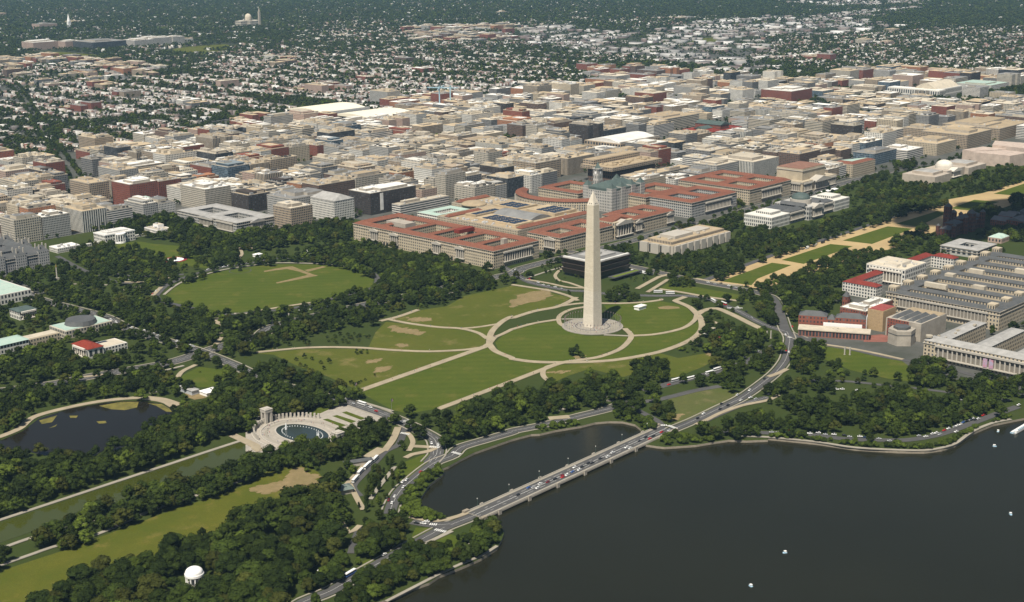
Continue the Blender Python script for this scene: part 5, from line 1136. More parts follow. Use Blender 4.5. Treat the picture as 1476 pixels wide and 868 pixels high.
# plain stone museum with slab walls
r = root('slab_museum', 'broad pale stone museum with vertical slab bays and stepped tan roof', 'museum', 472, 210, 'slab walled museum'); claim(394, 172, 554, 248)
b = MB(); b.box(399, 180, 0, 547, 243, 15.5, 1e9, 1e9); b.build('wall', M['granite'], r); b = MB(); b.box(400, 181, 15.55, 546, 242, 16); b.build('roof', M['rooftan'], r)
b = MB(); b.box(407, 188, 16, 541, 235, 20, 3, 9); b.build('attic', FM['finned tan'], r); b = MB(); b.box(408, 189, 20.02, 540, 234, 20.5); b.build('attic_roof', M['rooftan'], r)
b = MB(); b.box(425, 196, 20.5, 470, 226, 25, 1e9, 1e9); b.box(484, 200, 20.5, 520, 224, 23); chunks(b, 410, 190, 540, 232, 20.5, 14, lr); b.build('penthouse', [M['granite']], r)
b = MB(); sl = MB()
for k in range(9): x = 401+k*16.3; sl.box(x, 176.5, 1, x+12, 179.9, 16.2); b.box(x+12.3, 179.4, 2, x+15.9, 179.9, 14)
for k in range(3): y = 184+k*21; sl.box(395.5, y, 1, 398.9, y+15, 16.2); b.box(398.5, y+15.5, 2, 398.9, y+20, 14)
sl.build('slab', M['granite'], r); b.build('window', M['glass'], r)
# domed natural museum
r = root('domed_museum', 'grey columned museum with green dome and white side wings along the lawns', 'museum', 785, 205, 'green domed museum'); claim(662, 160, 910, 240)
W = MB(); Rf = MB()
for x0, y0, x1, y1, h in ((720, 182, 764, 236, 20), (812, 182, 856, 236, 20), (764.02, 172, 811.98, 240, 23)): W.box(x0, y0, 0, x1, y1, h, 5, 7)
for x0, x1 in ((720, 764), (812, 856)): Rf.gable(x0-.5, 181.5, x1+.5, 200, 20.05, 4, 'x', 'hip', 'hip'); Rf.box(x0+.3, 200.5, 20.02, x1-.3, 235, 20.6)
W.build('wall', FM['pale grey'], r); Rf.build('roof', M['slate'], r)
b = MB(); b.box(664, 180, 0, 718, 234, 19, 4, 6); b.box(680, 192, 19, 708, 222, 24); b.box(858, 180, 0, 908, 234, 19, 4, 6); b.box(870, 192, 19, 898, 222, 24); b.build('side_wing', FM['white'], r)
columns(r, 's', 182, 722, 762, 6, 16, 10, M['granite']); columns(r, 's', 182, 814, 854, 6, 16, 10, M['granite']); columns(r, 's', 172, 774, 802, 6, 19, 6, M['granite'], rad=1.1, depth=4, pediment=5)
b = MB(); b.cyl(788, 204, 23, 31, 18, 18, 24); b.build('drum', M['granite'], r); b = MB(); b.dome(788, 204, 31, 16, 10, 24); b.build('dome', M['dkverd'], r)
b = MB()
for s in (-1, 1): b.gable(788+s*22-6, 180, 788+s*22+6, 228, 23.05, 5, 'y', 'gable', 'gable')
b.build('gable_roof', M['slate'], r)
# long gallery with low dome
r = root('art_gallery', 'long windowless stone gallery with low white dome and portico', 'gallery', 1310, 195, 'white domed gallery'); claim(1204, 158, 1440, 245)
W = MB()
for q in ((1207, 172, 1270, 240, 15), (1270.02, 180, 1345, 232, 17), (1345.02, 172, 1422, 240, 15), (1222, 184, 1262, 228, 20), (1360, 184, 1408, 228, 20)): W.box(q[0], q[1], 0 if q[4] < 18 else 15, q[2], q[3], q[4], 1e9, 1e9)
W.build('wall', mat('gallery_stone', (.45, .39, .32), .8, noise=.08), r); Rf = MB()
for x0, y0, x1, y1, z in ((1224, 186, 1260, 226, 20.05), (1362, 186, 1406, 226, 20.05)): Rf.gable(x0, y0, x1, y1, z, 3, 'x', 'hip', 'hip')
Rf.build('roof', M['lead'], r); columns(r, 's', 180, 1290, 1322, 4, 14, 8, M['marble'], depth=5, pediment=4.5)
b = MB(); b.cyl(1306, 204, 17, 23, 17, 17, 24); b.dome(1306, 204, 23, 16, 10, 24); b.build('dome', M['marble'], r)
r = root('angular_gallery', 'angular pinkish stone gallery of sharp towers at the right edge', 'gallery', 1540, 195, 'angular pinkish gallery'); claim(1470, 120, 1640, 265)
pk = mat('pink_marble', (.52, .42, .35), .8, noise=.1); b = MB(); b.prism([(1480, 150), (1545, 140), (1545, 190), (1480, 235)], 0, 25, 1e9, 1e9); b.prism([(1560, 140), (1640, 150), (1625, 250), (1570, 230)], 0, 30, 1e9, 1e9); b.prism([(1500, 236), (1569, 195), (1569, 250), (1500, 262)], 0, 24, 1e9, 1e9); b.build('wall', pk, r)
b = MB(); b.box(1545.1, 150, 0, 1559.9, 185, 16); b.build('glazing', M['glass'], r)
# red castle, brick hall, low stone gallery
r = root('sandstone_castle', 'dark red sandstone castle with many uneven towers south of the lawns', 'castle', 850, -55, 'red sandstone castle'); claim(785, -95, 920, -25)
rs = facade('red_sandstone', (.14, .055, .04), .35, .6); cr = M['slate']; W = MB(); Rf = MB()
for q in ((792, -66, 812, -48, 12), (812.02, -68, 838, -46, 18), (838.02, -64, 872, -50, 22), (872.02, -68, 892, -46, 15), (892.02, -66, 912, -48, 18)): W.box(q[0], q[1], 0, q[2], q[3], q[4], 4, 6); Rf.gable(q[0]-.3, q[1]-.3, q[2]+.3, q[3]+.3, q[4]+.05, 5, 'x', 'hip', 'hip')
W.build('wall', rs, r); Rf.build('roof', cr, r)
for x, y, s, h in ((828, -44, 5, 42), (846, -45, 4, 30), (858, -70, 5.5, 30), (836, -72, 3, 27), (800, -70, 3, 18), (898, -70, 3.5, 26), (906, -45, 3, 22), (792, -47, 2.6, 17), (872, -45, 2.6, 24)):
    b = MB(); b.box(x-s, y-s, 0, x+s, y+s, h, 3, 6); c = MB(); c.gable(x-s-.2, y-s-.2, x+s+.2, y+s+.2, h+.02, s*1.3, 'x', 'hip', 'hip', inset=s*.98); t = b.build('tower', rs, r); c.build('spire', cr, t)
r = root('brick_hall', 'dark brick exhibition hall with many grey gables at the right edge', 'hall', 965, -110, 'grey gabled brick hall'); claim(922, -155, 1010, -70)
b = MB(); g = MB()
for i in range(3):
    for j in range(3):
        x0, y0 = 926+i*27, -152+j*27; b.box(x0, y0, 0, x0+26.9, y0+26.9, 9+(3 if (i == 1 or j == 1) else 0), 4, 5); g.gable(x0, y0, x0+26.9, y0+26.9, 9.05+(3 if (i == 1 or j == 1) else 0), 5, 'x' if j == 1 else 'y', 'gable', 'gable')
b.build('wall', FM['red brick'], r); g.build('roof', M['roofgrey'], r); b = MB(); b.cyl(966, -112, 15, 22, 9, 9, 8); b.cyl(966, -112, 22, 28, 9.5, .5, 8); b.build('rotunda', M['slate'], r)
r = root('low_gallery', 'low square grey stone gallery with pale roof around an open court', 'gallery', 714, -137, 'low square gallery'); court(r, 683, -166, 746, -107, 12, 19, FM['pale grey'], M['lead'], rise=1.2, bay=9, fl=12)
r = root('garden_pavilion', 'small pavilion with green copper roofs behind the low square gallery', 'pavilion', 815, -138); claim(800, -150, 832, -124)
b = MB(); b.box(802, -148, 0, 830, -126, 8, 5, 7); b.build('wall', FM['pinkish'], r); b = MB()
for i in range(2): b.gable(802+14*i, -148, 816+14*i, -126, 8.02, 4, 'y', 'hip', 'hip')
b.build('roof', M['verdigris'], r)
# white farm office with red roofed wings and its huge annex
r = root('white_office', 'white marble office with square centre block and two red roofed wings', 'office building', 484, -143, 'white office with red wings'); claim(368, -178, 612, -108)
flat_parts(r, [(453, -172, 512, -113)], 25, FM['white'], M['roofcream'], lr, bay=5, fl=6, pent=2, units=10, wallroof=M['marble'])
W = MB(); Rf = MB()
for q, ax in (((372, -140, 452.9, -124), 'x'), ((372, -174, 388, -140.02), 'y'), ((512.1, -140, 596, -124), 'x'), ((590, -174, 606, -140.02), 'y')):
    W.box(q[0], q[1], 0, q[2], q[3], 17, 4, 4.5); Rf.gable(q[0]-.5, q[1]-.5, q[2]+.5, q[3]+.5, 17.05, 4, ax, 'hip', 'hip')
W.build('wing', FM['white'], r); Rf.build('wing_roof', M['darkred'], r); columns(r, 'w', 453, -166, -119, 6, 20, 10, M['marble'])
b = MB(); b.box(470, -155, 25.4, 494, -130, 25.8); b.build('roof_court', M['dirt'], r)
r = root('annex_office', 'huge tan office of parallel grey roofed wings at the right edge', 'office building', 480, -285, 'huge grey winged office')
court(r, 337, -360, 640, -208, 24, 17, FM['limestone'], M['slate'], nsx=[376, 414, 452, 490, 528, 566, 604], rise=3, cw=15)
columns(r, 'w', 337, -345, -225, 8, 19, 26, M['granite'], rad=.7, depth=1.4)
b = MB()
for i in range(9):
    for y in (-219, -352): b.box(340+i*37, y, 22, 352+i*37, y+10, 31, 3, 9)
b.build('stair_tower', FM['limestone'], r)
b = MB()
for x, y, w, d in ((420, -300, 8, 16), (500, -260, 7, 20), (455, -240, 10, 12), (540, -300, 9, 14), (395, -260, 6, 30)): b.box(x, y, 24, x+w, y+d, 29.5)
b.build('rooftop_plant', M['roofcream'], r)
r = root('skyway', 'arched tan bridge corridor linking the white office and the huge grey winged office', 'skyway', 412, -195); b = MB(); b.box(404, -207.5, 8, 412, -174.5, 14, 4, 6, bottom=True); b.build('corridor', M['conc'], r); b = MB(); b.box(404.5, -196, 0, 411.5, -193, 8); b.build('pier', M['conc'], r)
# print works with the long colonnade
r = root('print_works', 'long cream works with a metal roof and tall column row facing the park', 'works', 230, -430, 'long columned works'); claim(168, -560, 310, -342)
W = MB(); Rf = MB(); W.box(174, -548, 0, 198, -346, 22, 4.5, 4.4); Rf.gable(173.5, -548.5, 198.5, -345.5, 22.05, 3.4, 'y', 'hip', 'hip')
for k in range(4):
    y = -362-k*48; W.box(198.02, y, 0, 298, y+17, 19, 4.5, 4.4); Rf.gable(198.1, y-.5, 298.5, y+17.5, 19.05, 2.4, 'x', 'gable', 'hip')
W.build('wall', FM['limestone'], r); Rf.build('roof', M['lead'], r); columns(r, 'w', 174, -530, -362, 5.5, 17.5, 30, M['granite'], rad=1.1, depth=2.6)
b = MB(); cornice(b, 174, -548, 198, -346, 18.7, .9, .9); b.build('cornice', M['granite'], r)
b = MB(); b.cyl(180, -349, 25, 27, 4, 4, 14); chunks(b, 198, -362, 298, -346, 20.5, 6, lr); b.build('roof_vent', M['roofcream'], r)
bn = MB(); bn.box(170.2, -424, 6, 170.6, -419, 16); bn.box(170.2, -431, 6, 170.6, -426, 16); bn.build('banner', mat('banner_cloth', (.35, .38, .5), .8, noise=.3, col2=(.5, .2, .25)), r)
# memorial museum with hexagon hall
r = root('memorial_museum', 'stone and brick museum with grey skylight roofs and a six sided hall in front', 'museum', 255, -290, 'museum with six sided hall'); claim(196, -318, 300, -262)
b = MB(); b.box(232, -312, 0, 296, -266, 22, 9, 11); b.build('wall', M['conc'], r); b = MB(); b.box(231.6, -296, 0, 231.9, -268, 22); b.build('brick_face', FM['red brick'], r)
b = MB()
for k in range(4): b.gable(236, -310+k*10.5, 278, -302+k*10.5, 22.05, 3.5, 'x', 'hip', 'hip')
b.build('skylight', M['slate'], r); b = MB(); b.box(280, -311, 22.02, 295, -267, 22.5); b.build('roof', M['rooftan'], r)
hx = [(214+16*math.cos(R(60*i+10)), -297+16*math.sin(R(60*i+10))) for i in range(6)]; b = MB(); b.prism(hx, 0, 18, 1e9, 1e9); b.build('six_sided_hall', M['conc'], r)
b = MB(); b.cyl(214, -297, 18.05, 21, 10, 10, 6); b.build('lantern', M['slate'], r)
b = MB()
for i in range(6):
    p, q = hx[i], hx[(i+1) % 6]; b.beam((p[0]*1.0, p[1], 13), (q[0], q[1], 13), .5, .8)
b.build('dark_band', M['slate'], r)
sheet('brick_court', [(188, -262), (212, -250), (231, -262), (228, -285), (205, -282)], .3, M['brickpave'], 'red brick paved court left of the six sided hall', 'paving')
# brick offices by the crossing
r = root('brick_terrace', 'low brick building with flat tan roof and square piers by the road crossing', 'office building', 185, -225, 'low brick building by the crossing'); claim(150, -270, 236, -168)
b = MB(); p4 = [(160, -190), (197, -264), (213, -256), (177, -181)]; b.prism(p4, 0, 8, 4, 8); b.build('wall', facade('brick_pier', (.24, .1, .07), .6, .8), r); b = MB(); b.prism([(158.5, -189.6), (196.6, -265.6), (214.4, -256.4), (177.2, -179.4)], 8.02, 9.2, 1e9, 1e9); chunks(b, 180, -235, 196, -215, 9.2, 3, lr, 1, 2, 1); b.build('roof', M['roofcream'], r)
r = root('brick_office', 'red brick office with dark hipped roofs and white sheeting behind the low brick building', 'office building', 205, -208, 'red brick office with dark roofs')
d = Vector((36, -73)).normalized(); n_ = Vector((-d.y, d.x))
W = MB(); Rf = MB(); o0 = Vector((181, -176))
for a, bb, hh in ((0, 34, 19), (34.1, 44, 16), (44.1, 80, 19)):
    q = [o0+d*a, o0+d*bb, o0+d*bb+n_*17, o0+d*a+n_*17]; W.prism([tuple(t) for t in q], 0, hh, 4, 4.6); e = min(8, (bb-a)/2-.5)
    A, B = o0+d*(a+e)+n_*8.5, o0+d*(bb-e)+n_*8.5; Q = [(*t, hh+.05) for t in q]; A3, B3 = (*A, hh+5), (*B, hh+5)
    for f in ([Q[0], Q[1], B3, A3], [Q[1], Q[2], B3], [Q[2], Q[3], A3, B3], [Q[3], Q[0], A3]): Rf.poly(f)
W.build('wall', FM['red brick'], r); Rf.build('roof', M['slate'], r)
b = MB(); q = [o0+d*80.5, o0+d*81, o0+d*81+n_*17, o0+d*80.5+n_*17]; b.prism([tuple(t) for t in q], 0, 21, 1e9, 1e9); q = [o0+d*30-n_*1, o0+d*76-n_*1, o0+d*76-n_*.5, o0+d*30-n_*.5]; b.prism([tuple(t) for t in q], 8, 12.5, 1e9, 1e9); b.build('white_sheeting', M['white'], r)
r = root('scaffolded_block', 'tall tan sheeted block with red flat roof left of the memorial museum', 'office building', 257, -246, 'tan sheeted block'); claim(238, -260, 276, -232)
b = MB(); b.box(241, -257, 0, 272, -236, 26, 1e9, 1e9); b.build('sheeting', mat('tan_sheeting', (.42, .3, .17), .9, noise=.5), r); b = MB(); b.box(242, -256, 26.02, 271, -237, 26.5); b.build('roof', mat('red_flat_roof', (.3, .07, .06), .9, noise=.2), r)
r = root('brick_office', 'dark brick office with white flat roofs behind the tan sheeted block', 'office building', 275, -210); claim(240, -233, 330, -186)
flat_parts(r, [(244, -232, 270, -196), (270.02, -228, 318, -204)], 20, FM['red brick'], M['roofwhite'], lr, pent=1)
r = root('brick_tower', 'slim dark brick tower with pyramid roof behind the brick offices', 'tower', 268, -188); b = MB(); b.box(266, -193, 0, 273, -186, 28, 3, 6); b.build('wall', FM['red brick'], r); b = MB(); b.gable(265.5, -193.5, 273.5, -185.5, 28.05, 7, 'x', inset=3.9); b.build('roof', M['slate'], r)
# executive mansion group
r = root('white_mansion', 'white mansion with balustraded roof and bowed columned portico above the south lawn', 'mansion', -94, 925, 'white mansion'); claim(-126, 896, -62, 950)
b = MB(); b.box(-122, 907, 0, -68, 941, 15.5, 4.5, 5); b.build('wall', FM['white'], r); b = MB(); b.box(-120, 909, 15.52, -70, 939, 16.6); b.box(-114, 914, 16.6, -76, 934, 19); chunks(b, -112, 915, -78, 933, 19, 6, lr, 1, 2.5, 2); b.build('roof', M['roofwhite'], r)
b = MB(); cornice(b, -122, 907, -68, 941, 15, 1.6, .4); b.build('balustrade', M['white'], r)
b = MB(); q = [(-95+9*math.cos(a), 907+9*math.sin(a)) for a in np.linspace(math.pi, 2*math.pi, 10)]; b.prism(q, 14, 16, 1e9, 1e9); b.prism(q, 0, 2, 1e9, 1e9); b.build('portico', M['white'], r)
cm = MB(); cm.cyl(0, 0, 2, 14, .7, .6, 8); me = cm.mesh('column', M['white'])
for a in np.linspace(math.pi*1.03, math.pi*1.97, 7): o = bpy.data.objects.new('column', me); o.location = (-95+8.2*math.cos(a), 907+8.2*math.sin(a), 0); link(o, r)
b = MB(); b.cyl(-95, 925, 19, 28, .12, .08, 6); b.build('flagpole', M['pole'], r)
r = root('west_wing', 'low white flat roofed office wing left of the mansion', 'office building', -182, 926, 'low white office wing'); claim(-206, 905, -150, 942); flat_parts(r, [(-202, 912, -164, 938)], 7, FM['white'], M['roofwhite'], lr, pent=0, wallroof=M['white']); b = MB(); b.box(-163.9, 920, 0, -124, 925, 4.5, 3, 4); b.build('colonnade', FM['white'], r)
r = root('east_wing', 'low white office wing to the right of the mansion', 'office building', -14, 926); claim(-30, 900, 6, 950); flat_parts(r, [(-26, 906, 0, 946)], 8, FM['white'], M['roofcream'], lr, pent=1, wallroof=M['white']); b = MB(); b.box(-66, 922, 0, -26.1, 927, 4, 3, 4); b.build('colonnade', FM['white'], r)
r = root('mansard_office', 'ornate grey office with many chimneys and slate mansard roofs at left', 'office building', -295, 900, 'ornate grey mansard office'); claim(-350, 835, -245, 970)
court(r, -340, 842, -256, 962, 22, 20, facade('grey_granite', (.33, .32, .31), .5, .62), M['slate'], ewy=[902], rise=6, bay=3.4, fl=4.4, trim=M['granite'])
W = MB(); Rf = MB(); Ch = MB()
for x, y in ((-340, 842), (-270, 842), (-340, 896), (-268, 896), (-340, 948), (-270, 948), (-306, 842), (-306, 948)):
    W.box(x-1.5, y-1.5, 0, x+15.5, y+15.5, 25, 3.4, 4.4); Rf.gable(x-1.5, y-1.5, x+15.5, y+15.5, 25.05, 8, 'x', inset=5)
    for a, c in ((1, 1), (12, 1), (1, 12), (12, 12)): Ch.box(x+a, y+c, 25, x+a+1.8, y+c+1.8, 35)
W.build('pavilion', facade('pale_granite_facade', (.4, .39, .37), .45, .6), r); Rf.build('mansard', M['slate'], r); Ch.build('chimney', M['granite'], r)
r = root('treasury', 'grey columned treasury with flat roofs around two courts behind the dark trees', 'office building', 105, 900, 'grey columned treasury'); court(r, 68, 820, 148, 990, 18, 24, FM['pale grey'], M['lead'], ewy=[905], rise=1.6, trim=M['granite'])
columns(r, 's', 820, 96, 122, 3, 14, 8, M['granite'], rad=1, depth=4, pediment=3.5, roofm=M['lead']); columns(r, 'w', 68, 885, 925, 3, 14, 10, M['granite'], depth=3.5, pediment=3.5, roofm=M['lead']); columns(r, 'w', 68, 830, 875, 3, 14, 12, M['granite'], shade_panel=True)
# offices north and east of the square
def solo(name, label, cat, rects, h, fm, rm, anchor=None, **k):
    x0 = min(q[0] for q in rects); y0 = min(q[1] for q in rects); x1 = max(q[2] for q in rects); y1 = max(q[3] for q in rects)
    r = root(name, label, cat, (x0+x1)/2, (y0+y1)/2, anchor); claim(x0, y0, x1, y1, 8); flat_parts(r, rects, h, FM[fm], M[rm], lr, **k); return r
r = solo('annex_hall', 'columned stone annex with pale green hipped roof facing the wooded square', 'office building', [(53, 1091, 100, 1130)], 19, 'limestone', 'rooftan', 'green hipped annex', pent=0, units=0)
b = MB(); b.gable(56, 1094, 97, 1127, 20.4, 6, 'x', inset=14); b.build('hipped_roof', M['verdigris'], r); columns(r, 's', 1091, 58, 96, 4, 14, 10, M['granite']); columns(r, 'w', 53, 1095, 1126, 4, 14, 8, M['granite'])
solo('brick_office', 'deep red brick office slab with white roof plant behind the wooded square', 'office building', [(70, 1140, 128, 1200)], 44, 'red brick', 'roofwhite', 'deep red brick slab', pent=2, fl=3.6)
solo('tan_office', 'tall plain tan office block left of the deep red brick slab', 'office building', [(22, 1195, 62, 1262)], 46, 'tan', 'rooftan', 'tall tan block', units=8)
solo('tan_hotel', 'cream hotel with white cornice band at the corner beside the treasury trees', 'hotel', [(145, 774, 190, 822)], 36, 'tan', 'roofcream', 'cream corner hotel', pent=2)
r = solo('white_hotel', 'ornate white hotel with rounded grey mansard roof beside the dark office slab', 'hotel', [(232, 768, 276, 832)], 36, 'white', 'roofgrey', 'white mansard hotel', pent=0, units=0)
b = MB(); b.gable(231.5, 767.5, 276.5, 832.5, 36.5, 9, 'y', inset=9); b.build('mansard', M['lead'], r)
solo('hotel_wing', 'long grey roofed rear wing of the white hotel', 'hotel', [(195, 836, 276, 905)], 37, 'pale grey', 'roofgrey', pent=2)
r = solo('dark_office', 'dark brown office slab with a white vertical stripe', 'office building', [(313, 768, 420, 826)], 38, 'dark brown', 'roofwhite', 'dark brown office slab', pent=3, units=18)
b = MB(); b.box(335, 767.4, 6, 342, 767.9, 36); b.build('white_stripe', M['roofwhite'], r)
solo('ribbed_office', 'low white office with long window ribbons before the dark brown slab', 'office building', [(352, 735, 470, 757)], 16, 'ribboned white', 'roofcream', pent=1)
r = root('overhanging_office', 'massive tan concrete office with deep overhanging top storeys', 'office building', 890, 677, 'overhanging concrete office'); claim(805, 630, 975, 725)
cc = FM['finned tan']; b = MB(); b.box(822, 648, 0, 958, 708, 26, 5, 8); b.build('wall', FM['brown'], r); b = MB(); b.box(812, 638, 26.02, 968, 718, 33, 6, 3.5, bottom=True); b.box(818, 690, 33, 962, 717, 42, 6, 4); b.build('overhang', facade('concrete_bays', (.36, .29, .21), .7, .4), r); b = MB(); b.box(814, 640, 33.02, 966, 688, 33.6); b.box(820, 692, 42.02, 960, 715, 42.6); b.build('roof', M['rooftan'], r)
b = MB(); chunks(b, 820, 642, 960, 686, 33.6, 24, lr, 3, 12, 4); b.build('rooftop_plant', M['rooftan'], r)
solo('tan_office', 'long cream office with window ribbons before the overhanging concrete office', 'office building', [(790, 560, 880, 600), (880.02, 560, 960, 590)], 26, 'ribboned cream', 'rooftan', pent=1)
solo('column_office', 'white office with round tower corner and tall dark columns behind the red roofed court office', 'office building', [(1040, 470, 1130, 560)], 33, 'finned white', 'roofcream', 'white round cornered office', pent=3)
solo('column_office', 'pale office with tall arched window bays above the red roofed court office', 'office building', [(960, 500, 1032, 560)], 33, 'pale grey', 'roofcream', pent=2)
# old clock tower
r = root('clock_tower_hall', 'grey granite old hall with dark copper mansard roof and tall clock tower', 'hall', 645, 498, 'old hall with clock tower'); claim(596, 460, 700, 542)
gm = facade('old_granite', (.45, .43, .39), .4, .6); b = MB(); b.box(602, 466, 0, 692, 530, 36, 4, 5); b.build('wall', gm, r)
b = MB(); b.gable(610, 474, 684, 522, 40, 10, 'x', inset=14); b.box(602.5, 466.5, 36.02, 691.5, 529.5, 40); b.build('roof', M['dkverd'], r)
for x, y in ((602, 466), (682, 466), (602, 520), (682, 520), (628, 466), (656, 466)):
    t = MB(); t.box(x-1, y-1, 0, x+11, y+11, 42, 3, 5); t = t.build('corner_tower', gm, r); c = MB(); c.gable(x-1, y-1, x+11, y+11, 42.03, 9, 'x', inset=5.5); c.build('tower_roof', M['dkverd'], t)
b = MB(); b.box(640, 529, 36, 652, 541, 64, 4, 9); b.box(639, 528, 64, 653, 542, 65.5); t = b.build('clock_tower', gm, r); b = MB(); b.cyl(646, 535, 65.5, 77, 7.2, .3, 4); b.build('spire', M['dkverd'], t)
b = MB()
for q in ((639.7, 535, 'w'), (646, 528.7, 's')):
    pts = [(0, 2.4*math.cos(a), 2.4*math.sin(a)) for a in np.linspace(0, 2*math.pi, 16, endpoint=False)]
    b.poly([(q[0], q[1]-p[1], 58+p[2]) if q[2] == 'w' else (q[0]+p[1], q[1], 58+p[2]) for p in pts])
b.build('clock_face', M['white'], t)
# convention hall, arena, brick museum, station
r = root('convention_hall', 'vast convention hall with two broad curved cream roofs', 'hall', 1130, 1780, 'curved roof convention hall'); claim(1050, 1600, 1215, 1975)
b = MB(); b.box(1058, 1610, 0, 1205, 1780, 20, 8, 10); b.box(1058, 1800, 0, 1205, 1960, 20, 8, 10); b.box(1070, 1780.1, 0, 1195, 1799.9, 18); b.build('wall', FM['glass box'], r)
b = MB(); vault(b, 1054, 1606, 1209, 1778, 20.1, 9, 'x'); vault(b, 1054, 1802, 1209, 1964, 20.1, 9, 'x'); b.build('curved_roof', mat('ivory_roof', (.78, .72, .56), .6), r)
b = MB(); b.box(1066, 1786, 18, 1198, 1794, 26); b.build('rooftop_plant', M['mech'], r)
r = root('arena', 'sports arena with broad curved white roof among the downtown blocks', 'arena', 1198, 926, 'white roofed arena'); claim(1120, 866, 1290, 990)
b = MB(); b.box(1130, 876, 0, 1270, 980, 20, 8, 8); b.build('wall', FM['tan'], r); b = MB(); vault(b, 1134, 880, 1266, 976, 20.1, 9, 'x'); b.build('curved_roof', M['roofwhite'], r); b = MB(); b.box(1131, 876.5, 20.05, 1269, 879.8, 24); b.build('roof_sign', M['conc'], r)
solo('audit_office', 'massive square tan office with stepped upper deck behind the arena', 'office building', [(1451, 1001, 1590, 1094)], 31, 'ribboned cream', 'rooftan', 'massive square tan office', pent=1)
r = root('brick_museum', 'long red brick hall with green grey gabled roofs and raised centre', 'museum', 1468, 873, 'red brick hall with green gables'); claim(1395, 822, 1545, 925)
b = MB(); b.box(1405, 832, 0, 1530, 915, 20, 4, 6); b.build('wall', FM['red brick'], r); b = MB(); b.gable(1404, 831, 1531, 916, 20.05, 5, 'x', inset=20); b.build('roof', M['darkred'], r); b = MB(); b.box(1450, 838, 20, 1485, 910, 31, 4, 5); b.build('centre_hall', FM['red brick'], r); b = MB(); b.gable(1449, 837, 1486, 911, 31.05, 7, 'y', 'gable', 'gable'); b.gable(1412, 858, 1450, 888, 24, 5, 'x', 'gable', 'gable'); b.gable(1485, 858, 1524, 888, 24, 5, 'x', 'gable', 'gable'); b.build('gable_roof', M['dkverd'], r)
r = root('railway_station', 'white railway station with barrel vaulted hall near the dark square of trees', 'station', 2600, 890, 'vaulted railway station'); claim(2505, 800, 2700, 1010)
b = MB(); b.box(2522, 836, 0, 2560, 1000, 17, 7, 12); b.box(2560.02, 850, 0, 2690, 930, 17, 7, 12); b.build('wall', FM['white'], r); b = MB(); vault(b, 2540, 856, 2680, 924, 17.1, 17, 'x'); b.build('vault', M['roofcream'], r); b = MB(); b.box(2524, 838, 17.02, 2558, 998, 18); b.build('roof', M['roofwhite'], r)
b = MB()
for k in range(3): b.box(2521.6, 868+k*16, 2, 2521.9, 879+k*16, 15)
b.build('archway', M['shade_panel'], r)  # flat panels, the shade of the openings is put into their colour
solo('post_hall', 'long white columned hall with green roof edge to the right of the railway station', 'hall', [(2711, 770, 2830, 885)], 20, 'white', 'verdigris', 'white columned hall', pent=1)
solo('brick_works', 'big red brick works with many windows behind the station yards', 'works', [(2780, 1230, 2845, 1325)], 32, 'red brick', 'roofgrey', 'big red brick works', pent=2)
solo('brick_office', 'broad dark red brick office with white roof sheds in the middle distance', 'office building', [(2146, 1090, 2255, 1190)], 30, 'red brick', 'roofwhite', 'broad dark red office', pent=2, units=16)
solo('ribbon_office', 'long pale office slab striped with window ribbons facing the avenue', 'office building', [(1632, 500, 1700, 560)], 27, 'ribboned white', 'roofcream', 'long striped pale slab')
solo('ribbon_office', 'pale high office slab with ribbon windows behind the long striped pale slab', 'office building', [(1660, 620, 1725, 712)], 35, 'ribboned white', 'roofcream')
solo('court_house', 'cream courthouse with stepped tan roofs right of the wedge shaped office', 'courthouse', [(1531, 335, 1620, 412), (1545, 412.02, 1600, 440)], 25, 'limestone', 'rooftan', 'cream courthouse', pent=2)
solo('court_house', 'wide tan courthouse with layered flat roofs behind the cream courthouse', 'courthouse', [(1660, 330, 1780, 440), (1690, 440.02, 1760, 500)], 30, 'tan', 'rooftan', 'wide tan courthouse', pent=2)
r = solo('labour_office', 'very wide low tan office with terraces at right behind the courthouses', 'office building', [(1820, 330, 1985, 470)], 27, 'tan', 'rooftan', 'very wide terraced office', pent=3, units=20)
r = root('rotunda_block', 'white office with round corner towers at the right side', 'office building', 1905, 290, 'white round towered office'); claim(1870, 250, 1950, 325)
b = MB(); b.box(1880, 262, 0, 1938, 318, 30, 4, 4); b.build('wall', FM['ribboned white'], r); b = MB(); b.cyl(1880, 262, 0, 32, 15, 15, 20); b.cyl(1938, 262, 0, 32, 13, 13, 20); b.build('round_tower', M['marble'], r)
solo('news_hall', 'modern glass and white office with dark screen front by the avenue', 'office building', [(1332, 372, 1425, 420)], 24, 'glass box', 'roofgrey', 'glass fronted avenue hall', pent=2)
solo('embassy', 'low white stone office with open terrace beside the glass fronted avenue hall', 'office building', [(1440, 355, 1510, 420)], 19, 'ribboned white', 'roofwhite', pent=1)
# west of the avenue: association halls
r = root('red_roof_hall', 'white marble hall with bright red hipped roof among trees at left', 'hall', -450, 390, 'white hall with red roof'); claim(-470, 365, -400, 415)
b = MB(); b.box(-466, 372, 0, -446, 408, 12, 6, 10); b.build('wall', FM['white'], r); b = MB(); b.gable(-467, 371, -445, 409, 12.05, 4.5, 'y', inset=10); b.build('roof', mat('bright_red_tile', (.22, .04, .025), .85, .1, noise=.3), r)
b = MB(); b.box(-445.9, 376, 0, -412, 404, 8, 4, 4); b.build('rear_wing', FM['white'], r); b = MB(); b.box(-444, 378, 8.02, -414, 402, 8.4); b.build('patio_roof', M['roofcream'], r); b = MB(); b.box(-440, 396, 8.4, -426, 401, 8.7); b.build('skylight', M['solar'], r); columns(r, 'w', -466, 378, 402, 2, 10, 5, M['marble'], rad=.7)
r = root('long_hall', 'long white hall with pale green roof at the left edge', 'hall', -500, 480, 'long green roofed hall'); claim(-570, 460, -440, 500)
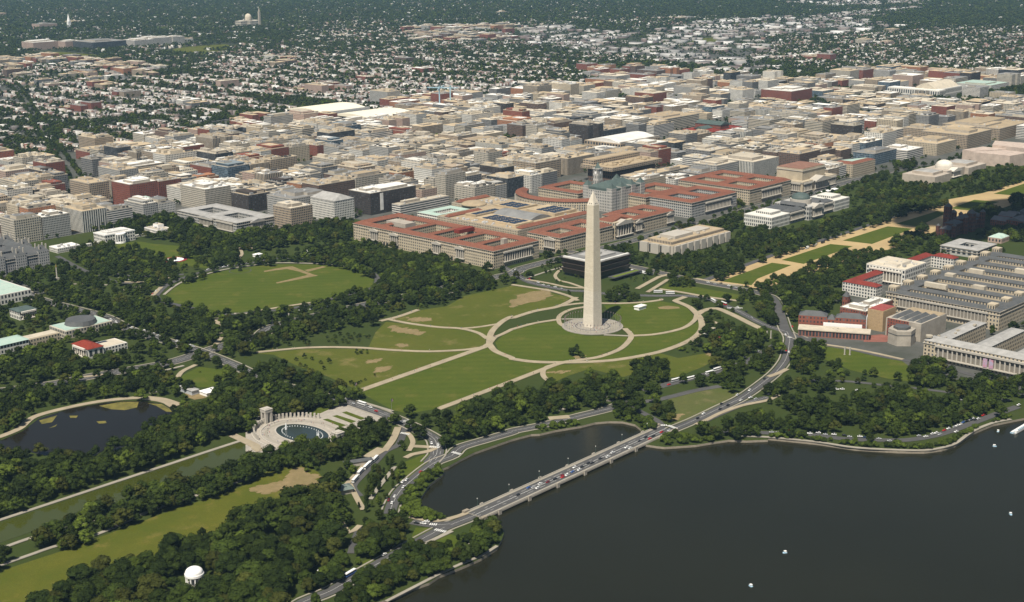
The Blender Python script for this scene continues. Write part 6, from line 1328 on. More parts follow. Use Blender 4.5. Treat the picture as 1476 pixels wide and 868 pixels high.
b = MB(); b.box(-565, 468, 0, -489, 496, 11, 4, 5); b.build('wall', FM['white'], r); b = MB(); b.gable(-566, 467, -488, 497, 11.05, 3, 'x', inset=8); b.build('roof', M['verdigris'], r); b = MB(); b.box(-488.9, 472, 0, -446, 492, 9, 4, 4.5); b.build('rear_wing', FM['limestone'], r); b = MB(); b.box(-487, 474, 9.02, -448, 490, 9.6); b.build('flat_roof', M['roofcream'], r)
r = root('oval_hall', 'pale hall with grey octagonal roof and green edges by the road at left', 'hall', -405, 488, 'oval roofed hall'); claim(-444, 462, -370, 512)
b = MB(); b.box(-440, 468, 0, -376, 508, 10, 4, 5); b.build('wall', FM['cream'], r); b = MB(); b.box(-438, 470, 10.02, -378, 506, 10.6); b.build('flat_roof', M['verdigris'], r); b = MB(); b.cyl(-408, 488, 10.6, 16, 20, 18, 16); b.build('auditorium_roof', M['slate'], r)
r = root('relief_hall', 'small white columned hall with green roof at the upper left', 'hall', -425, 604, 'small white columned hall'); claim(-440, 585, -405, 625)
b = MB(); b.box(-435, 592, 0, -411, 618, 11, 4, 5); b.build('wall', FM['white'], r); b = MB(); b.gable(-436, 591, -410, 619, 11.05, 2.5, 'x', inset=8); b.build('roof', M['dkverd'], r); columns(r, 's', 592, -432, -414, 2, 9, 6, M['marble'], rad=.6)
r = root('art_school', 'white gallery with pale green glass roof at the left edge', 'gallery', -398, 725, 'green glass roofed gallery'); claim(-430, 675, -362, 780)
b = MB(); b.box(-424, 682, 0, -370, 772, 14, 5, 6); b.build('wall', FM['white'], r); b = MB()
for k in range(3): b.gable(-422, 684+k*29, -372, 712+k*29, 14.05, 3, 'x', inset=6)
b.build('roof', M['verdigris'], r)
# far landmarks
r = root('basilica', 'domed basilica with slim bell tower far off at upper left', 'church', 3150, 5010, 'distant domed basilica'); claim(3080, 4950, 3260, 5080)
b = MB(); b.box(3110, 4980, 0, 3230, 5030, 34, 8, 12); b.box(3150, 4955, 0, 3200, 5055, 34, 8, 12); b.build('wall', FM['cream'], r); b = MB(); b.cyl(3175, 5005, 34, 50, 17, 17, 20); b.dome(3175, 5005, 50, 17, 19, 20); b.build('dome', M['roofcream'], r); b = MB(); b.box(3212, 4962, 0, 3222, 4972, 78, 3, 8); b.cyl(3217, 4967, 78, 98, 6, .3, 4); b.build('bell_tower', M['conc'], r)
solo('hospital', 'distant brown hospital block beyond the reservoir', 'hospital', [(1735, 4560, 1850, 4660), (1850.1, 4500, 1930, 4560)], 32, 'pinkish', 'roofwhite', 'distant brown hospital', pent=2)
solo('hospital', 'distant dark blue glass hospital beyond the reservoir', 'hospital', [(1880, 4330, 2040, 4490)], 34, 'dark glass', 'roofgrey', 'dark blue glass hospital', pent=2)
solo('hospital', 'distant long white hospital with stepped wings at upper left', 'hospital', [(2080, 4330, 2180, 4420), (2180.1, 4380, 2300, 4460), (2300.1, 4370, 2360, 4440)], 30, 'ribboned white', 'roofwhite', 'distant white hospital', pent=2)
r = solo('college_hall', 'distant red grey hall with slender white steeple among woods', 'college', [(2430, 5780, 2530, 5860)], 25, 'pinkish', 'roofgrey', pent=1); b = MB(); b.box(2560, 5720, 0, 2575, 5735, 35); b.cyl(2567, 5727, 35, 75, 9, .3, 8); b.build('steeple', M['white'], r)

# ------------------------------------------------------------------ downtown blocks, houses, far ground cover
def in_any(x, y, zs): return any(inside((x, y), p) for p, in zs)
def hit(x0, y0, x1, y1): return any(x0 < d and x1 > a and y0 < e and y1 > b for a, b, d, e in BUILT)
FH = Vector((math.sin(YAW), math.cos(YAW))); RH = Vector((math.cos(YAW), -math.sin(YAW)))
ORD = 'nearest,second,third,fourth,fifth,sixth,seventh,eighth,ninth,tenth,eleventh,twelfth,thirteenth,fourteenth,fifteenth,sixteenth,seventeenth,eighteenth,nineteenth,twentieth'.split(',')
ONES = ',first,second,third,fourth,fifth,sixth,seventh,eighth,ninth'.split(',')
def ordinal(i):      # 0 -> first
    i += 1
    if i <= 20: return 'first' if i == 1 else ORD[i-1]
    t, o = divmod(i, 10); T = ['', '', 'twenty', 'thirty', 'forty', 'fifty', 'sixty', 'seventy', 'eighty', 'ninety']
    if i >= 100: return 'hundredth' if i == 100 else 'hundred-'+ordinal(i-101)
    return (T[t]+'-'+ONES[o]) if o else T[t][:-1]+'ieth'
def whereabouts(x, y, anchors):
    a = min(anchors, key=lambda q: (q[1]-x)**2+(q[2]-y)**2); d = Vector((x-a[1], y-a[2])); f, r_ = d.dot(FH), d.dot(RH)
    w = ('beyond' if f > 0 else 'before') if abs(f) > abs(r_) else ('right of' if r_ > 0 else 'left of')
    return w, a[0], d.length
def single_out(items, anchors, fmt):
    """items: (object, look, x, y); numbers each look outward from the named neighbour so every label is its own"""
    g = {}
    for o, look, x, y in items:
        w, a, d = whereabouts(x, y, anchors); g.setdefault((look, w, a), []).append((d, o))
    for (look, w, a), l in g.items():
        l.sort(key=lambda q: q[0])
        for i, (d, o) in enumerate(l): o['label'] = fmt(look, w, a, i, len(l))
XS = [-900, -770, -640, -500, -345, -225, -105, 10, 95, 300, 490, 640, 735, 830, 1000, 1090, 1180, 1340, 1440, 1640, 1780, 1900, 2030, 2170, 2300, 2430, 2560, 2700, 2850]
while XS[-1] < 8600: XS.append(XS[-1]+140)
YS = [330, 450, 560, 690, 765, 895, 1010, 1170, 1320, 1490, 1640, 1830, 2010, 2150, 2290, 2470, 2620, 2780, 2950, 3120]
while YS[-1] < 9800: YS.append(YS[-1]+170)
SQUARES = [(-300, 690, 75, 1085), (-380, 690, 290, 770), (500, 1170, 640, 1290), (290, 690, 300, 900), (1640, 560, 1660, 700)]
br = random.Random(21); LOTS = []; HOUSES = []; SHEDS = []; FORESTCELLS = []
S16 = [Vector(q) for q in STREET16]
def near16(x, y):
    return seg_dist_np(np.array([x]), np.array([y]), STREET16)[0]
def split(x0, y0, x1, y1, amax, out):
    w, d = x1-x0, y1-y0
    if w*d < amax or max(w, d) < 46:
        out.append((x0, y0, x1, y1)); return
    if w > d: m = x0+w*br.uniform(.38, .62); split(x0, y0, m, y1, amax, out); split(m, y0, x1, y1, amax, out)
    else: m = y0+d*br.uniform(.38, .62); split(x0, y0, x1, m, amax, out); split(x0, m, x1, y1, amax, out)
for X0, X1 in zip(XS, XS[1:]):
    for Y0, Y1 in zip(YS, YS[1:]):
        cx, cy = (X0+X1)/2, (Y0+Y1)/2
        if not in_frame(cx, cy, 10, 130): continue
        dist = math.hypot(cx-CAM.x, cy-CAM.y)
        if any(a < cx < c and b < cy < d for a, b, c, d in SQUARES): continue
        if cy < 690 and cx < 700: continue
        if cy < 330 or inside((cx, cy), [(2560, 250), (2520, 820), (3000, 760), (3300, 500), (3300, 0)]): continue
        if cx < -345 and cy < 1010: continue
        if dist > 11500: continue
        row, ind, fld = in_any(cx, cy, ROW_ZONES), in_any(cx, cy, INDUSTRIAL), in_any(cx, cy, FIELDS)
        if fld: continue
        x0, x1, y0, y1 = X0+10, X1-10, Y0+10, Y1-10
        office = (cx < 2500 and cy < 1800 and cx < 2500) or (cx < 3200 and cy < 1300) or (1300 < cx < 2600 and cy < 2300)
        if office and not (row and cy > 1750):
            out = []; split(x0, y0, x1, y1, br.choice((2600, 3600, 5200)), out)
            for q in out:
                a = br.uniform(.3, 1.6); LOTS.append((q[0]+a, q[1]+a, q[2]-a, q[3]-a, 'office'))
        elif ind:
            out = []; split(x0, y0, x1, y1, br.choice((700, 1500, 2500, 5000)), out)
            for q in out:
                if br.random() < .45 and q[2]-q[0] > 12 and q[3]-q[1] > 12: SHEDS.append((q[0]+3, q[1]+4, q[2]-3, q[3]-4, br.uniform(5, 15)))
                if br.random() < .6: FORESTCELLS.append((*q, .5))
        elif row or in_any(cx, cy, INSTITUTION) or (br.random() < (.5 if dist < 4200 else .10) and not (cx > 5200 and cy < .9*cx-700)):
            big = br.random(); inst = in_any(cx, cy, INSTITUTION)
            if big < (.75 if inst else .2 if dist < 5000 else .06):
                out = []; split(x0, y0, x1, y1, 5000, out)
                for q in out:
                    if br.random() < (.75 if inst else .5): LOTS.append((q[0]+6, q[1]+4, q[2]-4, q[3]-8, 'mid'))
                FORESTCELLS.append((x0, y0, x1, y1, .25))
            else: HOUSES.append((x0, y0, x1, y1, dist)); FORESTCELLS.append((x0, y0, x1, y1, (.5 if x0 < 2000 else .85) if row else .8))
        else:
            FORESTCELLS.append((X0, Y0, X1, Y1, 1.0))
            if br.random() < (.12 if (cx > 5200 and cy < 4600 and cy < .9*cx-700) else .8):
                for _ in range(br.randint(1, 7)):
                    x, y = br.uniform(X0, X1), br.uniform(Y0, Y1); SHEDS.append((x, y, x+br.uniform(8, 22), y+br.uniform(8, 14), br.uniform(8, 14)))
# office blocks
OFF = []
STY = ['limestone']*5+['cream']*6+['tan']*4+['white']*9+['pale grey']*5+['grey']*5+['brown']*4+['red brick']*2+['orange brick']+['pinkish']*2+['dark glass']*3+['dark brown']*2+['glass box']+['ribboned cream']*4+['ribboned white']*3+['finned white']*2+['finned tan']*3
STYM = ['red brick']*5+['orange brick']*3+['tan']*3+['cream']*3+['pinkish']*3+['white']*2+['brown']*2+['grey']*2+['pale grey']*2
for (x0, y0, x1, y1, k) in LOTS:
    if x1-x0 < 14 or y1-y0 < 14 or hit(x0, y0, x1, y1): continue
    cx, cy = (x0+x1)/2, (y0+y1)/2
    if k == 'office' and cx > 1000 and br.random() < .13: FORESTCELLS.append((x0, y0, x1, y1, .8)); continue
    if near16(cx, cy) < 26+min(x1-x0, y1-y0)/2 or not in_frame(cx, cy, 30, 15): continue
    d = math.hypot(cx-CAM.x, cy-CAM.y)
    if k == 'office':
        h = br.gauss(37 if cx < 800 else 32, 5) if cy < 1650 else br.gauss(24, 8)
        if cx > 1500 and cy > 900: h = br.gauss(25, 9)
        if min(x1-x0, y1-y0) < 24: h *= br.uniform(.5, .9)
        st = br.choice(STY if (cy < 1700 and br.random() < .92) else STYM)
    else: h = br.gauss(16, 5); st = br.choice(STYM)
    h = max(8, min(46, h*(.5 if 1950 < cx < 2520 and 600 < cy < 1150 else 1)*br.choice((1, 1, 1, .85, .7)))); OFF.append((((x1-x0)+(y1-y0))*h/d**2, x0, y0, x1, y1, h, st, d))
OFF.sort(reverse=True)
DESC = {'ribboned cream': 'ribbon windowed cream', 'ribboned white': 'ribbon windowed white', 'finned white': 'white finned', 'finned tan': 'tan finned', 'glass box': 'blue glass', 'dark glass': 'dark glass'}
rest = MB(); RM = [M['rooftan'], M['roofcream'], M['roofgrey'], M['roofwhite'], M['conc'], M['mech']]; SK = list(FM); RESTM = [FM[k] for k in SK]+RM
items = []
for n, (sc, x0, y0, x1, y1, h, st, d) in enumerate(OFF):
    rk = br.choice(['rooftan']*8+['roofcream']*5+['roofgrey']*5+['roofwhite']*4)
    w, dp = x1-x0, y1-y0; fl = br.uniform(3.3, 3.9); bay = br.uniform(2.8, 4.4)
    rects = [(x0, y0, x1, y1)]; u = br.random()
    if u < .33 and w > 40 and dp > 34:      # light court opening on one side
        c = w*br.uniform(.25, .4); t = dp*br.uniform(.35, .55); m0 = x0+(w-c)/2
        rects = [(x0, y0, m0, y1), (m0+c, y0, x1, y1)] + ([(m0+.01, y0+t, m0+c-.01, y1)] if br.random() < .5 else [(m0+.01, y0, m0+c-.01, y1-t)])
    elif u < .5 and w > 30 and dp > 30:
        s = br.uniform(.3, .5); rects = [(x0, y0, x1, y0+dp*s), (x0, y0+dp*s+.01, x0+w*br.uniform(.5, .8), y1)]
    if n < 300:
        r = empty('office_building'); tag(r, None, 'office building', 'downtown office blocks')
        flat_parts(r, rects, h, FM[st], M[rk], br, bay, fl, pent=br.choice((1, 2, 2, 3)), units=0, wallroof=FM_TRIM if br.random() < .5 else M['roofcream'])
        cu = MB(); q = rects[0]; chunks(cu, q[0]+1, q[1]+1, q[2]-1, q[3]-1, h+.3, br.randint(7, 16), br, 1.5, 7, 3.4)
        pm_ = M['mech'] if br.random() < .6 else M['roofdark']
        if cu.f:
            for q_ in (cu.islands() if n < 45 else [cu]): link(bpy.data.objects.new('rooftop_plant', q_.mesh('rooftop_plant', pm_)), r)
        if br.random() < .45:     # set back top storeys
            b = MB(); b.box(x0+w*.12, y0+dp*.12, h+.32, x1-w*.12, y1-dp*.12, h+4.4, bay, fl) if len(rects) == 1 else None
            if b.f: b.build('upper_storey', [FM[st]], r)
        items.append((r, DESC.get(st, st)+' office block', (x0+x1)/2, (y0+y1)/2))
    else:
        mi = SK.index(st); ri = len(SK)+('rooftan', 'roofcream', 'roofgrey', 'roofwhite').index(rk)
        for q in rects: rest.box(*q[:2], 0, *q[2:], h, bay, fl, mi, ri)
        q = rects[0]; pw, pd = (q[2]-q[0])*.4, (q[3]-q[1])*.4; px_, py = q[0]+pw*br.uniform(.3, 1.1), q[1]+pd*br.uniform(.3, 1.1)
        if pw > 4: rest.box(px_, py, h, px_+pw, py+pd, h+br.uniform(2.5, 5), 1e9, 1e9, len(SK)+4, ri)
        for _ in range(2):
            px_, py = br.uniform(q[0]+1, q[2]-5), br.uniform(q[1]+1, q[3]-5); rest.box(px_, py, h, px_+br.uniform(2, 4), py+br.uniform(2, 4), h+2, 1e9, 1e9, len(SK)+5)
def olab(look, w, a, i, n):
    s = f'{look} {w} the {a}, {ordinal(i)} nearest' if n > 1 else f'{look} {w} the {a}, only one of its colour'
    return s if len(s.split()) <= 16 else s.replace('office block', 'block').replace(', only one of its colour', '')
single_out(items, ANCH, olab)
o = rest.build('distant_buildings', RESTM); tag(o, 'hundreds of smaller tan, brick and grey city blocks fading into the distance', 'buildings', None, 'stuff')
# boxes in bulk with their own wall and roof colours
def colour_attr(me, cols):
    at = me.attributes.new('tint', 'FLOAT_COLOR', 'FACE'); c4 = np.ones((len(cols), 4), np.float32); c4[:, :3] = cols; at.data.foreach_set('color', c4.ravel())
def bulk(name, verts, faces, cols, m):
    me = bpy.data.meshes.new(name); nv, nf = len(verts), len(faces); k = faces.shape[1]
    me.vertices.add(nv); me.vertices.foreach_set('co', verts.astype(np.float32).ravel()); me.loops.add(nf*k); me.loops.foreach_set('vertex_index', faces.astype(np.int32).ravel())
    me.polygons.add(nf); me.polygons.foreach_set('loop_start', np.arange(0, nf*k, k, dtype=np.int32)); me.materials.append(m); me.update(calc_edges=True); colour_attr(me, cols); return me
M['tinted'] = mat('house_paint', (1, 1, 1), .85, .2, tint=True)
WALLC = np.array([(.2, .095, .07), (.26, .17, .13), (.4, .34, .27), (.5, .47, .41), (.16, .12, .1), (.3, .29, .27), (.6, .58, .54)])
ROOFC = np.array([(.58, .56, .53)]*3+[(.38, .365, .34)]*5+[(.25, .24, .225)]*6+[(.11, .105, .1)]*5+[(.2, .11, .08)]*1+[(.4, .32, .23)]*2)
def boxes(rects, grey=0.0):
    r_ = np.array([q[:5] for q in rects]); n = len(r_); V = np.zeros((n, 8, 3))
    for i, (a, b) in enumerate(((0, 1), (2, 1), (2, 3), (0, 3))):
        V[:, i, 0] = r_[:, a]; V[:, i, 1] = r_[:, b]; V[:, i+4, 0] = r_[:, a]; V[:, i+4, 1] = r_[:, b]; V[:, i+4, 2] = r_[:, 4]
    F = np.array([(0, 1, 5, 4), (1, 2, 6, 5), (2, 3, 7, 6), (3, 0, 4, 7), (4, 5, 6, 7)])
    F = (F[None]+8*np.arange(n)[:, None, None]).reshape(-1, 4)
    wc = WALLC[rng.integers(0, len(WALLC), n)]*rng.uniform(.8, 1.1, (n, 1)); rc = ROOFC[rng.integers(0, len(ROOFC), n)]*rng.uniform(.85, 1.1, (n, 1))
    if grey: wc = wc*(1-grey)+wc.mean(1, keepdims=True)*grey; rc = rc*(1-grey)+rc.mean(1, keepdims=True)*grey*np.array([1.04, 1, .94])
    C = np.repeat(wc[:, None], 5, 1); C[:, 4] = rc; return V.reshape(-1, 3), F, C.reshape(-1, 3)
hb = []
for (x0, y0, x1, y1, d) in HOUSES:
    for side in range(2 if x1-x0 < 160 else 3):
        xx = (x0+2, x1-16, (x0+x1)/2-7)[side]; y = y0
        while y < y1-6:
            w = br.uniform(5.5, 8) if d < 5500 else br.uniform(8, 15)
            if br.random() < (.9 if d < 5500 else .5): hb.append((xx, y, xx+br.uniform(11, 16), y+w-.1 if d < 5500 else y+w*.75, br.uniform(7, 11.5)))
            y += w
    if br.random() < .6:
        x = x0+22
        while x < x1-26:
            w = br.uniform(6, 9)
            if br.random() < .75: hb.append((x, y0+1, x+w-.1, y0+13, br.uniform(7, 11))); hb.append((x, y1-13, x+w-.1, y1-1, br.uniform(7, 11)))
            x += w
hb = [q for q in hb if not hit(*q[:4]) and near16(q[0], q[1]) > 16]
hb.sort(key=lambda q: math.hypot(q[0]-CAM.x, q[1]-CAM.y))
for k, q in enumerate(hb[:300]):
    V, F, C = boxes([(-(q[2]-q[0])/2, -(q[3]-q[1])/2, (q[2]-q[0])/2, (q[3]-q[1])/2, q[4])]); o = bpy.data.objects.new('row_house', bulk('row_house', V, F, C, M['tinted'])); o.location = ((q[0]+q[2])/2, (q[1]+q[3])/2, 0); link(o)
    rf, wl_ = C[4], C[0]
    look = ('white roofed' if rf.mean() > .5 else 'pale grey roofed' if rf.mean() > .36 else 'dark roofed' if rf.mean() < .18 and rf[0] < .2 else 'brown roofed' if rf[0] > rf[2]*1.3 else 'grey roofed')+(' brick' if wl_[0] > wl_[2]*2 else ' painted')
    tag(o, f'small {look} row house on the dense streets behind the office blocks', 'house', 'nearest '+look+' row houses')
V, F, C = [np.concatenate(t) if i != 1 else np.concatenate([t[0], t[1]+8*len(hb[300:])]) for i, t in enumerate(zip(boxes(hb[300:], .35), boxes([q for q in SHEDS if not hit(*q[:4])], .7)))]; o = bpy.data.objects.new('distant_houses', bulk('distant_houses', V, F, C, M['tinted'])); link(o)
tag(o, 'thousands of small row houses and sheds spreading toward the wooded horizon', 'houses', None, 'stuff')

# ------------------------------------------------------------------ trees
def ico(sub):
    bm = bmesh.new(); bmesh.ops.create_icosphere(bm, subdivisions=sub, radius=1); v = np.array([q.co[:] for q in bm.verts]); f = np.array([[q.index for q in p.verts] for p in bm.faces]); bm.free(); return v, f
ICO = {k: ico(k) for k in (1, 2)}
def crown_template(seed, nl, sub, nleaf, leaf, squash=1.0, tall=False):
    """lobed core plus leaf clumps as triangles; unit height, foliage from .18 to 1"""
    g = np.random.default_rng(seed); V = []; F = []; n0 = 0; cs = []
    for i in range(nl):
        a = 2*math.pi*(i*.618+g.uniform(-.1, .1)); t = (i+.5)/nl; z = .36+.46*t*squash+g.uniform(-.04, .04); rr = (.27*math.sqrt(max(.05, 1-(t*1.05)**2)) if not tall else .1*(1-t))*g.uniform(.8, 1.25)
        if i == nl-1: rr *= .3
        s = (g.uniform(.15, .235) if not tall else g.uniform(.1, .15)); c = np.array([rr*math.cos(a), rr*math.sin(a), z])
        if tall: c[2] = .22+.62*t
        cs.append((c, s)); v, f = ICO[sub]; vv = v*(1+g.uniform(-.18, .18, (len(v), 1)))*s*.86*np.array([1, 1, .82]); V.append(vv+c); F.append(f+n0); n0 += len(v)
    for _ in range(nleaf):
        c, s = cs[g.integers(nl)]; d = g.normal(size=3); d /= np.linalg.norm(d)
        if d[2] < -.35: d[2] *= -1
        p = c+d*np.array([1, 1, .85])*s*g.uniform(.86, 1.13); nrm = d+g.normal(size=3)*.45; nrm /= np.linalg.norm(nrm)
        u = np.cross(nrm, g.normal(size=3)); u /= np.linalg.norm(u)+1e-9; w = np.cross(nrm, u); L = leaf*g.uniform(.6, 1.35)
        V.append(np.array([p+u*L, p-u*L*.6+w*L*.85, p-u*L*.5-w*L*.8])); F.append(np.array([[n0, n0+1, n0+2]])); n0 += 3
    return np.concatenate(V), np.concatenate(F)
def trunk_mesh(seed):
    g = random.Random(seed); b = MB(); b.cyl(0, 0, 0, .26, .022, .016, 7, cap=False)
    for k in range(5):
        a = k*2.4+g.random(); b.beam((0, 0, .2+.03*k), (.2*math.cos(a), .2*math.sin(a), .48+.06*k), .012)
    b.cyl(0, 0, .26, .7, .016, .005, 6, cap=False); return b.mesh('trunk', M['bark'])
LEAF = {'dark green': (.0155, .0245, .0048), 'mid green': (.0255, .038, .0062), 'light green': (.05, .07, .01), 'olive green': (.036, .041, .008)}
def leafmat(k, c):
    m = mat(k.replace(' ', '_')+'_leaves', c, .85, .08, noise=.35, col2=tuple(q*1.5 for q in c), rnd=.34); return m
LM = {k: leafmat(k, c) for k, c in LEAF.items()}
def tri_mesh(name, V, F, m):
    me = bpy.data.meshes.new(name); me.from_pydata(V.tolist(), [], F.tolist()); me.materials.append(m); me.update(); return me
NEARC = {}
for k in LM:
    for s in range(3): NEARC[(k, s)] = tri_mesh('crown', *crown_template(100+s*7, 12, 2, 1500, .035), LM[k])
    NEARC[(k, 'tall')] = tri_mesh('crown', *crown_template(55, 12, 2, 900, .03, tall=True), LM[k])
    NEARC[(k, 'shrub')] = tri_mesh('crown', *crown_template(77, 9, 2, 700, .05, squash=.6), LM[k])
TRUNK = [trunk_mesh(s) for s in range(3)]
ell0 = [(-455+27*math.cos(t), -8+40*math.sin(t)) for t in np.linspace(0, 2*math.pi, 32, endpoint=False)]
OBST = [(sp, wd/2+1.4) for _, wd, sp in SROADS]+[(sp, wd/2+1.2) for _, wd, sp in SPATHS if wd >= 6]
PLAZA_B = [(POND, 0), (ell0, 0), ([(-1100, -52), (-505, -28), (-508, 24), (-1100, 4)], 0)]
tr = np.random.default_rng(5); TREES = []
for sp, hs, kind, poly in TREE_ZONES:
    xs = [p[0] for p in poly]; ys = [p[1] for p in poly]
    gx, gy = np.meshgrid(np.arange(min(xs), max(xs)+sp, sp), np.arange(min(ys), max(ys)+sp, sp)); X = gx.ravel()+tr.uniform(-.42, .42, gx.size)*sp; Y = gy.ravel()+tr.uniform(-.42, .42, gx.size)*sp
    ok = inside_np(X, Y, poly) & (tr.random(len(X)) > .12)
    for q, buf in (OBST if kind != 'shrub' else [(sp_, wd/2+.3) for _, wd, sp_ in SROADS]):
        ok[ok] &= seg_dist_np(X[ok], Y[ok], q) > buf
    for q, _ in PLAZA_B: ok &= ~inside_np(X, Y, q)
    if kind != 'shrub': ok &= seg_dist_np(X, Y, SHORE) > 2.5
    ok &= inside_np(X, Y, land)
    for a, b, c, d in BUILT: ok &= ~((X > a-1) & (X < c+1) & (Y > b-1) & (Y < d+1))
    ok &= np.hypot(X+722, Y+216) > 10.5
    for x, y in zip(X[ok], Y[ok]):
        h = hs*tr.uniform(.62, 1.32); h = min(h, 8.5) if math.hypot(x+727, y+222) < 27 else h; TREES.append((x, y, h, kind, h*tr.uniform(.8, 1.4) if kind != 'tall' else h*1.0))
# scattered young trees, street trees
def scatter(poly, n, h):
    xs = [p[0] for p in poly]; ys = [p[1] for p in poly]
    for _ in range(n):
        x, y = tr.uniform(min(xs), max(xs)), tr.uniform(min(ys), max(ys))
        if inside((x, y), poly) and all(seg_dist_np(np.array([x]), np.array([y]), q)[0] > b for q, b in OBST): TREES.append((x, y, h*tr.uniform(.7, 1.3), 'young', h))
# loosely wooded grounds: trees wherever no lawn, road or building is
MOWN = [p for k, p in LAWNS]
for (x0, y0, x1, y1, sp, hh) in ((-760, 130, -375, 800, 12, 12), (-370, 250, 160, 850, 12.5, 12), (40, -400, 400, 20, 15, 11), (290, 60, 1700, 300, 15, 10), (640, -130, 1500, 40, 13, 11), (-560, -270, -380, -60, 16, 10)):
    gx, gy = np.meshgrid(np.arange(x0, x1, sp), np.arange(y0, y1, sp)); X = gx.ravel()+tr.uniform(-.5, .5, gx.size)*sp; Y = gy.ravel()+tr.uniform(-.5, .5, gx.size)*sp; ok = tr.random(len(X)) < .72
    for q, buf in OBST: ok[ok] &= seg_dist_np(X[ok], Y[ok], q) > buf+1
    for q in MOWN+[POND, MALL, PLAZA]+[p for p, in PATCHES[-4:]]: ok &= ~inside_np(X, Y, q)
    for a, b, c, d in BUILT: ok &= ~((X > a) & (X < c) & (Y > b) & (Y < d))
    ok &= inside_np(X, Y, land) & (seg_dist_np(X, Y, SHORE) > 6) & ~((X > 150) & (X < 330) & (Y > -350) & (Y < -165)) & ~((Y > 640) & (X > -60))
    if len(TREES):
        T0 = np.array([(t[0], t[1]) for t in TREES if x0-10 < t[0] < x1+10 and y0-10 < t[1] < y1+10])
        if len(T0):
            for i in np.nonzero(ok)[0]:
                if ((T0-(X[i], Y[i]))**2).sum(1).min() < 49: ok[i] = False
    for x, y in zip(X[ok], Y[ok]): h = hh*tr.uniform(.5, 1.25); TREES.append((x, y, h, 'leaf', h*tr.uniform(.95, 1.25)))
for pol, n, h in YOUNG: scatter(pol, n, h)
for i in range(len(STREET16)-1):
    a, b = Vector(STREET16[i]), Vector(STREET16[i+1]); L = (b-a).length; d = (b-a)/L; n_ = Vector((-d.y, d.x))
    for k in range(int(L/9)):
        for s in (-1, 1):
            if tr.random() < .85: p = a+d*k*9+n_*s*tr.uniform(9, 15); TREES.append((p.x, p.y, tr.uniform(9, 14), 'leaf', 12))
TREES = [t for t in TREES if in_frame(t[0], t[1], t[2]*.6, 25)]
TREES.sort(key=lambda t: math.hypot(t[0]-CAM.x, t[1]-CAM.y))
TA = [('white domed temple', -722, -216), ('arched stone pavilion', -460, 41), ('left end of the bridge', -478, -280), ('right end of the bridge', -218, -268), ('red roofed visitor kiosk', -474, -117), ('grey roofed visitor hut', -527, -158), ('long pool', -790, -20), ('nearest road crossing', -512, -278), ('oval fountain pool', -457, -12), ('bare patch of the field', -570, -150), ('wooded basin point', -490, -330), ('near pond corner', -600, 130), ('stone footbridge', -512, 0)]
cnt = {'tree': 0, 'shrub': 0}; FARTREES = []; items = []; sitems = []
for (x, y, h, kind, wd) in TREES:
    d = math.hypot(x-CAM.x, y-CAM.y); is_s = kind == 'shrub'; key = 'shrub' if is_s else 'tree'
    if cnt[key] >= (300 if not is_s else 240): FARTREES.append((x, y, h, kind, wd)); continue
    cnt[key] += 1
    tone = ('light green' if tr.random() < .65 else 'mid green') if is_s else tr.choice(['dark green']*7+['mid green']*8+['olive green']*4+['light green']*2)
    if kind == 'tall' and tr.random() < .5: tone = 'olive green'
    r = empty('shrub' if is_s else 'broadleaf_tree', (x, y, 0), tr.uniform(0, 6.28)); r.scale = (wd, wd, h)
    tag(r, None, 'shrub' if is_s else 'tree', 'shrubs along the basin banks' if is_s else 'park trees in the foreground')
    c = bpy.data.objects.new('crown', NEARC[(tone, 'shrub' if is_s else 'tall' if kind == 'tall' else int(tr.integers(3)))]); link(c, r)
    t = bpy.data.objects.new('trunk' if not is_s else 'stem', TRUNK[int(tr.integers(3))]); link(t, r)
    size = '' if is_s else ('tall ' if h > 15 else 'low ' if h < 10 else '')
    (sitems if is_s else items).append((r, size+tone+(' shrub' if is_s else ' tree'), x, y))
lab = lambda look, w, a, i, n: f'{look} {w} the {a}, {ordinal(i)} nearest of its colour' if n > 1 else f'the only {look} {w} the {a}'
single_out(items, TA, lab)
single_out(sitems, [('left end of the bridge', -478, -280), ('right end of the bridge', -218, -268), ('wooded basin point', -500, -335), ('pale field', -560, -120), ('inlet road bend', -440, -190), ('brown lawn', -150, -190), ('moored boat dock', 21, -528), ('stone obelisk', 27, 23), ('pond', -640, 150), ('far basin bank', -60, -380), ('visitor kiosk', -474, -117)], lab)
# everything farther off: one woodland
def stack(items, templ, cols, spread=.38):
    n = len(items); V0, F0 = templ; a = np.array([(t[0], t[1], t[2], t[4]) for t in items]); th = tr.uniform(0, 6.28, n); c, s = np.cos(th)[:, None], np.sin(th)[:, None]
    V = np.empty((n, len(V0), 3)); V[:, :, 0] = (V0[:, 0]*c-V0[:, 1]*s)*a[:, 3:4]+a[:, 0:1]; V[:, :, 1] = (V0[:, 0]*s+V0[:, 1]*c)*a[:, 3:4]+a[:, 1:2]; V[:, :, 2] = V0[:, 2]*a[:, 2:3]
    F = (F0[None]+len(V0)*np.arange(n)[:, None, None]).reshape(-1, 3); col = cols[tr.integers(0, len(cols), n)]*tr.uniform(1-spread, 1+spread, (n, 1)); C = np.repeat(col, len(F0), 0)
    return V.reshape(-1, 3), F, C
def with_trunk(t):
    V, F = t; k = len(V); r = .022; q = [(r, 0, 0), (-r*.5, r*.87, 0), (-r*.5, -r*.87, 0), (r*.6, 0, .4), (-r*.3, r*.5, .4), (-r*.3, -r*.5, .4)]
    f = [(0, 1, 4), (0, 4, 3), (1, 2, 5), (1, 5, 4), (2, 0, 3), (2, 3, 5)]; return np.concatenate([V, np.array(q)]), np.concatenate([F, np.array(f)+k])
cols = np.array(list(LEAF.values())[:2]*4+list(LEAF.values())); VV = []; FF = []; CC = []; base = 0
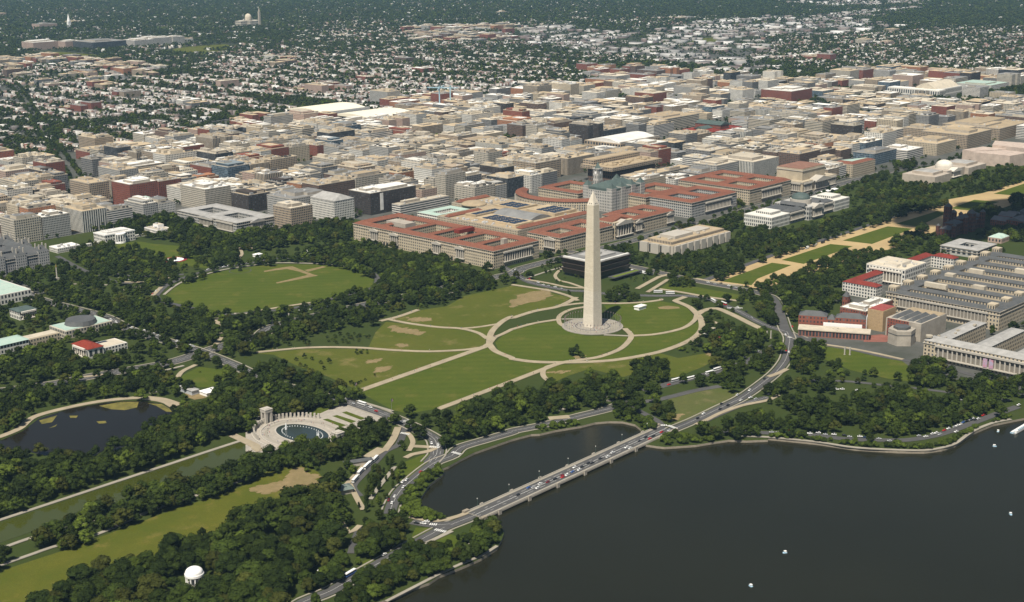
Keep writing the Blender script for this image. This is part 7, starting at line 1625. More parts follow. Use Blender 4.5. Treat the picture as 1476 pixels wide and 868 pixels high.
def add(VFC):
    global base
    VV.append(VFC[0]); FF.append(VFC[1]+base); CC.append(VFC[2]); base += len(VFC[0])
mids = {'leaf': [crown_template(200+s, 9, 1, 330, .05) for s in range(4)], 'shrub': [crown_template(300, 6, 1, 150, .07, squash=.6)], 'tall': [crown_template(310, 8, 1, 200, .04, tall=True)], 'young': [crown_template(320, 5, 1, 70, .06)]}
for k, tl in mids.items():
    l = [t for t in FARTREES if t[3] == k]
    for s, t in enumerate(tl):
        sub = l[s::len(tl)]
        if sub: add(stack(sub, with_trunk(t), cols if k != 'shrub' else cols[3:]))
far = []
for (x0, y0, x1, y1, dens) in FORESTCELLS:
    cx, cy = (x0+x1)/2, (y0+y1)/2; d = math.hypot(cx-CAM.x, cy-CAM.y); sp = 12 if d < 4500 else 15 if d < 7000 else 19
    n = int((x1-x0)*(y1-y0)/sp**2*dens)
    for x, y in zip(tr.uniform(x0, x1, n), tr.uniform(y0, y1, n)):
        h = tr.uniform(.7, 1.25)*sp*1.0; far.append((x, y, h, 'far', h*1.25))
for (x0, y0, x1, y1, k) in LOTS:     # street trees at the kerbs of the blocks
    if k == 'office':
        for _ in range(3 if x0 < 1000 else 5):
            if tr.random() < .5: far.append((tr.uniform(x0, x1), y0-4.5, tr.uniform(6, 11), 'far', 10))
            else: far.append((x0-4.5, tr.uniform(y0, y1), tr.uniform(6, 11), 'far', 10))
BX = np.array([(t[0], t[1]) for t in far]); ok = np.ones(len(far), bool)
for a, b, c, d in BUILT: ok &= ~((BX[:, 0] > a+4) & (BX[:, 0] < c-4) & (BX[:, 1] > b+4) & (BX[:, 1] < d-4))
ok &= ~inside_np(BX[:, 0], BX[:, 1], RESERVOIR)
far = [t for t, q in zip(far, ok) if q and in_frame(t[0], t[1], 8, 40)]
fts = [crown_template(400+s, 4, 1, 16, .12) for s in range(3)]
near_far = [t for t in far if math.hypot(t[0]-CAM.x, t[1]-CAM.y) < 5200]; ff = [t for t in far if math.hypot(t[0]-CAM.x, t[1]-CAM.y) >= 5200]
fmini = [crown_template(410+s, 2, 1, 6, .16) for s in range(3)]
for s in range(3):
    add(stack(near_far[s::3], fts[s], cols)); add(stack(ff[s::3], fmini[s], cols))
M['wood'] = mat('woodland_leaves', (1, 1, 1), .85, .08, noise=.3, col2=(1.45, 1.4, 1.3), tint=True)
o = bpy.data.objects.new('woodland', bulk('woodland', np.concatenate(VV), np.concatenate(FF), np.concatenate(CC), M['wood'])); link(o)
tag(o, 'dark green trees of the parks, streets and wooded hills beyond the foreground', 'trees', None, 'stuff')
print('TREES', len(TREES), 'far', len(far), 'houses', len(hb), 'lots', len(OFF), 'faces', sum(len(f) for f in FF))

# ------------------------------------------------------------------ bridge, memorials, small buildings
PT = {n: (x, y) for n, x, y in POINTS}
bA, bB = Vector((-486, -281)), Vector((-208, -271)); bd = (bB-bA).normalized(); bn_ = Vector((-bd.y, bd.x)); bL = (bB-bA).length
br_ = root('stone_bridge', 'low pale stone road bridge on short piers across the basin mouth', 'bridge', -345, -276)
def brick_(off0, off1, z0, z1, nm, m, a0=0, a1=None, bottom=True):
    a1 = bL if a1 is None else a1; q = [bA+bd*a0+bn_*off0, bA+bd*a1+bn_*off0, bA+bd*a1+bn_*off1, bA+bd*a0+bn_*off1]; b = MB(); b.prism([tuple(t) for t in q], z0, z1, 1e9, 1e9)
    if bottom: b.poly([(*t, z0) for t in q[::-1]])
    b.build(nm, m, br_)
brick_(-10.2, 10.2, -.6, .95, 'deck', M['conc']); brick_(-7, 7, .96, 1.02, 'roadway', M['asphalt'], bottom=False)
for s in (-1, 1):
    brick_(*sorted((s*7.02, s*9.4)), .96, 1.2, 'footway', M['path'], bottom=False); brick_(*sorted((s*9.45, s*9.9)), .96, 2.0, 'parapet', M['granite'])
    b = MB(); ribbon([tuple(bA), tuple(bB)], s*.12, .18, 1.06, b); ribbon([tuple(bA+bd*i*4) for i in range(int(bL/4))], s*3.5, .2, 1.06, b, dash=8); b.build('lane_line', M['paint'], br_)
NP = 7
for k in range(NP):
    a = 20+k*(bL-45)/(NP-1); p = bA+bd*a
    b = MB(); q = [p+bd*x+bn_*y for x, y in ((-1.6, -9.9), (1.6, -9.9), (1.6, 9.9), (-1.6, 9.9))]; b.prism([tuple(t) for t in q], -3.5, -.62, 1e9, 1e9); b.build('pier', M['conc'], br_)
    for s in (-1, 1):
        b = MB(); q = [p+bd*x+bn_*s*y for x, y in ((-1.8, 10.25), (1.8, 10.25), (1.8, 11.3), (-1.8, 11.3))]; q = q if s > 0 else q[::-1]; b.prism([tuple(t) for t in q], -3.5, 2.5, 1e9, 1e9); b.build('pilaster', M['conc'], br_)
for s in (-1, 1):
    for e in (0, bL): 
        b = MB(); p = bA+bd*e+bn_*s*10.5; b.box(p.x-3, p.y-1.6, -3, p.x+3, p.y+1.6, 2.6); b.build('abutment', M['seawall'], br_)
lamp_mb = MB(); lamp_mb.cyl(0, 0, 0, .8, .35, .2, 8); lamp_mb.cyl(0, 0, .8, 6, .1, .07, 6); LAMPP = lamp_mb.mesh('post', M['green_metal'])
lamp_mb = MB(); lamp_mb.cyl(0, 0, 6, 6.7, .25, .32, 8); lamp_mb.cyl(0, 0, 6.7, 7.1, .32, .05, 8); LAMPL = lamp_mb.mesh('lantern', M['white'])
def lamp(x, y, z, label, group):
    r = empty('street_lamp', (x, y, z)); tag(r, label, 'street lamp', group)
    link(bpy.data.objects.new('post', LAMPP), r); link(bpy.data.objects.new('lantern', LAMPL), r)
for k in range(7):
    p = bA+bd*(14+k*41)+bn_*10; lamp(p.x, p.y, 2.2, f'lamp post on the far parapet of the bridge, {ordinal(k)} from the left end', 'lamp posts along the bridge')
# oval war memorial
MX, MY = -457, -12
r = root('memorial_arch', 'white stone arch pavilion at the left end of the memorial plaza', 'pavilion', -460, 41)
def pavilion(x, y, r):
    for sx in (-1, 1):
        for sy in (-1, 1): b = MB(); b.box(x+sx*2.9-1.3, y+sy*2.9-1.3, .3, x+sx*2.9+1.3, y+sy*2.9+1.3, 9.4); b.build('corner_pier', M['granite'], r)
    b = MB(); b.box(x-4.5, y-4.5, 11.6, x+4.5, y+4.5, 14.2, bottom=True); b.build('attic', M['granite'], r); b = MB(); b.box(x-4.8, y-4.8, 14.22, x+4.8, y+4.8, 14.9, bottom=True); b.box(x-3, y-3, 14.9, x+3, y+3, 15.5); b.build('cornice', M['granite'], r)
    for ax in 'xy':
        for s in (-1, 1):
            b = MB()
            for k in range(8):
                a0, a1 = math.pi*k/8, math.pi*(k+1)/8; p = [(1.6*math.cos(a0), 9.4+2.0*math.sin(a0)), (1.6*math.cos(a1), 9.4+2.0*math.sin(a1)), (1.6*math.cos(a1), 11.6), (1.6*math.cos(a0), 11.6)]
                b.poly([(x+q[0], y+s*4.19, q[1]) if ax == 'x' else (x+s*4.19, y+q[0], q[1]) for q in p])
            for t in (-1, 1):
                c = [(x+t*2.9-1.3, y+s*4.19), (x+t*2.9+1.3, y+s*4.19)] if ax == 'x' else [(x+s*4.19, y+t*2.9-1.3), (x+s*4.19, y+t*2.9+1.3)]
                b.wall(c[0], c[1], 9.4, 11.6, 1e9, 1e9)
            b.build('arch', M['granite'], r)
pavilion(-460, 41, r)
r = root('memorial_arch', 'matching white arch pavilion behind the dark trees right of the fountain pool', 'pavilion', -456, -66); pavilion(-456, -66, r)
pm = MB(); pm.box(-1.0, -.7, 0, 1.0, .7, 5.2); pm.box(-1.25, -.9, 0, 1.25, .9, .8); pm = pm.mesh('memorial_pillar', M['granite'])
k = 0
for i in range(72):
    a = 2*math.pi*i/72; dg = math.degrees(a)
    if min(abs(dg-90), abs(dg-270)) < 9 or min(dg, 360-dg) < 22 or abs(dg-180) < 20: continue
    o = bpy.data.objects.new('memorial_pillar', pm); o.location = (MX+43*math.cos(a), MY+53*math.sin(a), .3); o.rotation_euler = (0, 0, a+math.pi/2); link(o)
    tag(o, 'squat white granite pillar in the ring of pillars around the fountain plaza', 'pillar', 'ring of memorial pillars')
b = MB()
for r0, r1, z in ((1.03, 1.06, 1.2), (.86, .885, .9)):
    for i in range(96):
        a0, a1 = 2*math.pi*i/96, 2*math.pi*(i+1)/96; dg = math.degrees(a0)
        if min(dg, 360-dg) < 24: continue
        p = [(MX+43*q*math.cos(a), MY+53*q*math.sin(a)) for q, a in ((r0, a0), (r1, a0), (r1, a1), (r0, a1))]; b.prism(p, .3, z, 1e9, 1e9)
w_ = b.build('low_wall', M['granite']); tag(w_, 'curved low white walls stepping around the fountain plaza', 'wall')
ell = [(MX+20*math.cos(t), MY+33*math.sin(t)) for t in np.linspace(0, 2*math.pi, 48, endpoint=False)]
sheet('pool_water', ell, .5, M['fountwater'], 'dark green oval fountain pool in the pale plaza', 'water')
b = MB()
for i in range(48):
    p0, p1 = ell[i], ell[(i+1) % 48]; o0, o1 = [(MX+(p[0]-MX)*1.06, MY+(p[1]-MY)*1.04) for p in (p0, p1)]; b.prism([p0, o0, o1, p1][::-1], .3, .8, 1e9, 1e9)
tag(b.build('pool_rim', M['granite']), 'pale granite rim of the oval fountain pool', 'rim')
def jet(x, y, h, label, w=1.0):
    b = MB(); g = random.Random(x)
    for k in range(9): b.cyl(x+g.uniform(-w, w)*.8, y+g.uniform(-w, w)*.8, .5, .5+h*g.uniform(.5, 1), w*g.uniform(.3, .5), .05, 6, cap=False)
    o = b.build('fountain_jet', M['spray']); tag(o, label, 'fountain')
jet(-461, 9, 8.5, 'tall white water jet at the left of the oval pool', 1.3); jet(-455, -34, 8, 'tall white water jet at the right of the oval pool', 1.3)
b = MB()
for i in range(44):
    a = 2*math.pi*i/44; b.cyl(MX+15*math.cos(a), MY+26*math.sin(a), .5, 1.3, .45, .05, 5, cap=False)
tag(b.build('fountain_spray', M['spray']), 'ring of small white sprays inside the oval pool', 'fountain', None, 'stuff')
# domed temple
x0, y0 = PT['dcwar']; r = root('domed_temple', 'small round white domed temple among dark trees at lower left', 'temple', x0, y0)
b = MB(); b.cyl(x0, y0, 0, .7, 8.6, 8.6, 32); b.cyl(x0, y0, .7, 1.4, 8, 8, 32); b.build('base', M['marble'], r); b = MB(); b.cyl(x0, y0, 9, 10.8, 7.3, 7.3, 32); b.build('entablature', M['white'], r); b = MB(); b.cyl(x0, y0, 10.8, 11.6, 6.9, 6.7, 32); b.dome(x0, y0, 11.6, 6.7, 4.2, 32, 8); b.build('dome', M['white'], r, True)
cm = MB(); cm.cyl(0, 0, 1.4, 9, .55, .45, 10); me = cm.mesh('column', M['white'])
for i in range(12): o = bpy.data.objects.new('column', me); o.location = (x0+6.4*math.cos(i*math.pi/6), y0+6.4*math.sin(i*math.pi/6), 0); link(o, r)
# lodges, kiosks, tents
def hut(name, label, cat, x, y, w, d, h, wallm, roofm, rise=2.2, rz=0, eave=.8):
    r = empty(name, (x, y, 0), rz); tag(r, label, cat); b = MB(); b.box(-w/2, -d/2, 0, w/2, d/2, h, 3, 3.5); b.build('wall', wallm, r)
    b = MB(); b.gable(-w/2-eave, -d/2-eave, w/2+eave, d/2+eave, h+.05, rise, 'x' if w > d else 'y', inset=min(w, d)*.45) if rise else b.box(-w/2-eave, -d/2-eave, h+.02, w/2+eave, d/2+eave, h+.6, bottom=True); b.build('roof', roofm, r); return r
hut('lodge', 'small white stone lodge by the curved path right of the obelisk', 'lodge', *PT['lodge'], 13, 9, 6, FM['white'], M['roofcream'], 1.5)
hut('brick_shed', 'small red brick shed among trees right of the obelisk', 'shed', *PT['restroom'], 14, 7, 4, FM['red brick'], M['darkred'], 1.2)
hut('kiosk', 'long grey roofed visitor kiosk beside the parked shuttle coaches', 'kiosk', *PT['kiosk'], 26, 7, 4, M['conc'], M['slate'], 1.6, R(-25))
hut('kiosk', 'square grey green roofed hut where the shuttle road starts', 'kiosk', *PT['kiosk2'], 15, 12, 4.5, M['conc'], mat('grey_green_roof', (.16, .2, .18), .7, noise=.2), 2.6, R(-20), 1.5)
hut('site_tent', 'white square tent on bare ground near the pond', 'tent', *PT['tent'], 17, 13, 4, M['white'], M['white'], 2.2); hut('site_shed', 'long grey steel shed left of the white tent', 'shed', PT['tent'][0]-12, PT['tent'][1]+22, 9, 26, 5, M['steel'], M['lead'], 1.0)
hut('screening_pavilion', 'small white flat roofed pavilion on bare earth behind the obelisk lawn', 'pavilion', 132, 31, 15, 8, 4, M['white'], M['roofwhite'], 0)
for (x, y, w, d, lab) in ((1010, 285, 58, 10, 'long white event canopy by the trees behind the domed museum'), (1405, 60, 16, 10, 'white event tent on the far gravel, left one of the row'), (1432, 62, 18, 10, 'white event tent on the far gravel, middle of the row'), (1462, 64, 20, 10, 'white event tent on the far gravel, right one of the row'), (65, 620, 26, 10, 'white canopy beside the road at the far side of the oval lawn'), (560, 150, 20, 9, 'white canopy in front of the slab walled museum'), (-10, 660, 12, 8, 'small white tent left of the long white canopy by the oval')): hut('event_tent', lab, 'tent', x, y, w, d, 3.6, M['white'], M['white'], 1.6)
# posts, poles and flags
PM = MB(); PM.cyl(0, 0, 0, 11, .13, .07, 6); PM.cyl(0, 0, 11, 11.3, .16, .02, 6); PM = PM.mesh('pole', M['pole'])
fl = bpy.data.materials.new('flag_cloth'); fl.use_nodes = True; nt = fl.node_tree; uvn = nt.nodes.new('ShaderNodeUVMap'); wv = nt.nodes.new('ShaderNodeSeparateXYZ'); nt.links.new(uvn.outputs[0], wv.inputs[0])
def mnode(op, a, b=None):
    q = nt.nodes.new('ShaderNodeMath'); q.operation = op
    for i, v in enumerate((a, b)):
        if v is None: continue
        if isinstance(v, (int, float)): q.inputs[i].default_value = v
        else: nt.links.new(v, q.inputs[i])
    return q.outputs[0]
stp = mnode('LESS_THAN', mnode('FRACT', mnode('ADD', mnode('MULTIPLY', wv.outputs[1], 6.5), .0)), .5); can = mnode('MULTIPLY', mnode('LESS_THAN', wv.outputs[0], .42), mnode('GREATER_THAN', wv.outputs[1], .46))
mx = nt.nodes.new('ShaderNodeMix'); mx.data_type = 'RGBA'; mx.inputs[6].default_value = (.75, .75, .73, 1); mx.inputs[7].default_value = (.45, .03, .04, 1); nt.links.new(stp, mx.inputs[0])
m2 = nt.nodes.new('ShaderNodeMix'); m2.data_type = 'RGBA'; nt.links.new(mx.outputs[2], m2.inputs[6]); m2.inputs[7].default_value = (.02, .03, .16, 1); nt.links.new(can, m2.inputs[0]); nt.links.new(m2.outputs[2], nt.nodes['Principled BSDF'].inputs['Base Color'])
fb = MB()
for i in range(6):
    def fp(t, z): return (.1+2.6*t, .22*math.sin(t*7)*t, 9.1+z*1.8-.35*t*t)
    a, c = i/6, (i+1)/6; fb.poly([fp(a, 0), fp(c, 0), fp(c, 1), fp(a, 1)], [(a, 0), (c, 0), (c, 1), (a, 1)])
FLAG = fb.mesh('flag', fl)
def flagpole(x, y, z, label, group, s=1.0):
    r = empty('flagpole', (x, y, z), R(20)); r.scale = (s, s, s); tag(r, label, 'flagpole', group); link(bpy.data.objects.new('pole', PM), r); link(bpy.data.objects.new('flag', FLAG), r)
for i in range(50):
    a = 2*math.pi*i/50; flagpole(OX+35*math.cos(a), OY+35*math.sin(a), .85, 'flagpole with striped flag in the ring around the stone obelisk', 'ring of flagpoles')
flagpole(-352, 30, 0, 'flagpole at the road left of the memorial plaza entrance', None, 1.6); flagpole(-362, -38, 0, 'flagpole at the road right of the memorial plaza entrance', None, 1.6); flagpole(420, 300, 0, 'tall flagpole before the columned hall', None, 1.9); flagpole(925, 305, 0, 'tall flagpole before the large red roofed court office', None, 1.7)
gen_pts = {'32': 0}
for (x, y, lab) in ((128, -272, 'left one of two white pylons on the lawn before the museum with six sided hall'), (131, -277, 'right one of two white pylons on the lawn before the museum with six sided hall'), (125, -168, 'left one of two thin white posts at the head of the large lawn'), (129, -171, 'right one of two thin white posts at the head of the large lawn'), (-228, 337, 'left one of two white pylons among the trees below the oval lawn'), (-206, 331, 'right one of two white pylons among the trees below the oval lawn')):
    b = MB(); b.box(x-.6, y-.6, 0, x+.6, y+.6, 9.5); b.box(x-.9, y-.9, 0, x+.9, y+.9, .6); tag(b.build('pylon', M['granite']), lab, 'pylon')
x, y = PT['firstdiv']; r = root('memorial_column', 'tall single stone column with gilded figure beside the ornate grey office', 'column', x, y); b = MB(); b.box(x-2.5, y-2.5, 0, x+2.5, y+2.5, 3); b.build('pedestal', M['granite'], r); b = MB(); b.cyl(x, y, 3, 19, 1.0, .8, 12); b.build('shaft', M['granite'], r); b = MB(); b.cyl(x, y, 19, 20, 1.3, 1.3, 10); b.cyl(x, y, 20, 23.5, .7, .2, 8); b.build('gilded_figure', mat('gilding', (.5, .35, .1), .4, .5, metal=.7), r)
x, y = PT['fountWH']; r = root('lawn_fountain', 'round white fountain ringed by red flowers on the south lawn', 'fountain', x, y)
b = MB(); b.cyl(x, y, 0, .6, 13, 13, 28); b.build('basin', M['spray'], r); b = MB(); [b.cyl(x+7*math.cos(a), y+7*math.sin(a), .6, 3, .8, .1, 6, cap=False) for a in np.linspace(0, 6.28, 14)]; b.cyl(x, y, .6, 6, 1.2, .1, 8, cap=False); b.build('water_jet', M['spray'], r)
b = MB(); [b.prism([(x+q*math.cos(a), y+q*math.sin(a)) for q, a in ((13.5, t), (18, t), (18, t+.22), (13.5, t+.22))], 0, .5, 1e9, 1e9) for t in np.arange(0, 6.28, .224)]; b.build('flower_ring', mat('red_flowers', (.3, .03, .04), .9, noise=.5), r)
x, y = PT['zero']; r = root('conifer_tree', 'small dark conifer inside a dark ring at the far edge of the oval lawn', 'tree', x, y); b = MB(); b.cyl(x, y, 0, 1.5, .3, .25, 6); b.build('trunk', M['bark'], r); b = MB(); [b.cyl(x, y, 1+k*1.8, 4.4+k*1.8, 3.6-k*.7, .2, 9, cap=False) for k in range(5)]; b.build('crown', LM['dark green'], r)
b = MB(); [b.poly([(x+q*math.cos(a), y+q*math.sin(a)*1.0, .3) for q, a in ((15, t), (16.3, t), (16.3, t+.2), (15, t+.2))]) for t in np.arange(0, 6.28, .2)]; tag(b.build('path', M['roofdark']), 'thin dark ring path round the conifer on the oval lawn', 'path', None, 'structure')
for (nm, lab, rz) in (('crane1', 'left one of two pale blue tower cranes above the rooftops', .6), ('crane2', 'right one of two pale blue tower cranes above the rooftops', 2.3)):
    x, y = PT[nm]; r = empty('tower_crane', (x, y, 0), rz); tag(r, lab, 'crane', 'tower cranes'); b = MB(); b.box(-1.5, -1.5, 0, 1.5, 1.5, 62); b.build('mast', M['bluesteel'], r); b = MB(); b.beam((-22, 0, 62), (62, 0, 64), 2.2); b.build('jib', M['bluesteel'], r); b = MB(); b.beam((0, 0, 62), (0, 0, 70), 1.8); b.beam((0, 0, 70), (45, 0, 64), .5); b.beam((0, 0, 70), (-20, 0, 63), .5); b.build('tie', M['bluesteel'], r); b = MB(); b.box(-23, -1.6, 58, -17, 1.6, 61.5); b.build('counterweight', M['conc'], r)
for k, (q0, q1, m_) in enumerate(((.6, .66, 'conc'), (.72, .78, 'path'), (.9, .97, 'conc'))):
    b = MB()
    for i in range(72):
        a0, a1 = 2*math.pi*i/72, 2*math.pi*(i+1)/72; b.poly([(MX+43*q*math.cos(a), MY+53*q*math.sin(a), .31+.003*k) for q, a in ((q0, a0), (q1, a0), (q1, a1), (q0, a1))])
    tag(b.build('paving', M[m_]), 'darker oval band of paving on the fountain plaza', 'paving', None, 'structure')
# ------------------------------------------------------------------ vehicles
CC_ = {'white': (.75, .75, .73), 'black': (.02, .02, .022), 'silver': (.45, .46, .47), 'red': (.5, .02, .02), 'darkred': (.2, .015, .02), 'blue': (.05, .12, .35), 'navy': (.03, .05, .12)}
CM = {k: mat(k+'_car_paint', c, .25, .5) for k, c in CC_.items()}; TY = mat('tyre', (.015, .015, .015), .8)
wh = MB(); [wh.poly([(.33*math.cos(a), .12*s, .33*math.sin(a)) for a in np.linspace(0, 2*math.pi, 10, endpoint=False)]) for s in (-1, 1)]
for i in range(10):
    a, c = 2*math.pi*i/10, 2*math.pi*(i+1)/10; wh.poly([(.33*math.cos(t), s, .33*math.sin(t)) for t, s in ((a, -.12), (c, -.12), (c, .12), (a, .12))])
WHEEL = wh.mesh('wheel', TY)
def profile(pts, w0, w1, zs):   # side outline lofted across the width, narrowing upward
    b = MB(); f = lambda p, s: (p[0], s*(w0 if p[1] < zs else w1), p[1])
    n = len(pts)
    for i in range(n): p, q = pts[i], pts[(i+1) % n]; b.poly([f(p, -1), f(q, -1), f(q, 1), f(p, 1)][::-1])
    b.poly([f(p, -1) for p in pts]); b.poly([f(p, 1) for p in pts[::-1]]); return b
KIND = {'car': dict(body=[(-2.2, .35), (2.2, .35), (2.25, .75), (1.1, .95), (-1.5, .98), (-2.25, .85)], cab=[(-1.65, .97), (1.05, .95), (.35, 1.42), (-1.15, 1.45)], roof=[(-1.1, 1.455), (.33, 1.425), (.3, 1.5), (-1.05, 1.52)], w=.9, wt=.68, ax=(-1.35, 1.4)),
 'van': dict(body=[(-2.5, .35), (2.5, .35), (2.55, 1.0), (1.7, 1.2), (-2.5, 1.25)], cab=[(-2.45, 1.25), (1.7, 1.2), (1.1, 1.85), (-2.3, 1.9)], roof=[(-2.3, 1.905), (1.1, 1.855), (1.0, 2.0), (-2.25, 2.05)], w=.98, wt=.85, ax=(-1.6, 1.6)),
 'bus': dict(body=[(-6, .4), (6, .4), (6.05, 1.5), (-6.05, 1.5)], cab=[(-6, 1.5), (6, 1.5), (5.9, 2.7), (-6, 2.7)], roof=[(-6, 2.71), (5.9, 2.71), (5.8, 3.2), (-5.9, 3.2)], w=1.27, wt=1.24, ax=(-3.6, 3.8)),
 'truck': dict(body=[(-4, .5), (1.9, .5), (1.9, 3.4), (-4, 3.4)], cab=[(2.0, 1.4), (4.0, 1.4), (3.6, 2.4), (2.0, 2.4)], roof=[(1.95, .5), (4.05, .5), (4.05, 1.39), (1.95, 1.39)], w=1.25, wt=1.25, ax=(-2.6, 3.0))}
VM = {}
for k, d in KIND.items():
    g = profile(d['cab'], d['w']*.93, d['wt'], d['cab'][0][1]+.1).mesh('window', M['glass'])
    for c in CM: VM[(k, c)] = (profile(d['body'], d['w'], d['w'], 9).mesh(k, CM[c]), g, profile(d['roof'], d['wt'], d['wt'], 9).mesh('roof', CM[c] if k != 'bus' else CM['white']))
ROADPH = {'independence avenue': 'road at the bottom left', 'maine avenue': 'curving road right of the bridge', 'fifteenth street': 'road sweeping behind the obelisk', 'fourteenth street': 'road crossing the lawns at right', 'constitution avenue': 'broad avenue below the oval lawn', 'seventeenth street': 'road past the memorial plaza', 'shuttle road': 'shuttle road by the kiosk', 'inlet drive': 'road along the inlet', 'monument service road': 'service road below the obelisk', 'coach parking': 'tree lined coach parking', 'ramp': 'short ramp by the inlet', 'slip road': 'slip road right of the bridge', 'wallenberg place': 'street by the brick buildings', 'park road': 'narrow park road at right', 'basin parking road': 'parking road on the far bank', 'ellipse road': 'road around the oval lawn', 'lawn road': 'road below the south lawn', 'state place': 'street by the ornate grey office', 'southwest ramp': 'small ramp in the woods', 'link road': 'short link by the bridge', 'madison drive': 'street beside the lawn panels', 'bridge': 'stone bridge'}
VR = SROADS+[('bridge', 20, [tuple(bA), tuple(bA*.5+bB*.5), tuple(bB)])]
grp = {}
for kind, c, x, y in VEHICLES:
    P1 = np.array([x]), np.array([y]); nm, wd, sp = min(VR, key=lambda q: seg_dist_np(*P1, q[2])[0]-(4 if q[0] == 'bridge' else 0))
    i = min(range(len(sp)-1), key=lambda i: seg_dist_np(*P1, sp[i:i+2])[0]); dv = Vector(sp[i+1])-Vector(sp[i]); rz = math.atan2(dv.y, dv.x)
    z = 1.03 if nm == 'bridge' else .72
    body, g, rf = VM[(kind, c)]; o = bpy.data.objects.new({'car': 'car', 'van': 'van', 'bus': 'coach', 'truck': 'truck'}[kind], body); link(o); o.location = (x, y, z); o.rotation_euler = (0, 0, rz+(math.pi if random.random() < .5 else 0))
    tag(o, None, {'bus': 'coach'}.get(kind, kind), {'car': 'cars on the roads', 'van': 'vans on the roads', 'bus': 'coaches', 'truck': 'trucks'}[kind])
    if c == 'white' and kind == 'car': o.scale = (1.1, 1.1, 1.15)
    link(bpy.data.objects.new('window', g), o); link(bpy.data.objects.new('roof', rf), o)
    for ax in KIND[kind]['ax']:
        for s in (-1, 1): w_ = bpy.data.objects.new('wheel', WHEEL); w_.location = (ax, s*(KIND[kind]['w']-.1), .33); link(w_, o)
    grp.setdefault((c, kind, nm), []).append((pix((x, y, 0))[0], o))
for (c, kind, nm), l in grp.items():
    l.sort(key=lambda q: q[0]); cn = {'darkred': 'dark red', 'navy': 'dark blue'}.get(c, c); kn = 'coach' if kind == 'bus' else kind
    for i, (_, o) in enumerate(l): o['label'] = f'{cn} {kn} on the {ROADPH[nm]}, {ordinal(i)} {cn} from left' if len(l) > 1 else f'the only {cn} {kn} on the {ROADPH[nm]}'
# ------------------------------------------------------------------ boats and dock
hull = MB(); hull.prism([(-1.5, -.9), (1.2, -.9), (1.9, 0), (1.2, .9), (-1.5, .9)], 0, .55, 1e9, 1e9); HULL = hull.mesh('pedal_boat', mat('boat_blue', (.4, .6, .75), .4)); seat = MB(); seat.box(-1.0, -.7, .56, -.2, .7, 1.1); SEAT = seat.mesh('seat', M['white'])
can = MB(); can.gable(-1.3, -.95, .9, .95, 1.75, .3, 'x'); CANP = can.mesh('canopy', M['white']); post = MB(); [post.box(x-.04, y-.04, .55, x+.04, y+.04, 1.75) for x in (-1.1, .7) for y in (-.8, .8)]; POSTM = post.mesh('canopy_frame', M['pole'])
def boat(x, y, rz, label, group='pedal boats'):
    o = bpy.data.objects.new('pedal_boat', HULL); o.location = (x, y, -2.15); o.rotation_euler = (0, 0, rz); o.scale = (1.05, 1.05, 1.0); link(o); tag(o, label, 'boat', group)
    for n_, me in (('seat', SEAT), ('canopy', CANP), ('canopy_frame', POSTM)): link(bpy.data.objects.new(n_, me), o)
for nm, lab in (('paddle1', 'small pale blue pedal boat alone near the bottom of the basin'), ('paddle2', 'small pale pedal boat in the middle of the open basin'), ('paddle3', 'small pale pedal boat near the right edge of the basin'), ('paddle4', 'small pedal boat closest to the far right bank'), ('paddle5', 'small pedal boat between the far bank and the dock')): boat(*PT[nm], int(nm[-1])*1.3, lab)
x, y = PT['dock']; r = root('boat_dock', 'long floating dock by the right bank of the basin', 'dock', x, y); b = MB(); b.box(x-11, y-2, -2.3, x+22, y+.6, -1.6); b.build('deck', mat('weathered_deck', (.2, .2, .2), .9, noise=.5), r)
b = MB(); b.box(x-9, y-2, -1.5, x-5, y, 1); b.build('booth', M['white'], r)
for i in range(14): boat(x-9+i*2.6, y+2.6, R(90), f'moored blue pedal boat at the dock, {ordinal(i)} from its left end')
# ------------------------------------------------------------------ people on the paths
def person_mesh(shirt, legs):
    me = bpy.data.meshes.new('p'); v = [(0, 0, .95), (0, 0, 1.2), (0, 0, 1.42), (0, 0, 1.55), (0, 0, 1.72), (.1, 0, .9), (.12, .12, .5), (.12, .02, .06), (-.1, 0, .9), (-.12, -.12, .5), (-.12, -.2, .08), (.2, 0, 1.4), (.26, -.08, 1.12), (.25, .02, .88), (-.2, 0, 1.4), (-.26, .08, 1.12), (-.25, .16, .9)]
    e = [(0, 1), (1, 2), (2, 3), (3, 4), (0, 5), (5, 6), (6, 7), (0, 8), (8, 9), (9, 10), (2, 11), (11, 12), (12, 13), (2, 14), (14, 15), (15, 16)]; me.from_pydata(v, e, [])
    o = bpy.data.objects.new('p', me); COL.objects.link(o); o.modifiers.new('s', 'SKIN'); rad = [.15, .15, .16, .06, .11, .09, .07, .05, .09, .07, .05, .06, .045, .035, .06, .045, .035]
    for k, q in zip(me.skin_vertices[0].data, rad): k.radius = (q, q)
    me.skin_vertices[0].data[0].use_root = True; bpy.context.view_layer.update(); out = bpy.data.meshes.new_from_object(o.evaluated_get(bpy.context.evaluated_depsgraph_get())); bpy.data.objects.remove(o)
    out.name = 'person'; out.materials.clear()
    for m_ in (shirt, legs, SKIN): out.materials.append(m_)
    for p in out.polygons: p.material_index = 2 if p.center.z > 1.5 else 0 if p.center.z > .93 else 1
    return out
SKIN = mat('skin', (.4, .24, .17), .6); CL = {'white': (.7, .7, .68), 'red': (.45, .04, .04), 'blue': (.05, .12, .35), 'dark': (.03, .03, .035)}
PMESH = {k: person_mesh(mat(k+'_shirt', c, .8), mat(k+'_trousers', (.08, .08, .1) if k != 'dark' else (.3, .25, .18), .8)) for k, c in CL.items()}
pr = random.Random(3); spots = []
for i in range(70):
    a, q = pr.uniform(0, 6.28), pr.uniform(12, 34); spots.append((OX+q*math.cos(a), OY+q*math.sin(a), .9, 'standing on the round plaza by the obelisk'))
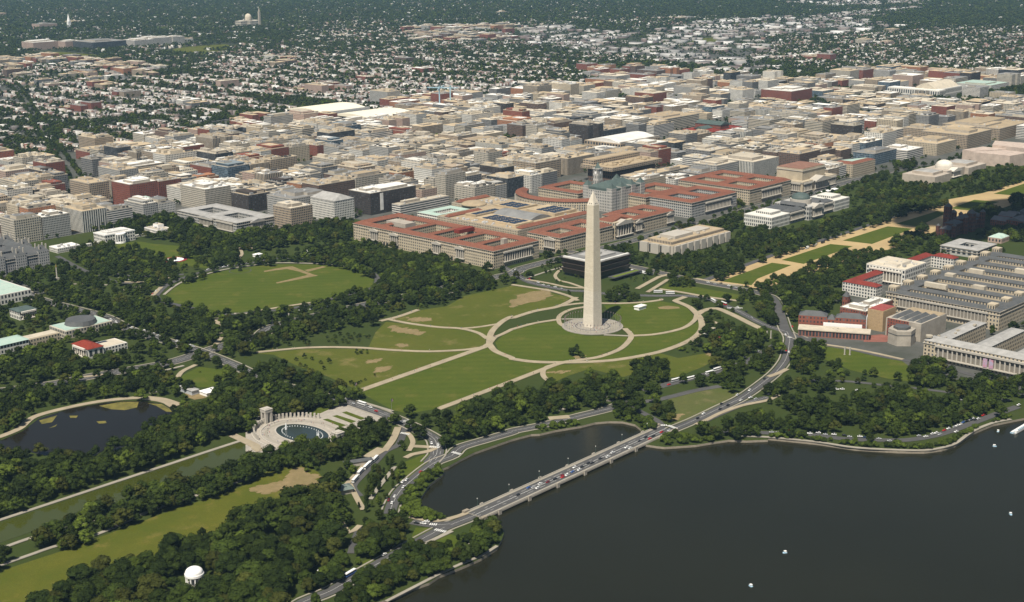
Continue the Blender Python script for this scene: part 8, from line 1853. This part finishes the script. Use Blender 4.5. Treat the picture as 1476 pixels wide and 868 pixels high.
for _, wd, sp in [q for q in SPATHS if q[1] >= 6][:11]:
    for i in range(9): p = sp[pr.randrange(len(sp))]; spots.append((p[0]+pr.uniform(-2, 2), p[1]+pr.uniform(-2, 2), .85, 'walking on a tan path across the obelisk lawns'))
for i in range(60):
    a = pr.uniform(0, 6.28); spots.append((MX+pr.uniform(25, 37)*math.cos(a), MY+pr.uniform(38, 48)*math.sin(a), .3, 'strolling on the pale plaza around the oval fountain pool'))
for (x, y, z, ph) in spots:
    k = pr.choice(list(CL)); o = bpy.data.objects.new('person', PMESH[k]); o.location = (x, y, z); o.rotation_euler = (0, 0, pr.uniform(0, 6.28)); link(o)
    tag(o, f'person in a {k} top {ph}', 'person', f'people in {k} tops {ph}')
# ------------------------------------------------------------------ haze
b = MB(); b.box(-27000, -27000, -5, 27000, 27000, 505, 1e9, 1e9, bottom=True)
hz = bpy.data.materials.new('haze'); hz.use_nodes = True; n = hz.node_tree.nodes; n.clear(); out = n.new('ShaderNodeOutputMaterial'); pv = n.new('ShaderNodeVolumePrincipled'); pv.inputs['Color'].default_value = (.42, .72, 1, 1); pv.inputs['Density'].default_value = HAZE_DENSITY; pv.inputs['Anisotropy'].default_value = .0
hz.node_tree.links.new(pv.outputs[0], out.inputs['Volume']); o = b.build('haze', hz); tag(o, 'thin blue summer haze over the distant city', 'haze', None, 'stuff')

# clouds high above whose shade falls on the castle side of the lawns
cg = np.random.default_rng(9)
def cloud(tx, ty, rx, ry, z, n):
    V, F, k = [], [], 0
    v, f = ICO[2]; ox, oy = sd.x/sd.z*z, sd.y/sd.z*z
    for _ in range(n):
        t, q = cg.uniform(0, 6.28), cg.random()**.5; c = np.array([tx+ox+rx*q*math.cos(t), ty+oy+ry*q*math.sin(t), z+cg.uniform(0, 60)]); V.append(v*cg.uniform(.25, .42)*min(rx, ry)*np.array([1.3, 1.1, .5])+c); F.append(f+k); k += len(v)
    o = bpy.data.objects.new('cloud', tri_mesh('cloud', np.concatenate(V), np.concatenate(F), M['white'])); link(o); tag(o, 'white cumulus cloud drifting high above the park, out of the picture', 'cloud', 'clouds', 'stuff')
cloud(930, -40, 190, 95, 1500, 26)
